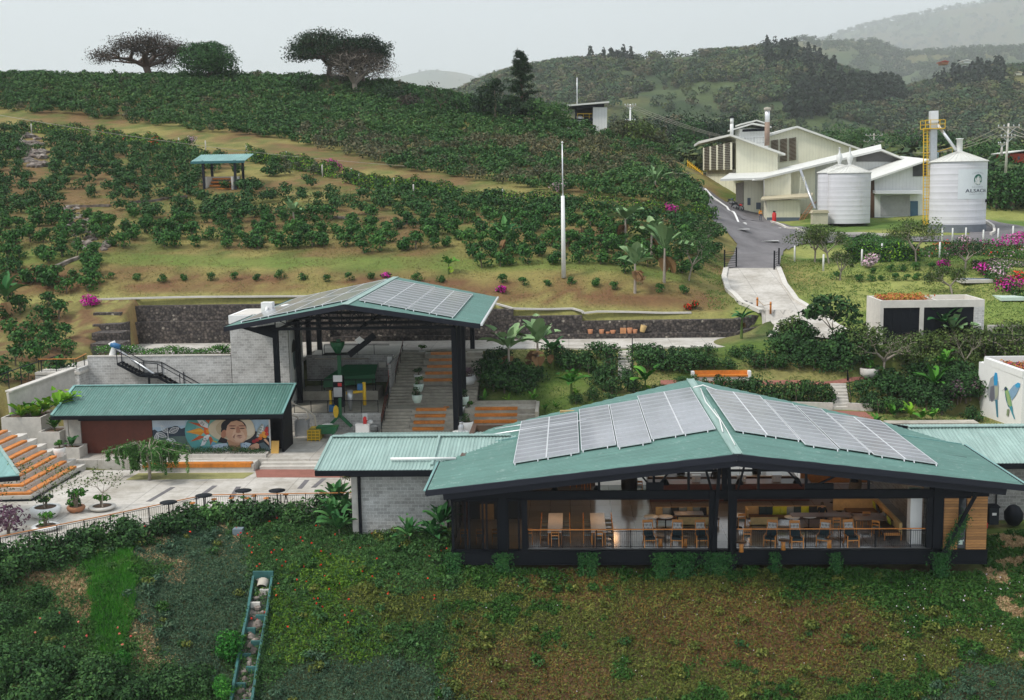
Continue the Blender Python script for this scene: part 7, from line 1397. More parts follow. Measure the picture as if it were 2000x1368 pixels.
for cx,cy,rx,ry,v in((640,365,130,28,.25),(700,425,110,22,.5),(180,400,60,60,.25),(330,395,60,20,.4),(75,300,25,60,.1),(150,440,40,60,.1),(480,345,60,25,.4),(120,470,120,60,.55),(300,470,140,40,.6),(430,372,45,32,.12),(560,395,60,25,.5)):dens=np.where(((px-cx)/rx)**2+((py-cy)/ry)**2<1,v,dens)
dens=np.where(px>950,.97,dens);keep_l=lower&(n2<dens)
dry=(n1>.55)&(px>550)&(py<360)
pick=np.where(keep_l)[0];pick=pick[np.argsort(Y[pick])];ind=pick[:255];rest=pick[255:]
for j,i in enumerate(ind):
 me=CO[j%5][0];row='upper' if py[i]<440 else 'lower'
 put(me,'coffee_shrub',(X[i],Y[i],Z[i]-.1),rnd.uniform(0,6.3),rnd.uniform(.72,1.3),'dark green coffee shrub in the rows on the bank below the dirt track','shrub','coffee shrubs on the lower hillside')
def packs(idx,dryf,base,extra):
 out=[]
 for i in idx:d_=dryf[i]and rnd.random()<.75;out.append((X[i],Y[i],Z[i]-.15,rnd.uniform(0,6.3),rnd.uniform(.8,1.2)*extra,(rnd.randrange(3)+6)if d_ else rnd.randrange(6)))
 return out
stuff_merge('hillside_coffee',COH+COD,packs(rest,dry,0,.86),[M['coffee_hill'],M['coffee_dry']],'mass of green coffee shrubs covering the middle of the hillside','coffee shrubs')
iu=np.where(keep_u)[0];stuff_merge('upper_coffee',COH+COD,packs(iu,dry|(rng.uniform(0,1,q)<.08),0,1.0),[M['coffee_hill'],M['coffee_dry']],'dense rows of coffee shrubs on the upper hill above the dirt track','coffee shrubs')
print('coffee',len(ind),len(rest),len(iu))
for j,(a,b)in enumerate([(216,546),(268,548),(317,552),(361,548),(411,549),(457,547),(502,548),(546,544),(592,548),(637,551),(681,548),(725,546),(815,549),(860,552),(982,553),(1023,558),(1069,559),(1116,556),(1162,559),(1201,566),(1290,572),(1335,574)]):
 put(CO[j%5][0],'young_coffee_shrub',hit(a,b)-Vector((0,0,.1)),j,rnd.uniform(.5,.68),'young round coffee shrub in the single spaced row above the gabion wall','shrub','single row of young shrubs on the bank')
left=[(30,470),(95,500),(20,520),(60,540),(95,585),(130,560),(170,505),(175,545),(100,548),(40,600),(115,610),(20,640),(60,650),(100,640),(135,680),(30,700),(70,690),(95,670),(120,720),(15,575),(55,730),(5,610),(85,615),(40,660),(10,735),(128,650)]
for j,(a,b)in enumerate(left):put(CO[j%5][0],'slope_shrub',hit(a,b+14)-Vector((0,0,.1)),j*1.3,rnd.uniform(.9,1.35),'dark coffee shrub on the brown slope above the left bleachers','shrub','shrubs on the left slope')
g=np.random.default_rng(5)
def hedge_mesh(name,line,w,h,n,leaf,mats,mix,label,cat,kind=None,lumps=.35,depth=1.0):
 P=[hit(*p)for p in line];pts=[];
 seg=[(a,b,(b-a).length)for a,b in zip(P[:-1],P[1:])];tot=sum(s[2]for s in seg);C=[]
 for a,b,l in seg:
  k=int(n*l/tot);t=g.uniform(0,1,k);c=np.array(a)[None]*(1-t[:,None])+np.array(b)[None]*t[:,None];C.append(c)
 C=np.concatenate(C);lum=1-lumps+lumps*2*vnoise(C[:,0]*.9,C[:,1]*.9+3,8);th=g.uniform(0,pi,len(C));ph=g.uniform(.7,1,len(C))
 Q=C.copy();Q[:,1]+=np.cos(th)*w/2*ph*lum;Q[:,0]+=g.normal(size=len(C))*.15;Q[:,2]=zfun(Q[:,0],Q[:,1])+.08+np.sin(th)*h*ph*lum
 Nn=np.stack([g.normal(size=len(C))*.4,np.cos(th),np.sin(th)+.3],1);V,Fq=leafquads(Q,Nn+g.normal(size=Nn.shape)*.45,leaf,.5,g);mi=g.choice(len(mats),len(C),p=mix);o=npmesh(name,V,Fq,mats,mi);tag(o,label,cat,None,kind);return o
hedge_mesh('croton_hedge',[(62,258),(140,264),(175,268)],1.6,1.7,2600,.30,[M['bush'],M['lime_leaf'],M['coffee']],[.62,.16,.22],'clipped variegated croton hedge at the left end of the dirt track','hedge')
hedge_mesh('croton_hedge',[(188,274),(260,282),(330,292),(370,297)],1.7,1.8,5200,.30,[M['bush'],M['lime_leaf'],M['coffee'],M['redfl']],[.6,.16,.22,.02],'croton hedge between the stony gully and the hillside shelter','hedge')
hedge_mesh('croton_hedge',[(482,312),(560,326),(650,346),(660,348)],1.8,1.8,5200,.28,[M['bush'],M['lime_leaf'],M['coffee']],[.55,.2,.25],'croton hedge just right of the hillside shelter','hedge')
hedge_mesh('croton_hedge',[(672,356),(760,370),(880,388),(895,390)],1.8,1.8,6000,.28,[M['bush'],M['lime_leaf'],M['coffee']],[.52,.23,.25],'croton hedge along the middle of the dirt track','hedge')
hedge_mesh('croton_hedge',[(905,392),(1000,400),(1090,404),(1250,416),(1400,428)],1.7,1.5,8000,.26,[M['bush'],M['lime_leaf'],M['coffee']],[.5,.22,.28],'long croton hedge descending to the road on the right','hedge')
def rocks(name,pts,n,sp,sz,label,cat,mat='rock',seed=3):
 gg=random.Random(seed);m=MB().m(M[mat]);ico=[(0,0,1),(.89,0,.45),(.28,.85,.45),(-.72,.53,.45),(-.72,-.53,.45),(.28,-.85,.45),(.72,.53,-.45),(-.28,.85,-.45),(-.89,0,-.45),(-.28,-.85,-.45),(.72,-.53,-.45),(0,0,-1)]
 fc_=[(0,1,2),(0,2,3),(0,3,4),(0,4,5),(0,5,1),(1,6,2),(2,7,3),(3,8,4),(4,9,5),(5,10,1),(6,7,2),(7,8,3),(8,9,4),(9,10,5),(10,6,1),(11,7,6),(11,8,7),(11,9,8),(11,10,9),(11,6,10)]
 P=[hit(*p)for p in pts]
 for i in range(n):
  k=gg.uniform(0,len(P)-1.001);a=P[int(k)].lerp(P[int(k)+1],k-int(k));x=a.x+gg.uniform(-sp,sp);y=a.y+gg.uniform(-sp,sp);z=float(zfun(x,y));s=sz*gg.uniform(.4,1.2)
  m.raw([(x+v[0]*s*gg.uniform(.7,1.3),y+v[1]*s*gg.uniform(.7,1.2),z+v[2]*s*.55*gg.uniform(.7,1.2))for v in ico],fc_)
 o=m.build(name);tag(o,label,cat,None,'stuff');return o
rocks('stony_gully',[(58,268),(66,290),(62,312),(68,330)],60,1.6,1.1,'pale stones filling the gully near the dirt track','stones');rocks('stony_gully',[(135,408),(150,430),(165,455),(180,480),(190,490)],90,1.2,.55,'pale stones in the gully running down to the bank','stones',seed=4)
for a,b,q in(((130,405),(215,404),'left of the coffee rows'),((255,398),(365,386),'in the middle of the coffee rows'),((775,437),(835,437),'right of the sparse patch'),((75,545),(155,505),'slanting down the left slope'),((650,427),(700,430),'by the banana plant')):
 A=hit(*a);B=hit(*b);m=MB()
 for i in range(10):u=A.lerp(B,i/10);v=A.lerp(B,(i+1)/10);m.bar((u.x,u.y,float(zfun(u.x,u.y))+.12),(v.x,v.y,float(zfun(v.x,v.y))+.12),.5,.3)
 tag(m.build('concrete_drain',M['rock']),'thin pale concrete drain line '+q,'drain')
def flower_shrub(name,loc,w,h,fm_,gm,label,n=500,frac=.6,leaf=.22,cat='flowering shrub'):
 gg=np.random.default_rng(int(abs(loc[0]*31+loc[1]*7))%9999);L=shrub_arrays(gg,h,w,n,leaf,6);V,Fq,mi=L.arrays();fl=(gg.uniform(0,1,len(mi))<frac)&(mi==0);mi=np.where(fl,2,mi);o=npmesh(name,V,Fq,[gm,M['bark'],fm_],mi);o.location=loc;return tag(o,label,cat)
for a,b,w,h,mt,q,fr in((175,598,1.9,1.1,'magenta','bright magenta bougainvillea at the left end of the gabion wall',.85),(757,548,1.2,.9,'magenta','small magenta bougainvillea on the bank behind the pavilion roof',.6),(979,572,1.0,.8,'magenta','small magenta bougainvillea right of the pavilion roof',.7),(1308,420,2.2,1.6,'magenta','bright magenta bougainvillea at the right end of the hedge',.75),(655,334,2.0,1.7,'magenta','magenta bougainvillea beside the hedge right of the shelter',.5),(305,290,2.6,1.8,'redfl','red and pink flowering shrub in the left hedge',.3),(370,286,2.2,1.5,'pink','pale pink flowering shrub just left of the shelter roof',.35),(1092,378,2.6,1.6,'pink','pale pink flowering shrub on the track near the flagpole top',.3),(1008,398,2,1.3,'pink','pale pink flowering shrub in the hedge left of the flagpole',.3),(1293,392,1.6,2,'pink','tall thin pink flowering shrub near the hedge end',.25),(1343,606,.8,.6,'redfl','small red flowering plant on the lawn above the gabion wall',.6),(1360,604,.9,.9,'redfl','second small red flowering plant by the road lawn',.4),(1700,524,2.0,1.5,'pink','round lilac pink bougainvillea on the right lawn',.85),(1843,492,2.6,1.2,'redfl','red flowering shrub left in the flower bank below the silos',.35),(1870,500,2.6,1.2,'magenta','magenta flowering shrub in the flower bank below the silos',.4),(1905,494,2.8,1.3,'redfl','red and orange flowering shrub in the flower bank',.35),(1890,478,2.4,1.0,'pink','pale pink flowering shrub high in the flower bank',.6),(1940,490,3.0,1.5,'magenta','magenta flowering shrub right of the red one in the bank',.3),(1975,486,3.2,2.0,'magenta','large magenta bougainvillea at the right photo edge',.75),(1996,478,2.4,1.5,'pink','pale pink bougainvillea at the extreme right of the bank',.6),(1920,538,2.4,1.3,'magenta','magenta bougainvillea beside the oval flower bed',.5),(1950,545,2.4,1.2,'pink','pink flowering shrub below the oval flower bed',.4),(1975,570,3.0,1.5,'magenta','low magenta bougainvillea right of the concrete pit',.6),(1995,560,2.4,1.7,'redfl','red flowering shrub at the right edge above the cover slab',.4),(1840,525,1.8,1,'magenta','small magenta shrub under the dense round green tree',.5)):
 flower_shrub('flowering_shrub',hit(a,b),w,h,M[mt],M['coffee'],q,460,fr)
hedge_mesh('oval_flower_bed',[(1930,520),(1965,518),(2010,520)],4.5,.5,3600,.18,[M['olive'],M['pink'],M['bush']],[.5,.15,.35],'oval bed of olive ground plants with small pink flowers','flower bed','stuff')
hedge_mesh('flower_bank_foliage',[(1790,500),(1850,498),(1920,500),(2010,505)],5,1.0,7000,.22,[M['coffee'],M['olive'],M['redfl'],M['pink']],[.55,.38,.035,.035],'low mixed foliage of the flower bank below the silos','plants','stuff')
hedge_mesh('bank_foliage',[(1905,520),(1930,545),(1960,565),(2010,590)],3,.8,3600,.2,[M['coffee'],M['olive'],M['pink'],M['redfl']],[.6,.32,.05,.03],'ground foliage around the bougainvilleas at the right edge','plants','stuff')
hedge_mesh('coffee_block',[(1640,482),(1700,484),(1770,486)],6.5,1.5,6500,.24,[M['coffee'],M['coffee_hill']],[.7,.3],'block of clipped coffee bushes right of the road gate','hedge');hedge_mesh('croton_hedge',[(1655,512),(1720,512),(1790,508)],1.8,1.7,3600,.3,[M['bush'],M['lime_leaf'],M['coffee']],[.5,.25,.25],'variegated croton hedge between white posts on the right lawn','hedge')
for j,(a,b)in enumerate([(1633,545),(1678,548),(1701,548),(1723,546),(1748,546),(1770,546),(1790,545),(1812,544),(1835,546),(1862,545),(1660,520),(1705,532),(1740,528),(1762,528),(1788,526),(1822,526),(1845,530)]):put(CO[j%5][0],'young_coffee_shrub',hit(a,b+3)-Vector((0,0,.05)),j,rnd.uniform(.42,.62),'small young coffee shrub in the rows on the right lawn','shrub','young shrubs on the right lawn')
# =============================================================== garden shrubs between path and cafe
BU=meshes('garden_shrub',5,[M['bush'],M['bark']],h=1.7,w=1.9,n=620,leaf=.19,lobes=9)
def bushes(L,name,label,group,s0=.9,s1=1.1,src=BU,sz=1.0):
 for j,(a,b,*s)in enumerate(L):k=s[0]if s else 1;put(src[j%5][0],name,hit(a,b)-Vector((0,0,.15)),j*1.7,rnd.uniform(s0,s1)*k,label,'shrub',group,sz)
bushes([(1245,700),(1268,702),(1291,702),(1316,704),(1340,703),(1360,704),(1386,696,.8),(1435,697,.8),(1458,696,.8)],'garden_shrub','round coffee shrub in the upper garden row beside the path','upper row of garden shrubs',.85,1.0)
bushes([(1250,722,1.2),(1272,724,1.25),(1296,724,1.2),(1320,724,1.1),(1345,724,1.25),(1370,720,1),(1395,722,.8),(1422,720,.85),(1472,720,1.15),(1495,720,.95),(1523,722,.8)],'garden_shrub','large dark coffee shrub in the second garden row above the bench','second row of garden shrubs',.95,1.1)
bushes([(1165,700),(1190,712,1.1),(1192,735,1.1),(1175,742,.8),(1144,704,.8),(1135,722,1.1),(1115,725,1.1),(1095,715,1.1),(1073,700,.9),(1150,730,.9),(1090,700,.9),(1110,704,.8)],'garden_shrub','coffee shrub left of the narrow garden stair','shrubs left of the garden stair',.9,1.1)
bushes([(950,740,1.2),(968,745,1.3),(990,745,1.3),(1010,748,1.3),(1030,745,1.2),(965,765,1.1),(985,768,1.1),(1008,768,1.1),(1030,762,1),(1045,745,1),(960,715,1),(980,712,1)],'garden_shrub','dark shrub of the dense clump right of the pavilion stair','dense clump right of the pavilion',.95,1.15)
bushes([(1225,765,1.1),(1195,770,1),(1172,752,1),(1160,782,.9),(1195,790,.8),(1125,790,.7),(1228,745,.8),(1260,772,.7),(1285,770,.6),(1180,765,.8),(1240,770,.9)],'garden_shrub','low dark shrub in front of the bright banana plants','shrubs by the middle banana plants',.85,1.05)
bushes([(1330,760,.7),(1352,760,.7),(1378,764,.8),(1405,768,.95),(1430,773,1),(1455,778,1.1),(1480,780,1.1),(1505,784,1.1),(1530,786,1.1),(1555,788,1.15),(1580,790,1.1),(1603,790,1.15),(1620,788,.9)],'conical_shrub','conical coffee shrub in the hedge row right behind the cafe roof','hedge row behind the cafe roof',.85,.98,sz=1.25)
bushes([(1520,700,1.1),(1540,690,1.3),(1560,700,1.3),(1580,705,1.3),(1600,705,1.3),(1620,710,1.3),(1640,712,1.3),(1660,712,1.3),(1680,712,1.2),(1550,676,1.4),(1575,682,1.3),(1640,690,1.2),(1665,695,1.3),(1690,700,1.1),(1530,720,.9),(1560,722,1),(1590,724,1),(1620,726,1),(1650,726,1),(1515,675,1)],'garden_shrub','large dark shrub in the mass below the curving concrete road','shrub mass below the road',1.0,1.25)
bushes([(1540,672,1.4),(1560,665,1.5),(1672,682,1.5),(1700,690,1.3)],'olive_shrub','taller olive green shrub at the road edge','olive shrubs at the road edge',1.0,1.2,src=meshes('olive_shrub',5,[M['olive'],M['bark']],h=1.7,w=2.0,n=620,leaf=.16,lobes=8))
bushes([(1680,780,1),(1700,790,.8),(1720,760,1.5),(1745,765,1.4),(1770,770,1.3),(1760,785,1),(1735,780,1.2),(1790,775,1.1),(1690,800,.8),(1715,808,1),(1740,808,1),(1810,800,1.1),(1760,806,1),(1830,790,1),(1870,790,1.2),(1885,800,1.1),(1888,780,1.0),(1900,822,1.0),(1912,806,.9),(1900,770,1.0),(1860,770,1.0),(1840,812,.9)],'garden_shrub','dark shrub in the wild garden left of the bird wall','shrubs left of the bird wall',.9,1.1)
OL=meshes('wild_shrub',5,[M['olive'],M['bark']],h=1.8,w=2.1,n=560,leaf=.15,lobes=7);PU=meshes('hazy_shrub',3,[M['purple'],M['bark']],h=1.4,w=2.0,n=520,leaf=.13,lobes=6);OL2=meshes('dusty_shrub',3,[M['grey_tree'],M['bark']],h=1.8,w=2.2,n=600,leaf=.14,lobes=7)
bushes([(1760,715,1.3),(1785,705,1.4),(1810,715,1.5),(1835,705,1.5),(1860,715,1.5),(1885,710,1.5),(1893,722,1.1),(1780,730,1.3),(1805,738,1.3),(1830,740,1.3),(1855,735,1.2),(1925,700,1.5),(1950,692,1.5),(1975,690,1.5),(1995,685,1.5),(1940,680,1.3),(1900,690,1.4),(1870,690,1.4),(1845,690,1.3),(1815,695,1.2),(1990,705,1.3)],'wild_shrub','tangled olive shrub in the thicket below the garage','thicket below the garage',.95,1.2,src=OL)
for j,(a,b,k,q)in enumerate(((1780,700,1.3,'first'),(1850,700,1.3,'second'),(1895,675,1.3,'third'),(1960,676,1.2,'fourth'))):put(OL2[j%3][0],'dusty_shrub',hit(a,b),j,k,'brownish twiggy shrub in the thicket below the garage, %s from the left'%q,'shrub')
for j,(a,b,k,q)in enumerate(((1850,802,1.3,'left'),(1875,806,1.2,'middle'),(1895,800,1.1,'right'))):put(PU[j][0],'hazy_shrub',hit(a,b),j,k,'greyish purple hazy shrub beside the lowest garden bed, %s one'%q,'shrub')
bushes([(1790+14*(i%8)+rnd.uniform(-4,4),748+22*(i//8)+rnd.uniform(-4,4),1.15)for i in range(22)],'wild_shrub','dense dark shrub on the slope just left of the bird wall','dense shrubs beside the bird wall',.95,1.25,src=BU)
# =============================================================== banana plants
def banana_mesh(seed,h=2.6,nleaf=8,L=2.0,W=.5,mats=None,stem_r=.13,droop=1.0,dead=2):
 g2=random.Random(seed);m=MB().m(mats[1]);m.tube([(0,0,-.2),(.03,.02,h*.35),(.05,0,h*.75)],[stem_r,stem_r*.8,stem_r*.5],8,False)
 for k in range(nleaf+dead):
  isd=k>=nleaf;m.m(mats[2]if isd else mats[0]);a=2*pi*k/nleaf+g2.uniform(-.4,.4);el=g2.uniform(.35,1.25)if not isd else-.9;LL=L*g2.uniform(.75,1.1)*(.6 if isd else 1);n=9;pos=Vector((.05,0,h*.72 if not isd else h*.6));d=Vector((cos(a)*cos(el),sin(a)*cos(el),sin(el)));side=Vector((-sin(a),cos(a),0));tw=g2.uniform(-.5,.5)
  vs=[];fs=[]
  for i in range(n+1):
   t=i/n;w=W*(.12+1.0*math.sin(pi*min(1,t*1.02))**.6)*(0.15 if t<.12 else 1)*g2.uniform(.85,1.1);up=side.cross(d).normalized();s2=(side*cos(tw*t)+up*sin(tw*t));vs+=[pos-s2*w/2-up*w*.22,pos+Vector((0,0,.01)),pos+s2*w/2-up*w*.22]
   if i<n:pos=pos+d*LL/n;d=(d+Vector((0,0,-1))*.13*droop*(t+.25)*(1 if not isd else 1.5)).normalized()
  for i in range(n):
   if g2.random()<.12:continue
   fs.append((3*i,3*i+1,3*i+4,3*i+3))
   if g2.random()>.1:fs.append((3*i+1,3*i+2,3*i+5,3*i+4))
  m.raw(vs,fs)
 return m
def plant(m,name,loc,label,cat='banana plant',rz=0,sc=1.0):
 """split a banana/leaf plant by material: stem and leaves as parts"""
 t=empty(name,loc,rz,label,cat);t.scale=(sc,)*3
 for i,(nm,mt)in enumerate(zip(('leaves','stem','dead_leaves')if len(m.mats)<4 else('a','b','c','d'),[M_ for M_ in m.mats])):pass
 names={m.mats[0]:'stem'}
 for k,mt in enumerate(m.mats):
  idx=[i for i,q in enumerate(m.mi)if q==k]
  if not idx:continue
  mm=MB().m(mt);used={};
  for i in idx:
   f=[]
   for v in m.f[i]:
    if v not in used:used[v]=len(mm.v);mm.v.append(m.v[v])
    f.append(used[v])
   mm.f.append(f);mm.mi.append(0);mm.sm.append(m.sm[i])
  mm.build('stem' if k==0 else 'leaves' if k==1 else 'dead_leaves',None,t)
 return t
BM=(M['banana'],M['olive'],M['dead_leaf']);BP=(M['banana_pale'],M['pale_bark'],M['dead_leaf']);BF=(M['fresh'],M['olive'],M['lime_leaf'])
for i,(a,b,h,L,W,mt,q)in enumerate(((1115,788,1.9,1.5,.42,BF,'bright green young banana plant in the middle of the garden'),(1260,775,1.5,1.6,.36,BF,'bright green banana plant close behind the cafe ridge'),(995,745,3.0,2.2,.55,BP,'large drooping banana plant, left of the pair by the pavilion'),(1052,735,3.1,2.1,.72,BP,'tall ragged banana plant, right of the pair by the pavilion'),(1080,722,2.0,1.5,.4,BM,'smaller banana plant beside the ragged one'),(1240,572,3.0,2.1,.72,BP,'ragged banana plant with dead leaves left of the two by the road bank'),(1297,552,3.6,2.6,.72,BP,'tallest ragged banana plant on the bank by the road'),(1272,500,2.6,2.0,.65,BP,'half hidden banana plant above the ragged pair'),(1222,478,3.0,2.3,.72,BP,'banana plant standing in the coffee rows below the hedge'),(575,448,2.0,1.6,.4,BP,'small banana plant alone in the left coffee rows'),(988,492,2.0,2.2,.45,BM,'low banana clump in the coffee rows left of the flagpole'),(15,622,2.4,2.2,.5,BM,'banana plant cut by the left photo edge on the slope'),(876,536,1.2,1.0,.4,BF,'small bright banana plant above the pavilion roof'),(1448,662,2.2,1.2,.34,BM,'slim young banana plant before the gabion wall end'),(1840,682,2.7,2.0,.45,BM,'banana plant in front of the right garage door'),(1862,684,1.9,1.6,.4,BP,'smaller banana plant leaning right of the first one at the garage'),(1824,790,1.9,1.8,.4,BF,'banana plant with spread leaves in the lower right garden'),(1843,757,2.4,1.2,.35,BF,'thin tall pair of banana stems near the thicket'),(1279,385,2.2,2.0,.3,BP,'wilted banana plant among the dry coffee near the road'),(1015,268,2.3,1.2,.3,BM,'dragon tree like tuft on three pale stems on the upper hill'))):
 plant(banana_mesh(50+i,h,11,L,W*1.15,mt,.13 if h>1.7 else.1,1.0,4 if mt is BP else 2),'banana_plant',hit(a,b),q,rz=i,sc=1.22 if mt is BP else 1.12)
def tuft(seed,n,L,W,mt,el0=.5,el1=1.3,h=.2):return banana_mesh(seed,h,n,L,W,(mt,M['olive'],M['dead_leaf']),.06,.8,0)
LB=(M['lime_leaf'],)
for i,(a,b,n,L,W,mt,q)in enumerate(((40,800,12,1.4,.42,'lime_leaf','lime green broad leaved clump nearest the left edge'),(68,805,12,1.5,.45,'lime_leaf','lime green broad leaved clump behind the concrete planters'),(88,790,12,1.5,.45,'lime_leaf','large lime green broad leaved clump below the slanting wall'),(112,782,12,1.5,.45,'lime_leaf','lime green clump with yellowed leaves near the block wall'),(130,770,10,1.3,.4,'lime_leaf','lime green clump right against the end of the block wall'),(60,842,12,1.2,.25,'fresh','spiky green plant in the highest planter'),(108,865,12,1.0,.3,'fresh','leafy green plant in the middle planter'),(135,872,10,.9,.3,'banana','dark leafy plant in the low planter by the pier'),(945,790,7,1.0,.2,'fresh','spiky green agave like plant at the left of the lawn'),(992,790,5,.8,.15,'lime_leaf','small yellow green spiky plant on the garden lawn'),(1040,790,8,1.0,.2,'fresh','spiky green plant near the corner of the bench terrace'),(1085,800,6,.7,.2,'fresh','low spiky plant under the bright banana'),(1065,805,6,.7,.2,'fresh','low spiky plant left of the bright banana'),(1745,815,10,1.3,.3,'fresh','spiky bright plant in the lower bed, left one'),(1712,830,10,1.1,.25,'fresh','spiky bright plant lowest beside the cafe roof'),(1778,815,10,1.2,.4,'lime_leaf','broad bright plant in the lower bed behind the planter wall'),(1800,822,9,1.0,.3,'fresh','feathery bright plant above the stone planter wall'),(1820,820,8,1.0,.3,'fresh','feathery bright plant right above the stone planter wall'),(1760,655,8,1.3,.4,'fresh','bright leafy plant at the garage corner'),(1815,680,8,1.2,.35,'fresh','bright leafy clump below the garage doors'),(1912,824,6,.7,.1,'banana','dark bird of paradise plant at the foot of the bird wall'),(255,702,8,.8,.2,'fresh','fern like plant at the left of the wall top planting'),(345,702,9,.9,.2,'fresh','fern like plant in the middle of the wall top planting'),(436,696,12,1.2,.25,'fresh','large fern like plant at the right of the wall top planting'))):
 p=hit(a,b);
 if 250<a<440 and b<710:p=Vector((PY(a,b,92).x,92.0,17.0))
 if q.startswith(('lime green','large lime')):Yl=81.5+.6*(i%3);xl=PY(a,b,Yl).x;p=Vector((xl,Yl,max(float(zfun(xl,Yl)),PY(a,b+18,Yl).z)))
 if q.startswith('spiky green plant in the highest'):p=Vector((-39.2,82.2,14.1))
 if 'middle planter' in q:p=Vector((-36.8,81,13.2))
 if 'low planter' in q:p=Vector((-35.2,80,12.2))
 plant(tuft(300+i,n,L,W,M[mt]),'leafy_plant',p,q,'plant',rz=i*.7)
hedge_o=None
def box_foliage(name,x0,x1,y0,y1,z,h,n,leaf,mats,mix,label,cat,kind=None):
 Q=np.stack([g.uniform(x0,x1,n),g.uniform(y0,y1,n),z+h*g.uniform(0,1,n)**.5*(.6+.7*vnoise(g.uniform(x0,x1,n)*0+np.linspace(x0,x1,n),np.zeros(n),3))],1);Q[:,0]=np.linspace(x0,x1,n)+g.normal(size=n)*.2
 N_=g.normal(size=(n,3))*.6+[0,-.4,.8];V,Fq=leafquads(Q,N_,leaf,.5,g);return tag(npmesh(name,V,Fq,mats,g.choice(len(mats),n,p=mix)),label,cat,None,kind)
box_foliage('wall_top_planting',-38.0,-26.9,91.4,93.0,16.95,.75,5200,.13,[M['bush'],M['fresh'],M['white_fl']],[.6,.36,.04],'green planting along the top of the long block wall','plants','stuff')
box_foliage('mural_shrubs',-29.7,-21.6,79.7,80.8,11.55,.42,3600,.10,[M['bush'],M['dark_tree']],[.6,.4],'row of low dark shrubs in the planter under the mural','shrubs','stuff')
box_foliage('garage_roof_plants',gx0+.5,29.8,gy+.4,gy+3.8,19.85,.55,1400,.22,[M['bromel'],M['lime_leaf']],[.9,.1],'red orange succulents on the left half of the garage roof','plants','stuff')
box_foliage('roof_garden_plants',33.3,38,87,91,15.6,.5,1200,.22,[M['bromel'],M['olive'],M['magenta']],[.7,.2,.1],'orange and red succulents on the roof of the bird wall building','plants','stuff')
POT=meshes('potted_plant',3,[M['fresh'],M['bark']],h=.8,w=.75,n=240,leaf=.12,lobes=5,z0=0);POTD=meshes('potted_plant',3,[M['bush'],M['bark']],h=.8,w=.8,n=240,leaf=.12,lobes=5,z0=0);POTP=meshes('potted_plant',1,[M['purple'],M['bark']],h=.9,w=1.4,n=420,leaf=.14,lobes=6,z0=0)
for j,o in enumerate([o for o in bpy.data.objects if o.name.startswith('stair_pot')]):
 z=o.children[0].data.vertices;hh=max(v.co.z for v in z);put((POT if j%2 else POTD)[j%3][0],'potted_plant',o.location+Vector((0,0,hh-.12)),j,1.0 if j not in(5,)else.8,('bright' if j%2 else 'dark')+' leafy plant growing in the '+o['label'],'plant')
for j,o in enumerate([o for o in bpy.data.objects if o.name.startswith('bowl_planter')]):
 hh=max(v.co.z for v in o.children[0].data.vertices);put(POTP[0][0]if 'purple' in o['label']else(POTD if j%2==0 else POT)[j%3][0],'potted_plant',o.location+Vector((0,0,hh-.12)),j,1.3 if j<4 else 1.1,'leafy plant growing in the '+' '.join(o['label'].split()[:10]),'plant')
for o in[o for o in bpy.data.objects if o.name.startswith('round_pot')]:put(POT[0][0],'potted_plant',o.location+Vector((0,0,.5)),1,1.0,'bushy plant growing in the white round pot beside the bleachers','plant')
p=PY(887,775,91);plant(banana_mesh(771,2.2,12,.8,.12,(M['olive'],M['bark'],M['olive']),.04,.5,0),'slender_palm',(p.x,p.y,12.9),'slender feathery palm beside the columns on the stair','palm')
# =============================================================== trees
def tree(name,loc,label,h=6,spread=4,leafm='bush',barkm='bark',n=1600,leaf=.3,trunk=.18,style='round',seed=1,cat='tree',depth=4,flat=.5,fork=.35,nb=5,lean=0):
 gg=np.random.default_rng(seed);rr=random.Random(seed);t=empty(name,loc,0,label,cat);mb=MB();tips=[]
 def grow(p,d,L,r,k):
  steps=3;pts=[p];q=p
  for i in range(steps):d=(d+Vector((rr.uniform(-.18,.18),rr.uniform(-.18,.18),rr.uniform(-.05,.12)))).normalized();q=q+d*L/steps;pts.append(q)
  mb.tube(pts,[r,r*.88,r*.76,r*.62],6 if k<2 else 4,False)
  if k>=2 or k==depth:tips.append((pts[2],k));
  if k==depth:tips.append((q,k));return
  m_=nb if k==0 else rr.choice((2,3))
  for j in range(m_):
   a=2*pi*j/m_+rr.uniform(-.5,.5);e=rr.uniform(.5,.95)*(1.15 if style=='flat' else 1);x=d.orthogonal().normalized();y=d.cross(x);nd=(d*cos(e)+(x*cos(a)+y*sin(a))*sin(e));nd.z=nd.z*(.55 if style=='flat' else.9)+.12
   grow(q,nd.normalized(),L*rr.uniform(.62,.82),r*.58,k+1)
 grow(Vector((0,0,-.3)),Vector((lean,0,1)).normalized(),h*fork,trunk,0)
 zz=np.array([tuple(p)for p,k in tips]);cz=zz[:,2].max();s=h/max(cz,.1);sx=spread/2/max(np.percentile(np.hypot(zz[:,0]-zz[:,0].mean(),zz[:,1]-zz[:,1].mean()),92),.1)
 for i,v in enumerate(mb.v):k=min(1,max(0,v[2]/(h*fork)));f_=1+(sx-1)*k;mb.v[i]=(v[0]*f_,v[1]*f_,v[2]*s)
 mb.build('trunk',M[barkm],t);zz=zz*np.stack([np.full(len(zz),sx),np.full(len(zz),sx),np.full(len(zz),s)],1)
 c=zz[gg.integers(0,len(zz),n)];sg_=spread*.075;P=c+np.clip(gg.normal(size=(n,3)),-1.5,1.5)*[sg_,sg_,sg_*flat];N_=gg.normal(size=(n,3))*.7+[0,0,.8]
 if n:V,Fq=leafquads(P,N_,leaf,.55,gg);npmesh('crown',V,Fq,M[leafm],parent=t)
 return t
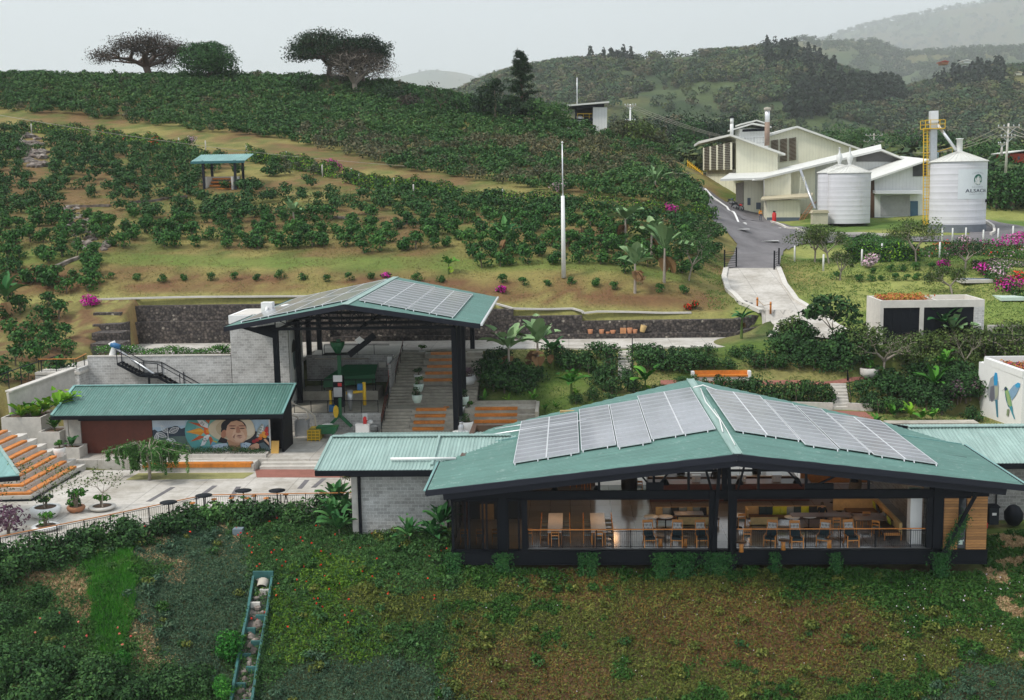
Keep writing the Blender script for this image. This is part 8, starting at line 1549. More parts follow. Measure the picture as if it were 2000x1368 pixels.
def blob_tree(name,loc,label,h,w,leafm,n=1500,leaf=.5,seed=1,lobes=14,barkm='bark',cat='tree',z0=.25,group=None):
 """dense crown of many overlapping leaf clumps on a trunk"""
 gg=np.random.default_rng(seed);t=empty(name,loc,0,label,cat,group);L=Leafy()
 for k in range(lobes):
  a=gg.uniform(0,2*pi);u=gg.uniform(0,1);zz=h*(z0+(.9-z0)*u);pr=math.sqrt(max(0,1-((u-.35)/.7)**2));rr_=gg.uniform(.3,.75)*w/2*pr;r=gg.uniform(.2,.34)*w*(.6+.4*pr)
  P,d=blob_points(n//lobes,(rr_*cos(a),rr_*sin(a),zz),(r,r,r*.65),gg,.6);V,Fq=leafquads(P,d+gg.normal(size=d.shape)*.5+[0,0,.4],leaf,.6,gg);L.add(V,Fq,0)
 L.build('crown',M[leafm],t);MB().tube([(0,0,-.5),(w*.03,0,h*.35),(0,0,h*.7)],[w*.05,w*.035,w*.015],6,False).build('trunk',M[barkm],t);return t
def groundat(px,py,Y):p=PY(px,py,Y);return Vector((p.x,p.y,float(zfun(p.x,p.y))))
def crest(px,Y):v=_d(px,300);v=v/v[1];x=v[0]*Y;return Vector((x,Y,float(zfun(x,Y))))
mp=2297/238
p=crest(300,238);tree('bare_umbrella_tree',p,'wide umbrella shaped bare branched tree on the left hill crest',9.6,19,'grey_tree','dark_wood',12000,.34,.5,'flat',3,depth=5,flat=.35,fork=.22,nb=6)
p=crest(415,232);blob_tree('round_tree',p,'dense round dark tree next to the umbrella tree on the crest',7.4,12,'coffee_hill',14000,.38,5,26,z0=.38)
p=crest(650,242);tree('umbrella_tree',p,'broad dark flat topped tree on the middle of the crest',10.6,17,'dark_tree','dark_wood',13000,.42,.5,'flat',8,depth=5,flat=.3,fork=.25,nb=6)
p=crest(715,238);tree('umbrella_tree',p,'dark flat topped tree crown spreading right behind the grey one',9.8,12,'dark_tree','dark_wood',9000,.42,.4,'flat',12,depth=5,flat=.35,fork=.25,nb=5)
p=crest(700,230);tree('grey_twiggy_tree',p,'grey brown leafless twiggy tree before the dark flat topped trees',8.4,13,'grey_tree','pale_bark',12000,.26,.45,'round',21,depth=5,flat=.8,fork=.25,nb=6)
p=crest(600,226);blob_tree('round_shrub_tree',p,'small round green tree at the left foot of the grey twiggy tree',4.2,5.2,'bush',1500,.4,31)
p=crest(775,224);blob_tree('low_dark_tree',p,'low dark sloping tree right of the grey twiggy tree',3.4,8,'dark_tree',1600,.4,33);p=crest(800,218);blob_tree('low_olive_tree',p,'low olive brown tree beyond the low dark one',2.6,6,'grey_tree',1200,.35,34)
p=crest(862,215);tree('thin_tree',p,'thin open crowned tree on the descending crest',5.8,5.5,'dark_tree','dark_wood',700,.32,.16,'flat',41,depth=4,fork=.4,nb=4);p=crest(893,212);blob_tree('dark_tree',p,'dark leafy tree right of the thin open tree',4.0,4.6,'bush',1200,.35,36)
for i,(px,h,w,Y,mt,q)in enumerate(((945,6.2,5.5,212,'dark_tree','dark tree left of the tall pine'),(968,7.6,5.5,210,'dark_tree','taller dark tree touching the tall pine at left'),(1055,4.6,6.5,206,'coffee_hill','green shrubby tree at the right foot of the tall pine'),(1085,4.2,6.5,204,'coffee_hill','olive green tree between the pine and the tower house'),(998,5,5,206,'dark_tree','dark undergrowth tree at the foot of the pine'),(1035,4.5,5,205,'dark_tree','dark leafy tree right at the pine trunk'),(1215,3.6,4.5,200,'coffee_dry','grey green tree beside the slim power pole'),(1255,4.6,6,198,'olive','pale olive tree right of the slim power pole'),(1275,3.4,5,202,'coffee_dry','low dusty tree near the grey pier'))):p=crest(px,Y);blob_tree('hill_tree',p,q,h,w,mt,1700,.38,60+i)
def pine(name,loc,label,h,w,n,seed,leafm='dark_tree',cat='pine tree'):
 gg=np.random.default_rng(seed);t=empty(name,loc,0,label,cat);MB().tube([(0,0,-.5),(0,0,h)],[w*.05,.06],7,False).build('trunk',M['dark_wood'],t);V_=[];br=MB()
 P=[];N_=[]
 for k in range(int(h*5)):
  z=h*(.14+.86*k/(h*5));R_=w/2*(1-(z/h))**.7*gg.uniform(.65,1.1)+.25;a=gg.uniform(0,2*pi);e=Vector((R_*cos(a),R_*sin(a),z+R_*.12));br.tube([(0,0,z),tuple(e)],[.06,.02],4,False);m_=int(n/(h*5));tt=gg.uniform(.25,1.05,m_);q=np.stack([e.x*tt,e.y*tt,z+R_*.12*tt],1)+gg.normal(size=(m_,3))*[.22,.22,.2];P.append(q);N_.append(gg.normal(size=(m_,3))*.6+[0,0,.6])
 V,Fq=leafquads(np.concatenate(P),np.concatenate(N_),.42,.35,gg);npmesh('crown',V,Fq,M[leafm],parent=t);br.build('branches',M['dark_wood'],t);return t
p=crest(1020,208);htp=PY(1020,100,208).z-p.z;pine('tall_pine',p,'tall dark narrow pine standing highest on the right of the crest',htp,8.2,9500,5)
# ---- lower garden and lawn trees
for a,b,h,w,mt,n,lf,q,sd in((1592,512,3.6,5.2,'olive',2400,.2,'left broad leafy tree behind the road gate fence post',71),(1620,515,3.4,4.6,'olive',2000,.2,'second leafy tree touching the first on the right lawn',72),(1790,520,4.6,5.2,'olive',2600,.2,'tall leafy tree on a pale trunk on the right lawn',73),(1640,548,2.8,2.6,'olive',900,.2,'small slender tree in front of the two lawn trees',74),(1885,528,2.8,4.4,'bush',2200,.17,'dense round green tree right of the tall lawn tree',75),(1860,575,2.4,3.4,'olive',1500,.2,'round leafy tree above the garage roof',76),(1345,548,4.4,4.6,'bush',2200,.2,'leafy tree on a thin trunk beside the tallest banana',77),(1380,480,2.8,3.6,'bush',1500,.2,'bushy tree at the edge of the asphalt road',78)):
 tree('leafy_tree',hit(a,b),q,h,w,mt,'pale_bark',n,lf,.1,'round',sd,depth=3,flat=.8,fork=.35,nb=4)
tree('cecropia_tree',hit(1627,690),'slender tree with large drooping leaves beside the concrete road',4.6,4.4,'bush','bark',620,.5,.09,'flat',81,depth=3,flat=.5,fork=.45,nb=4)
tree('spreading_tree',hit(1727,725),'low spreading pale green tree with bare forking stems in the garden',3.2,5.0,'olive','pale_bark',2000,.16,.1,'flat',82,depth=4,flat=.45,fork=.2,nb=5)
tree('bare_sapling',hit(1887,735),'nearly bare grey sapling between the thicket and the bird wall',3.6,3.0,'grey_tree','pale_bark',160,.14,.06,'round',83,depth=3,fork=.5,nb=4);tree('bare_bush_tree',hit(1965,705),'yellowish bare branching tree above the bird wall building',3.0,3.6,'olive','pale_bark',160,.16,.07,'flat',84,depth=3,fork=.3,nb=4);tree('garage_sapling',hit(1752,668),'small tree with grey brown crown in front of the left garage door',1.9,1.9,'grey_tree','pale_bark',320,.15,.04,'round',85,depth=2,fork=.45,nb=4)
# ---- terrace: weeping tree, potted sapling, wall climbers
def weeping(name,loc,label):
 gg=random.Random(4);t=empty(name,loc,0,label,'tree');mb=MB();L=Leafy();g3=np.random.default_rng(9);mb.tube([(0,0,0),(.1,0,1.0),(-.1,0,1.7)],[.12,.1,.08],7,False);Ps=[]
 for k in range(34):
  a=gg.uniform(0,2*pi);R_=gg.uniform(1.0,3.1);zt_=gg.uniform(2.2,2.9)-R_*.12;pts=[Vector((-.1,0,1.6)),Vector((R_*.5*cos(a),R_*.35*sin(a),zt_)),Vector((R_*cos(a)*1.15,R_*.8*sin(a),zt_-.25)),Vector((R_*cos(a)*1.22,R_*.85*sin(a),zt_-gg.uniform(.7,1.7)))];mb.tube(pts,[.045,.03,.015,.006],4,False)
  for j in range(3):
   u=pts[1].lerp(pts[2],gg.random())+Vector((gg.uniform(-.2,.2),gg.uniform(-.2,.2),0));ln=gg.uniform(.5,1.5);m_=95;tt=g3.uniform(0,1,m_);Ps.append(np.array(u)+np.stack([g3.normal(size=m_)*.06,g3.normal(size=m_)*.06,-tt*ln],1))
  m_=60;tt=g3.uniform(.3,1,m_);q=np.array(pts[1])*(1-tt[:,None])+np.array(pts[2])*tt[:,None];Ps.append(q+g3.normal(size=(m_,3))*[.14,.14,.1])
 P=np.concatenate(Ps);V,Fq=leafquads(P,g3.normal(size=P.shape)+[0,-.3,.2],.2,.34,g3);npmesh('crown',V,Fq,M['fresh_dull'],parent=t);mb.build('trunk',M['pale_bark'],t)
M['fresh_dull']=leafmat('weeping leaves',[(.03,.10,.02),(.055,.15,.035),(.09,.21,.05),(.15,.28,.08)],.4)
p=PZ(292,938,11.0);weeping('weeping_tree',(p.x,p.y,11.0),'small weeping tree with drooping branches beside the long orange bench')
for a,b,h,w,n,q,sd,base in((90,992,3.2,4.8,620,'slender olive sapling growing from the leftmost white bowl',91,11.6),(200,985,2.3,2.2,260,'angular sparse sapling growing from the grey white bowl',92,11.5)):p=PZ(a,b,base);tree('potted_sapling',(p.x,p.y,base-.1),q,h,w,'olive','pale_bark',n,.15,.045,'flat',sd,depth=4,flat=.5,fork=.42,nb=4)
put(POT[1][0],'bonsai_bush',PZ(149,992,11.35),1,1.7,'rounded bright bonsai like bush in the small brown bowl','plant')
put(PU[1][0],'purple_bush',hit(15,1050)-Vector((0,0,.3)),2,1.7,'hazy purple and green bush at the left photo edge by the rail','shrub');tree('wing_corner_tree',hit(668,985),'small light green tree at the left corner of the side wing',3.0,2.0,'olive','bark',620,.16,.05,'round',95,depth=3,fork=.4,nb=4)
# =============================================================== hedge below the terrace rail, foreground cover
HB=meshes('rail_shrub',5,[M['bush'],M['bark'],M['redfl']],h=1.0,w=1.3,n=620,leaf=.13,lobes=8,z0=0)
HF=meshes('rail_shrub',3,[M['fresh_dull'],M['bark'],M['redfl']],h=1.0,w=1.2,n=620,leaf=.15,lobes=8,z0=0)
RL=[Vector(v)for v in((-33,56.7),(-30.3,59.2),(-25.4,63.9),(-21.8,67.5),(-12.7,67.9))];j=0
for a,b in zip(RL[:-1],RL[1:]):
 dv=b-a;nv=Vector((dv.y,-dv.x)).normalized();nk=max(2,int(dv.length/.85))
 for i in range(nk):
  for off,zc in((.55,10.35),(1.4,9.95)):
   if off>1 and(i%3==1):continue
   c=a.lerp(b,(i+rnd.uniform(.2,.8))/nk)+nv*(off+rnd.uniform(-.1,.15));fr=off<1 and-22.5<c.x<-20.4;src=HF if fr else HB;put(src[j%len(src)][0],'rail_shrub',(c.x,c.y,min(zc,float(zfun(c.x,c.y))+.5)),j*2.1,rnd.uniform(1.25,1.65),'dark leafy shrub of the hedge below the orange terrace rail','shrub','hedge shrubs below the terrace rail');j+=1
FE=[banana_mesh(600+i,.5,16,1.25,.26,(M['banana'],M['bark'],M['banana']),.05,1.3,0)for i in range(3)]
for j,(a,b,s,q)in enumerate(((655,1000,1.5,'highest, at the wing corner'),(672,1022,1.4,'second, hugging the wing corner'),(650,1030,1.3,'left one below the wing corner'),(665,1050,1.3,'lowest by the wing downpipe'),(800,1035,1.3,'left of the pair before the block wall'),(828,1030,1.5,'middle before the block wall'),(860,1040,1.3,'right, beside the glazed cafe corner'),(845,1062,1.1,'below the block wall, right'),(800,1062,1.1,'below the block wall, left'))):plant(FE[j%3],'philodendron',hit(a,b),'split leaved dark green philodendron, '+q,'plant',rz=j,sc=s)
N0=640000;X0=g.uniform(-36,34,N0);Y0=g.uniform(50.5,68,N0);Z0=zfun(X0,Y0);qx,qy=pjv(X0,Y0,Z0);ok=(qx>-60)&(qx<2060)&(qy>1000)&(qy<1420)&~((qx>690)&(qx<880)&(qy<1040))&~((X0>-6.4)&(X0<21.6)&(Y0>59.9))&~((X0>21)&(Y0>64.5))&~((X0>-12.4)&(X0<-6)&(Y0>64.4))
railY=np.interp(X0,[-36,-30.3,-25.4,-21.8,-12.6],[54,59.2,63.9,67.5,67.9]);ok&=~((X0<-12.4)&(Y0>railY-.15));X0,Y0,Z0,qx,qy=[v[ok]for v in(X0,Y0,Z0,qx,qy)];n=len(X0)
nz_=(fbm(X0*.35,Y0*.35,61)-.5);nf=(fbm(X0*1.3,Y0*1.3,67)-.5);wx=qx+nz_*160+nf*60+g.normal(size=n)*13;wy=qy+nz_*110+nf*50+g.normal(size=n)*10
def inel(cx,cy,rx,ry):return((wx-cx)/rx)**2+((wy-cy)/ry)**2<1
zone=np.full(n,2)
zone[(wx<900)]=1;zone[inel(390,1170,135,150)]=0;zone[(wx<270)]=1;zone[inel(700,1380,200,110)]=0;lm_=(inel(660,1190,85,95)|inel(560,1235,50,60))&(g.uniform(0,1,n)<.55+nf);zone[lm_]=4;gp_=(qx>850)&(fbm(X0*.9,Y0*1.4,91)>.56);zone[gp_]=5;zone[inel(780,1180,120,40)]=2
zone[inel(215,1150,55,150)]=5;zone[(wx>1500)&(wy<1210)]=5;zone[inel(1930,1360,140,70)]=0;zone[inel(1120,1140,120,50)|inel(1480,1230,260,90)|inel(1050,1330,160,80)]=np.where(g.uniform(0,1,int((inel(1120,1140,120,50)|inel(1480,1230,260,90)|inel(1050,1330,160,80)).sum()))<.6,3,2)
zone[inel(1000,1130,90,30)]=5
straw=(inel(110,1130,80,22)|inel(150,1165,40,40)|inel(278,1240,16,70)|inel(360,1022,120,16)|inel(315,1080,14,45));zone[straw&(g.uniform(0,1,n)<.86)]=6
zone[(X0>21.3)]=5;zone[(X0>21.3)&(nf>.05)]=6
rs=g.uniform(0,1,n);keep=~((zone==6)&(rs>.8))&~((zone==3)&(rs>.6))&~((zone==2)&(rs>.8));
sz=np.array([.14,.16,.16,.15,.17,.2,.2])[zone];hgt=np.array([.12,.28,.14,.12,.3,.22,.06])[zone]*(.4+1.2*vnoise(X0*2.2,Y0*2.2,5))
gc=[leafmat('blue green cover',[(.022,.056,.032),(.04,.088,.048),(.066,.125,.068),(.115,.165,.09)],.5),leafmat('dark cover',[(.015,.052,.015),(.032,.09,.024),(.055,.135,.035),(.10,.20,.05)],.5),leafmat('olive cover',[(.045,.065,.014),(.085,.115,.022),(.14,.165,.032),(.24,.235,.055)],.4),leafmat('russet cover',[(.08,.046,.014),(.14,.076,.022),(.19,.115,.03),(.25,.19,.05)],.4),leafmat('lime cover',[(.03,.08,.008),(.06,.14,.012),(.10,.20,.016),(.17,.25,.03)],.5),leafmat('green cover',[(.012,.052,.009),(.026,.088,.014),(.048,.125,.022),(.09,.165,.035)],.4),leafmat('straw cover',[(.22,.14,.07),(.34,.23,.12),(.46,.33,.18),(.55,.42,.24)],.6)]
P=np.stack([X0,Y0,Z0+.02+hgt*g.uniform(.1,1,n)],1)[keep];zk=zone[keep];szk=sz[keep];N_=g.normal(size=P.shape)*.8+[0,-.6,.5];V,Fq=leafquads(P,N_,szk,.27,g,.5);o=npmesh('ground_cover',V,Fq,gc,zk);tag(o,'mixed creeping ground cover on the slope in the foreground','ground cover',None,'stuff')
print('cover',len(P))
WD=[shrub_arrays(np.random.default_rng(1200+i),h=.45,w=.7,n=90,leaf=.13,lobes=4,stem=False,z0=0).arrays()for i in range(5)]
wl_=[];wi=np.where((rs<.5)&(zone!=6)&(fbm(X0*.5,Y0*.8,33)>.44))[0];wi=g.choice(wi,520,replace=False);locs=[(X0[i],Y0[i],Z0[i]+.02,rnd.uniform(0,6),rnd.uniform(.5,1.35),rnd.randrange(5))for i in wi]
o=stuff_merge('weed_clumps',WD,locs,[gc[1],gc[2],gc[4],gc[5],gc[0]],'leafy weed clumps scattered over the foreground slope','weeds');cz_={0:4,1:0,2:1,3:1,4:2,5:3};o.data.polygons.foreach_set('material_index',np.repeat(np.array([cz_.get(int(zone[i]),0)if rnd.random()<.7 else rnd.choice((0,1,3))for i in wi]),[len(WD[int(l[5])][1])for l in locs]).astype(np.int32))
def dots(name,test,n,mt,size,label,lift=.3):
 a=g.uniform(-34,32,n*12);b=g.uniform(51,67,n*12);c=zfun(a,b);u,v=pjv(a,b,c);k=test(u,v)&~((a>-6.4)&(a<21.6)&(b>59.8))&~((a<-12.4)&(b>np.interp(a,[-36,-30.3,-25.4,-21.8,-12.6],[54,59.2,63.9,67.5,67.9])-.3));a,b,c=a[k][:n],b[k][:n],c[k][:n];L=Leafy()
 for r in range(5):d=g.normal(size=(len(a),3));V,Fq=leafquads(np.stack([a,b,c+lift],1)+d*size*.25,d+[0,-.6,.6],size,.8,g);L.add(V,Fq,0)
 tag(L.build(name,[M[mt]]),label,'flowers',None,'stuff')
dots('red_flowers',lambda u,v:(u>480)&(u<900)&(v>1010)&(v<1240)&(v<1330-.25*u+80),85,'redfl',.09,'small red flowers scattered over the dark slope cover',.3);dots('red_flowers',lambda u,v:(u<480)&(v>1040)&(v<1085),30,'redfl',.1,'small red flowers on the hedge below the terrace rail',.9)
dots('white_flowers',lambda u,v:(u>1750)&(v>1110)&(v<1300),150,'white_fl',.055,'tiny pale pink flowers on the right of the foreground slope',.2);dots('white_flowers',lambda u,v:(u>560)&(u<1750)&(v>1120),70,'white_fl',.04,'tiny white flowers scattered over the middle foreground slope',.2)
for i,(px,w,L_v,q)in enumerate(((886,.8,1.2,'at the left corner of the cafe'),(983,.75,2.3,'longest, below the double left column'),(1135,.35,1.0,'thin one below the left bay'),(1155,.6,1.3,'below the long dining tables'),(1290,.8,1.2,'below the lounge chairs'),(1335,1.3,1.3,'broad one left of the double column'),(1400,1.3,2.0,'broad dense one below the double column'),(1510,.5,.9,'below the right bay'),(1630,.5,1.0,'below the right bay near its middle'),(1835,.8,1.5,'at the foot of the timber wall'))):
 p=PY(px,1090,59.75);n_=int(900*w*L_v);t_=g.uniform(0,1,n_);zz=p.z+.35-t_*(L_v+.35);P=np.stack([p.x+g.normal(size=n_)*w*.32*(1-.45*t_),59.62-.25*g.uniform(0,1,n_)-t_*.25,zz],1);V,Fq=leafquads(P,g.normal(size=P.shape)*.5+[0,-1,.3],.13,.55,g);tag(npmesh('hanging_vine',V,Fq,M['vine']if 'vine' in M else M.setdefault('vine',leafmat('vine leaves',[(.008,.04,.012),(.016,.07,.018),(.03,.11,.026),(.06,.16,.04)],.5))),'green vine hanging from the cafe edge, '+q,'vine')
m_=1500;t_=g.uniform(0,1,m_);P=np.stack([19.2+t_*1.1+g.normal(size=m_)*.12,59.5+g.normal(size=m_)*.08,10.9+t_*2.0+g.normal(size=m_)*.2],1)[np.where(vnoise(t_*9,t_*0,2)>.35)[0]];V,Fq=leafquads(P,g.normal(size=P.shape)*.5+[0,-1,.3],.11,.55,g);tag(npmesh('climbing_vine',V,Fq,M['vine']),'vine climbing the slanted black brace on the timber wall','vine')
FG=meshes('flowering_bush',4,[M['bush'],M['bark'],M['redfl']],h=1.6,w=2.0,n=2600,leaf=.14,lobes=12,z0=0)
for j,(a,b,s,q)in enumerate(((40,1330,1.3,'lowest left corner'),(120,1310,1.2,'second from the left corner'),(200,1330,1.1,'third along the bottom'),(75,1380,1.3,'cut by the bottom edge, left'),(170,1385,1.3,'cut by the bottom edge, middle'),(260,1375,1.1,'cut by the bottom edge, right'),(330,1360,1.0,'right end of the bottom row'),(20,1215,.9,'upper left, below the straw patch'),(80,1180,.75,'dark, inside the straw patch'),(110,1225,.85,'below the straw patch'),(15,1120,.8,'left of the straw patch'),(60,1110,.7,'small, above the straw patch'),(390,1345,.9,'left of the feathery bush'))):put(FG[j%4][0],'slope_bush',hit(a,b)-Vector((0,0,.3)),j,s,'dark leafy bush on the left foreground slope, '+q,'shrub')
dots('coral_flowers',lambda u,v:(u<300)&(v>1230),60,'coral',.1,'coral flower sprays on the bushes in the bottom left corner',1.5)if M.setdefault('coral',leafmat('coral flowers',[(.4,.06,.05),(.5,.1,.07),(.55,.16,.1),(.6,.22,.15)],.5))else None
FB=meshes('feathery_bush',2,[M['vine2']if 'vine2' in M else M.setdefault('vine2',leafmat('feathery leaves',[(.01,.07,.01),(.02,.12,.015),(.04,.18,.02),(.08,.24,.03)],.5)),M['bark']],h=2.2,w=1.6,n=2600,leaf=.13,lobes=12,z0=0)
for j,(a,b,s,q)in enumerate(((450,1290,.95,'upper part beside the stepped channel'),(435,1372,.8,'lower one cut by the bottom edge'),(240,1300,.55,'small one in the grass strip'))):put(FB[j%2][0],'feathery_bush',hit(a,b)-Vector((0,0,.2)),j,s,'bright green feathery bush, '+q,'shrub')
n=60000;a=g.uniform(-29.5,-22,n);b=g.uniform(53,63,n);c=zfun(a,b);u,v=pjv(a,b,c);w1=u+(fbm(a,b,77)-.5)*50;k=(w1>165+(v-1060)*.12)&(w1<262)&(v>1050)&(v<1310);a,b,c=a[k],b[k],c[k];T=g.normal(size=(len(a),3))*[.3,.3,.1]+[0,-.15,1];hh=g.uniform(.15,.4,len(a))[:,None];B_=unit(np.cross(T,g.normal(size=T.shape)))*.012;P=np.stack([a,b,c],1);V=np.stack([P-B_,P+B_,P+T*hh+B_*.3,P+T*hh-B_*.3],1).reshape(-1,3);i_=np.arange(len(a))*4
tag(npmesh('tall_grass',V,np.stack([i_,i_+1,i_+2,i_+3],1),leafmat('grass strip',[(.02,.13,.012),(.04,.20,.02),(.07,.28,.03),(.14,.36,.04)],.4)),'bright green grass strip running down the left foreground slope','grass',None,'stuff')
n=60000;a=g.uniform(13,52,n);b=g.uniform(97,134,n);c=zfun(a,b);dr=np.min(np.hypot(a[:,None]-_rc[None,::3,0],b[:,None]-_rc[None,::3,1]),1)>3.0;k=dr&~((a>25)&(a<35)&(b>97.5)&(b<103))&~((a<21)&(b<109))&(fbm(a*.6,b*.6,12)>.35);a,b,c=a[k],b[k],c[k];P=np.stack([a,b,c+.05],1);V,Fq=leafquads(P,g.normal(size=P.shape)*.8+[0,-.3,.6],.2,.3,g);tag(npmesh('lawn_grass',V,Fq,M['lawn_blade']),'short yellow green grass tufts on the lawn beside the road','grass',None,'stuff')
n=70000;a=g.uniform(-60,13,n);b=g.uniform(107.6,150,n);c=zfun(a,b);k=fbm(a*.5,b*.5,14)>.42;a,b,c=a[k],b[k],c[k];P=np.stack([a,b,c+.05],1);V,Fq=leafquads(P,g.normal(size=P.shape)*.8+[0,-.3,.6],.17,.25,g);tag(npmesh('bank_grass',V,Fq,[leafmat('dry bank grass',[(.13,.085,.04),(.18,.14,.05),(.25,.22,.075),(.14,.19,.05)],.25)]),'dry grass and litter on the hillside bank','grass',None,'stuff')
n=50000;a=g.uniform(-8,32,n);b=g.uniform(80,100,n);c=zfun(a,b);k=(fbm(a*.7,b*.7,15)>.4)&~((a>-8)&(a<-2)&(b<92))&~((a>-6)&(a<20.6)&(b<82.5))&~((a>-2)&(b>99));a,b,c=a[k],b[k],c[k];P=np.stack([a,b,c+.04],1);V,Fq=leafquads(P,g.normal(size=P.shape)*.8+[0,-.3,.6],.15,.3,g);tag(npmesh('garden_grass',V,Fq,M['lawn_blade']),'short grass of the garden lawn between the path and cafe','grass',None,'stuff')
ch=empty('stepped_channel',(0,0,0),0,'stepped teal walled drainage channel with rocks running down the foreground slope','channel');tealw=simple('teal painted concrete',(.03,.125,.115),.75,0,.5,3)
Cc=[hit(514,1140),hit(505,1200),hit(494,1260),hit(483,1320),hit(470,1400)]
for s,q in((-1,'left'),(1,'right')):
 m=MB()
 for a,b in zip(Cc[:-1],Cc[1:]):o_=Vector((s*.5,0,.12));m.bar(a+o_,b+o_,.12,.75)
 m.build('side_wall',tealw,ch)
m=MB();m.bar(Cc[0]+Vector((-.55,.1,.2)),Cc[0]+Vector((.55,.1,.2)),.12,.9);m.build('end_wall',tealw,ch);m=MB()
for a,b in zip(Cc[:-1],Cc[1:]):m.bar(a+Vector((0,0,.02)),b+Vector((0,0,.02)),.95,.1)
m.build('channel_bed',M['rock'],ch);o=MB().lathe([(.28,-.4),(.3,.1),(.26,.1),(.24,-.3)],(0,0,0),14,close=False).build('outlet_pipe',M['concrete_old'],ch);o.location=Cc[0]+Vector((.1,-.3,.15));o.rotation_euler=(-1.1,0,0)
for k in range(9):t_=(k+1)/9.5*4;a=Cc[int(t_)].lerp(Cc[min(4,int(t_)+1)],t_-int(t_));s=-1 if k%2 else 1;MB().box(a.x+s*.22-.27,a.x+s*.22+.27,a.y-.07,a.y+.07,a.z-.1,a.z+.38).build('baffle',tealw if k>1 else M['concrete'],ch)
gr_=random.Random(8);m=MB()
for k in range(26):t_=k/26*3.9;a=Cc[int(t_)].lerp(Cc[min(4,int(t_)+1)],t_-int(t_));m.lathe([(.001,-.1),(gr_.uniform(.14,.26),0),(gr_.uniform(.1,.2),.13),(.001,.2)],(a.x+gr_.uniform(-.25,.25),a.y,a.z+.1),6,smooth=False,close=False)
m.build('bed_rocks',M['rock'],ch)
n=5200;t_=g.uniform(.1,3.99,n);sd=g.choice([-1,1],n,p=[.35,.65]);Pc=np.array([tuple(Cc[int(k)].lerp(Cc[int(k)+1],k-int(k)))for k in t_]);ofx=sd*(.52+np.abs(g.normal(size=n))*.16);kk_=vnoise(t_*3.5+sd*7,t_*0,4)>np.where(sd>0,.28,.5);P=np.stack([Pc[:,0]+ofx,Pc[:,1]+g.normal(size=n)*.1,Pc[:,2]+.5-np.abs(np.abs(ofx)-.52)*1.6+g.normal(size=n)*.06],1)[kk_];V,Fq=leafquads(P,g.normal(size=P.shape)*.6+[0,-.5,.8],.12,.5,g);tag(npmesh('channel_edge_plants',V,Fq,M['bush']),'creeping plants hanging over both walls of the stepped channel','plants',None,'stuff')
p=hit(466,1045);t=empty('valve_box',p,0,'small blue grey concrete box half buried in the slope cover','box');MB().box(-.28,.28,-.25,.25,-.2,.4).build('body',simple('blue grey concrete',(.17,.22,.25),.8,0,.3,3),t)
# =============================================================== trees behind the factory and the mountain woods
gg=np.random.default_rng(77);k=0;adj=('broad','rounded','tall','dark','bushy','leafy')
TR=[]
for(px,py,Y,w,h,mt,q)in((1240,262,330,16,13,'dark_tree','dark conical wood left of the valley'),(1300,262,330,20,15,'dark_tree','large dark tree mass above the green door house'),(1340,262,330,20,17,'dark_tree','highest dark tree above the green door house'),(1385,270,320,14,11,'dark_tree','dark tree left of the factory ridge'),(1355,262,300,9,8,'coffee_hill','round lighter tree standing before the dark ones'),(1270,290,262,9,5,'coffee_hill','green tree behind the slim pole'),(1300,292,258,10,5,'coffee_hill','green tree above the green door house'),(1335,292,255,9,5.5,'bush','green tree right of the green door house'),(1358,305,236,7,6,'bush','tree behind the yellow fence, left'),(1372,300,232,6,6,'bush','tree behind the yellow fence, right'),(1420,262,330,16,10,'dark_tree','dark trees behind the chimney'),(1460,255,330,16,11,'dark_tree','dark trees behind the vent house'),(1640,275,290,14,8,'coffee_hill','green tree behind the rear hall ridge'),(1680,282,280,12,7,'bush','tree behind the rear hall right slope'),(1725,290,265,13,8,'coffee_hill','green tree behind the long roof ridge'),(1760,292,250,14,8,'bush','tree left of the bucket elevator, lower'),(1790,288,250,13,9,'coffee_hill','green tree touching the bucket elevator'),(1835,290,245,10,8,'bush','tree between the elevator and the largest silo'),(1905,310,215,11,8,'coffee_hill','yellow green tree right behind the largest silo'),(1935,325,200,11,8,'bush','bushy tree at the right of the largest silo'),(1955,345,190,9,7,'coffee_hill','tree under the tall concrete pole, left'),(1985,350,185,10,8,'bush','tree under the tall concrete pole, right'),(1945,370,182,9,6.5,'bush','low dark tree above the right lawn slope'),(1975,375,180,9,6,'coffee_hill','low tree above the right lawn slope near the edge'),(2005,365,182,10,8,'bush','tree cut by the right photo edge'),(1925,355,188,7,6,'dark_tree','narrow dark tree beside the silo wall'),(1995,320,205,10,7,'coffee_hill','tree beside the red house')):
 v=_d(px,py);v=v/v[1];x=v[0]*Y;zt_=CZ+v[2]*Y;blob_tree('valley_tree',(x,Y,zt_-h*.55),q,h,w,mt,1500,max(.5,Y/500),200+k,16);k+=1
def wood_variants(seed,n,leaf,shape='round'):
 out=[]
 for i in range(5):
  r2=np.random.default_rng(seed+i);L=Leafy();c_n=4 if shape=='round' else 5
  for c in range(c_n):
   if shape=='round':cc=(r2.uniform(-.28,.28),r2.uniform(-.28,.28),r2.uniform(.35,.7));rr_=(.3,.3,.26)
   else:cc=(0,0,.2+.17*c);rr_=(.28*(1-.17*c),.28*(1-.17*c),.16)
   P,d=blob_points(n//c_n,cc,rr_,r2,.7);V,Fq=leafquads(P,d+r2.normal(size=d.shape)*.3+[0,0,.3],leaf,.7,r2);L.add(V,Fq,0)
  out.append(L.arrays())
 return out
WV=wood_variants(11,60,.19);WC=wood_variants(31,56,.17,'cone')
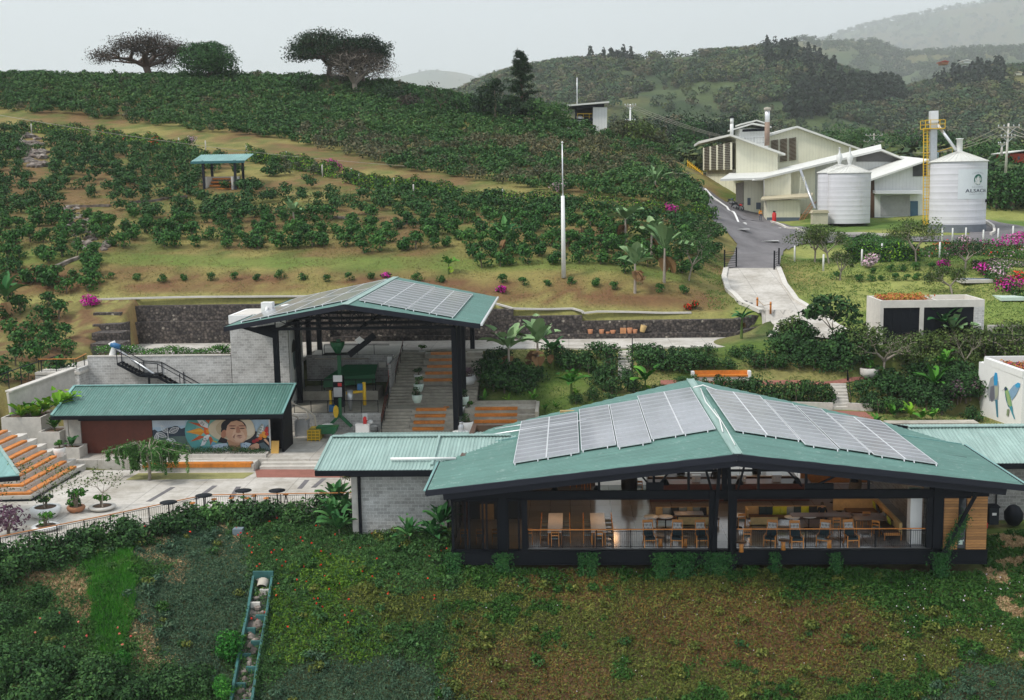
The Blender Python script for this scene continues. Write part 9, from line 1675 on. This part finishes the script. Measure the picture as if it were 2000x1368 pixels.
def scatter(name,surf,nt,size,dens,mats,label,seed,cone=0.0,pyr=(0,400),mul=5):
 XX,YY,ZZ=surf;r2=np.random.default_rng(seed);ny,nx=XX.shape;a=r2.uniform(.0,ny-1.001,nt*mul);b=r2.uniform(0,nx-1.001,nt*mul);i=a.astype(int);j=b.astype(int);fa_=a-i;fb_=b-j
 def bl(A):return A[i,j]*(1-fa_)*(1-fb_)+A[i+1,j]*fa_*(1-fb_)+A[i,j+1]*(1-fa_)*fb_+A[i+1,j+1]*fa_*fb_
 x,y,z=bl(XX),bl(YY),bl(ZZ);u,v=pjv(x,y,z);nn_=fbm(x/size/9,y/size/9,seed);kp=(u>-40)&(u<2040)&(v>pyr[0])&(v<pyr[1])&(r2.uniform(0,1,len(x))<dens(u,v,nn_,x,y));idx=np.where(kp)[0][:nt];locs=[]
 for q in idx:isc=r2.uniform()<cone;s=size*r2.uniform(.6,1.35)*(1.15 if isc else 1);locs.append((x[q],y[q],z[q]-s*.12,r2.uniform(0,6.28),s,r2.integers(0,5)+(5 if isc else 0)))
 vs=WV+WC
 if not locs:return
 V2=[(V,Fq,mi)for V,Fq,mi in vs];out=[]
 o=stuff_merge(name,V2,locs,mats,label,'woods');mi=np.zeros(len(o.data.polygons),np.int32)
 counts=[len(V2[int(l[5])][1])for l in locs];ch_=r2.integers(0,len(mats),len(locs));mi=np.repeat(ch_,counts);o.data.polygons.foreach_set('material_index',mi.astype(np.int32));print(name,len(locs));return o
FM=[leafmat('woods one',[(.022,.045,.02),(.036,.068,.027),(.055,.095,.035),(.085,.13,.045)],.01),leafmat('woods two',[(.014,.030,.016),(.023,.046,.022),(.035,.066,.028),(.05,.085,.035)],.01),leafmat('woods three',[(.045,.07,.022),(.075,.105,.032),(.11,.14,.045),(.15,.17,.06)],.01),leafmat('woods dry',[(.06,.06,.032),(.09,.09,.045),(.13,.115,.06),(.17,.145,.08)],.01),leafmat('woods mid',[(.02,.05,.026),(.035,.08,.036),(.055,.11,.046),(.08,.15,.06)],.01)]
PM=[leafmat('pine wood one',[(.005,.012,.008),(.008,.018,.011),(.012,.026,.015),(.02,.036,.02)],.01),leafmat('pine wood two',[(.007,.016,.009),(.011,.024,.013),(.017,.033,.017),(.026,.045,.022)],.01)]
open_=lambda u,v,n_,x,y:np.where(n_>.5,.05,.95)
scatter('near_mountain_woods',RA,17000,9.5,open_,FM,'broadleaf woods with clearings covering the near mountain slope',51,pyr=(80,330))
scatter('pine_wood',RA,1500,13,lambda u,v,n_,x,y:np.where((u>1545)&(u<1760)&(v>172-(u-1560)*.0)&(v<235-(u-1560)*.12),1.0,0),PM,'dark pine plantation in the middle of the near mountain',52,cone=.5,mul=60)
scatter('ridge_pines',RA,420,13,lambda u,v,n_,x,y:np.where(((u>1080)&(u<1240)&(v<128))|((u>1495)&(u<1640)&(v<155))|((u>1840)&(u<1960)&(v<180)&(v>130)),.8,0),PM,'dark pines along the ridges of the near mountain',53,cone=.6,mul=60)
scatter('middle_mountain_woods',RB,5500,22,lambda u,v,n_,x,y:np.where(n_>.52,.05,.8),FM[:2]+FM[:1],'hazy woods on the middle mountain',54)
scatter('far_mountain_woods',RC,4600,45,lambda u,v,n_,x,y:np.where(n_>.5,.06,.9),FM[:2],'hazy woods on the far cloudy mountain',55)
scatter('distant_hill_woods',RD_,600,45,lambda u,v,n_,x,y:np.full(len(u),.5),FM[:2],'hazy woods on the distant hill behind the crest',56)
xs_=np.linspace(-60,260,60);ys_=np.linspace(268,330,14);XV,YV=np.meshgrid(xs_,ys_);ZV=12+(fbm(XV/90,YV/90,7)-.5)*10+np.clip((YV-290)*.12,0,9)
scatter('valley_woods',(XV,YV,ZV),1500,9,lambda u,v,n_,x,y:np.full(len(u),.95),FM[:3],'mixed woods in the valley behind the factory',57)
XR_,YR_=np.meshgrid(np.linspace(60,120,40),np.linspace(178,262,30));scatter('right_edge_woods',(XR_,YR_,zfun(XR_,YR_)),520,7.5,lambda u,v,n_,x,y:np.where((u>1925)|(y>222),.95,0),FM[:3],'mixed woods behind the largest silo at the right',58)
XR_,YR_=np.meshgrid(np.linspace(14,60,40),np.linspace(212,262,30));scatter('shoulder_woods',(XR_,YR_,zfun(XR_,YR_)),320,6,lambda u,v,n_,x,y:np.where((u>1340)|(u<1270),.9,0),FM[:3],'mixed woods behind the factory halls',59)
hz_mat=bpy.data.materials.new('haze air');hz_mat.use_nodes=True;nt_=hz_mat.node_tree
for q in list(nt_.nodes):nt_.nodes.remove(q)
oo=nt_.nodes.new('ShaderNodeOutputMaterial');pv=nt_.nodes.new('ShaderNodeVolumePrincipled');pv.inputs['Color'].default_value=(.955,.98,1,1);pv.inputs['Density'].default_value=.00012;pv.inputs['Anisotropy'].default_value=.1;nt_.links.new(pv.outputs[0],oo.inputs['Volume'])
HZ=True
if HZ:o=MB().box(-11200,11200,-60,13200,-120,1900).build('haze',hz_mat);tag(o,'pale haze thickening with distance over the hills','haze',None,'stuff')
for o in bpy.data.objects:
 if o.get('label')and not 4<=len(o['label'].split())<=16:print('LABEL',o.name,o['label'])
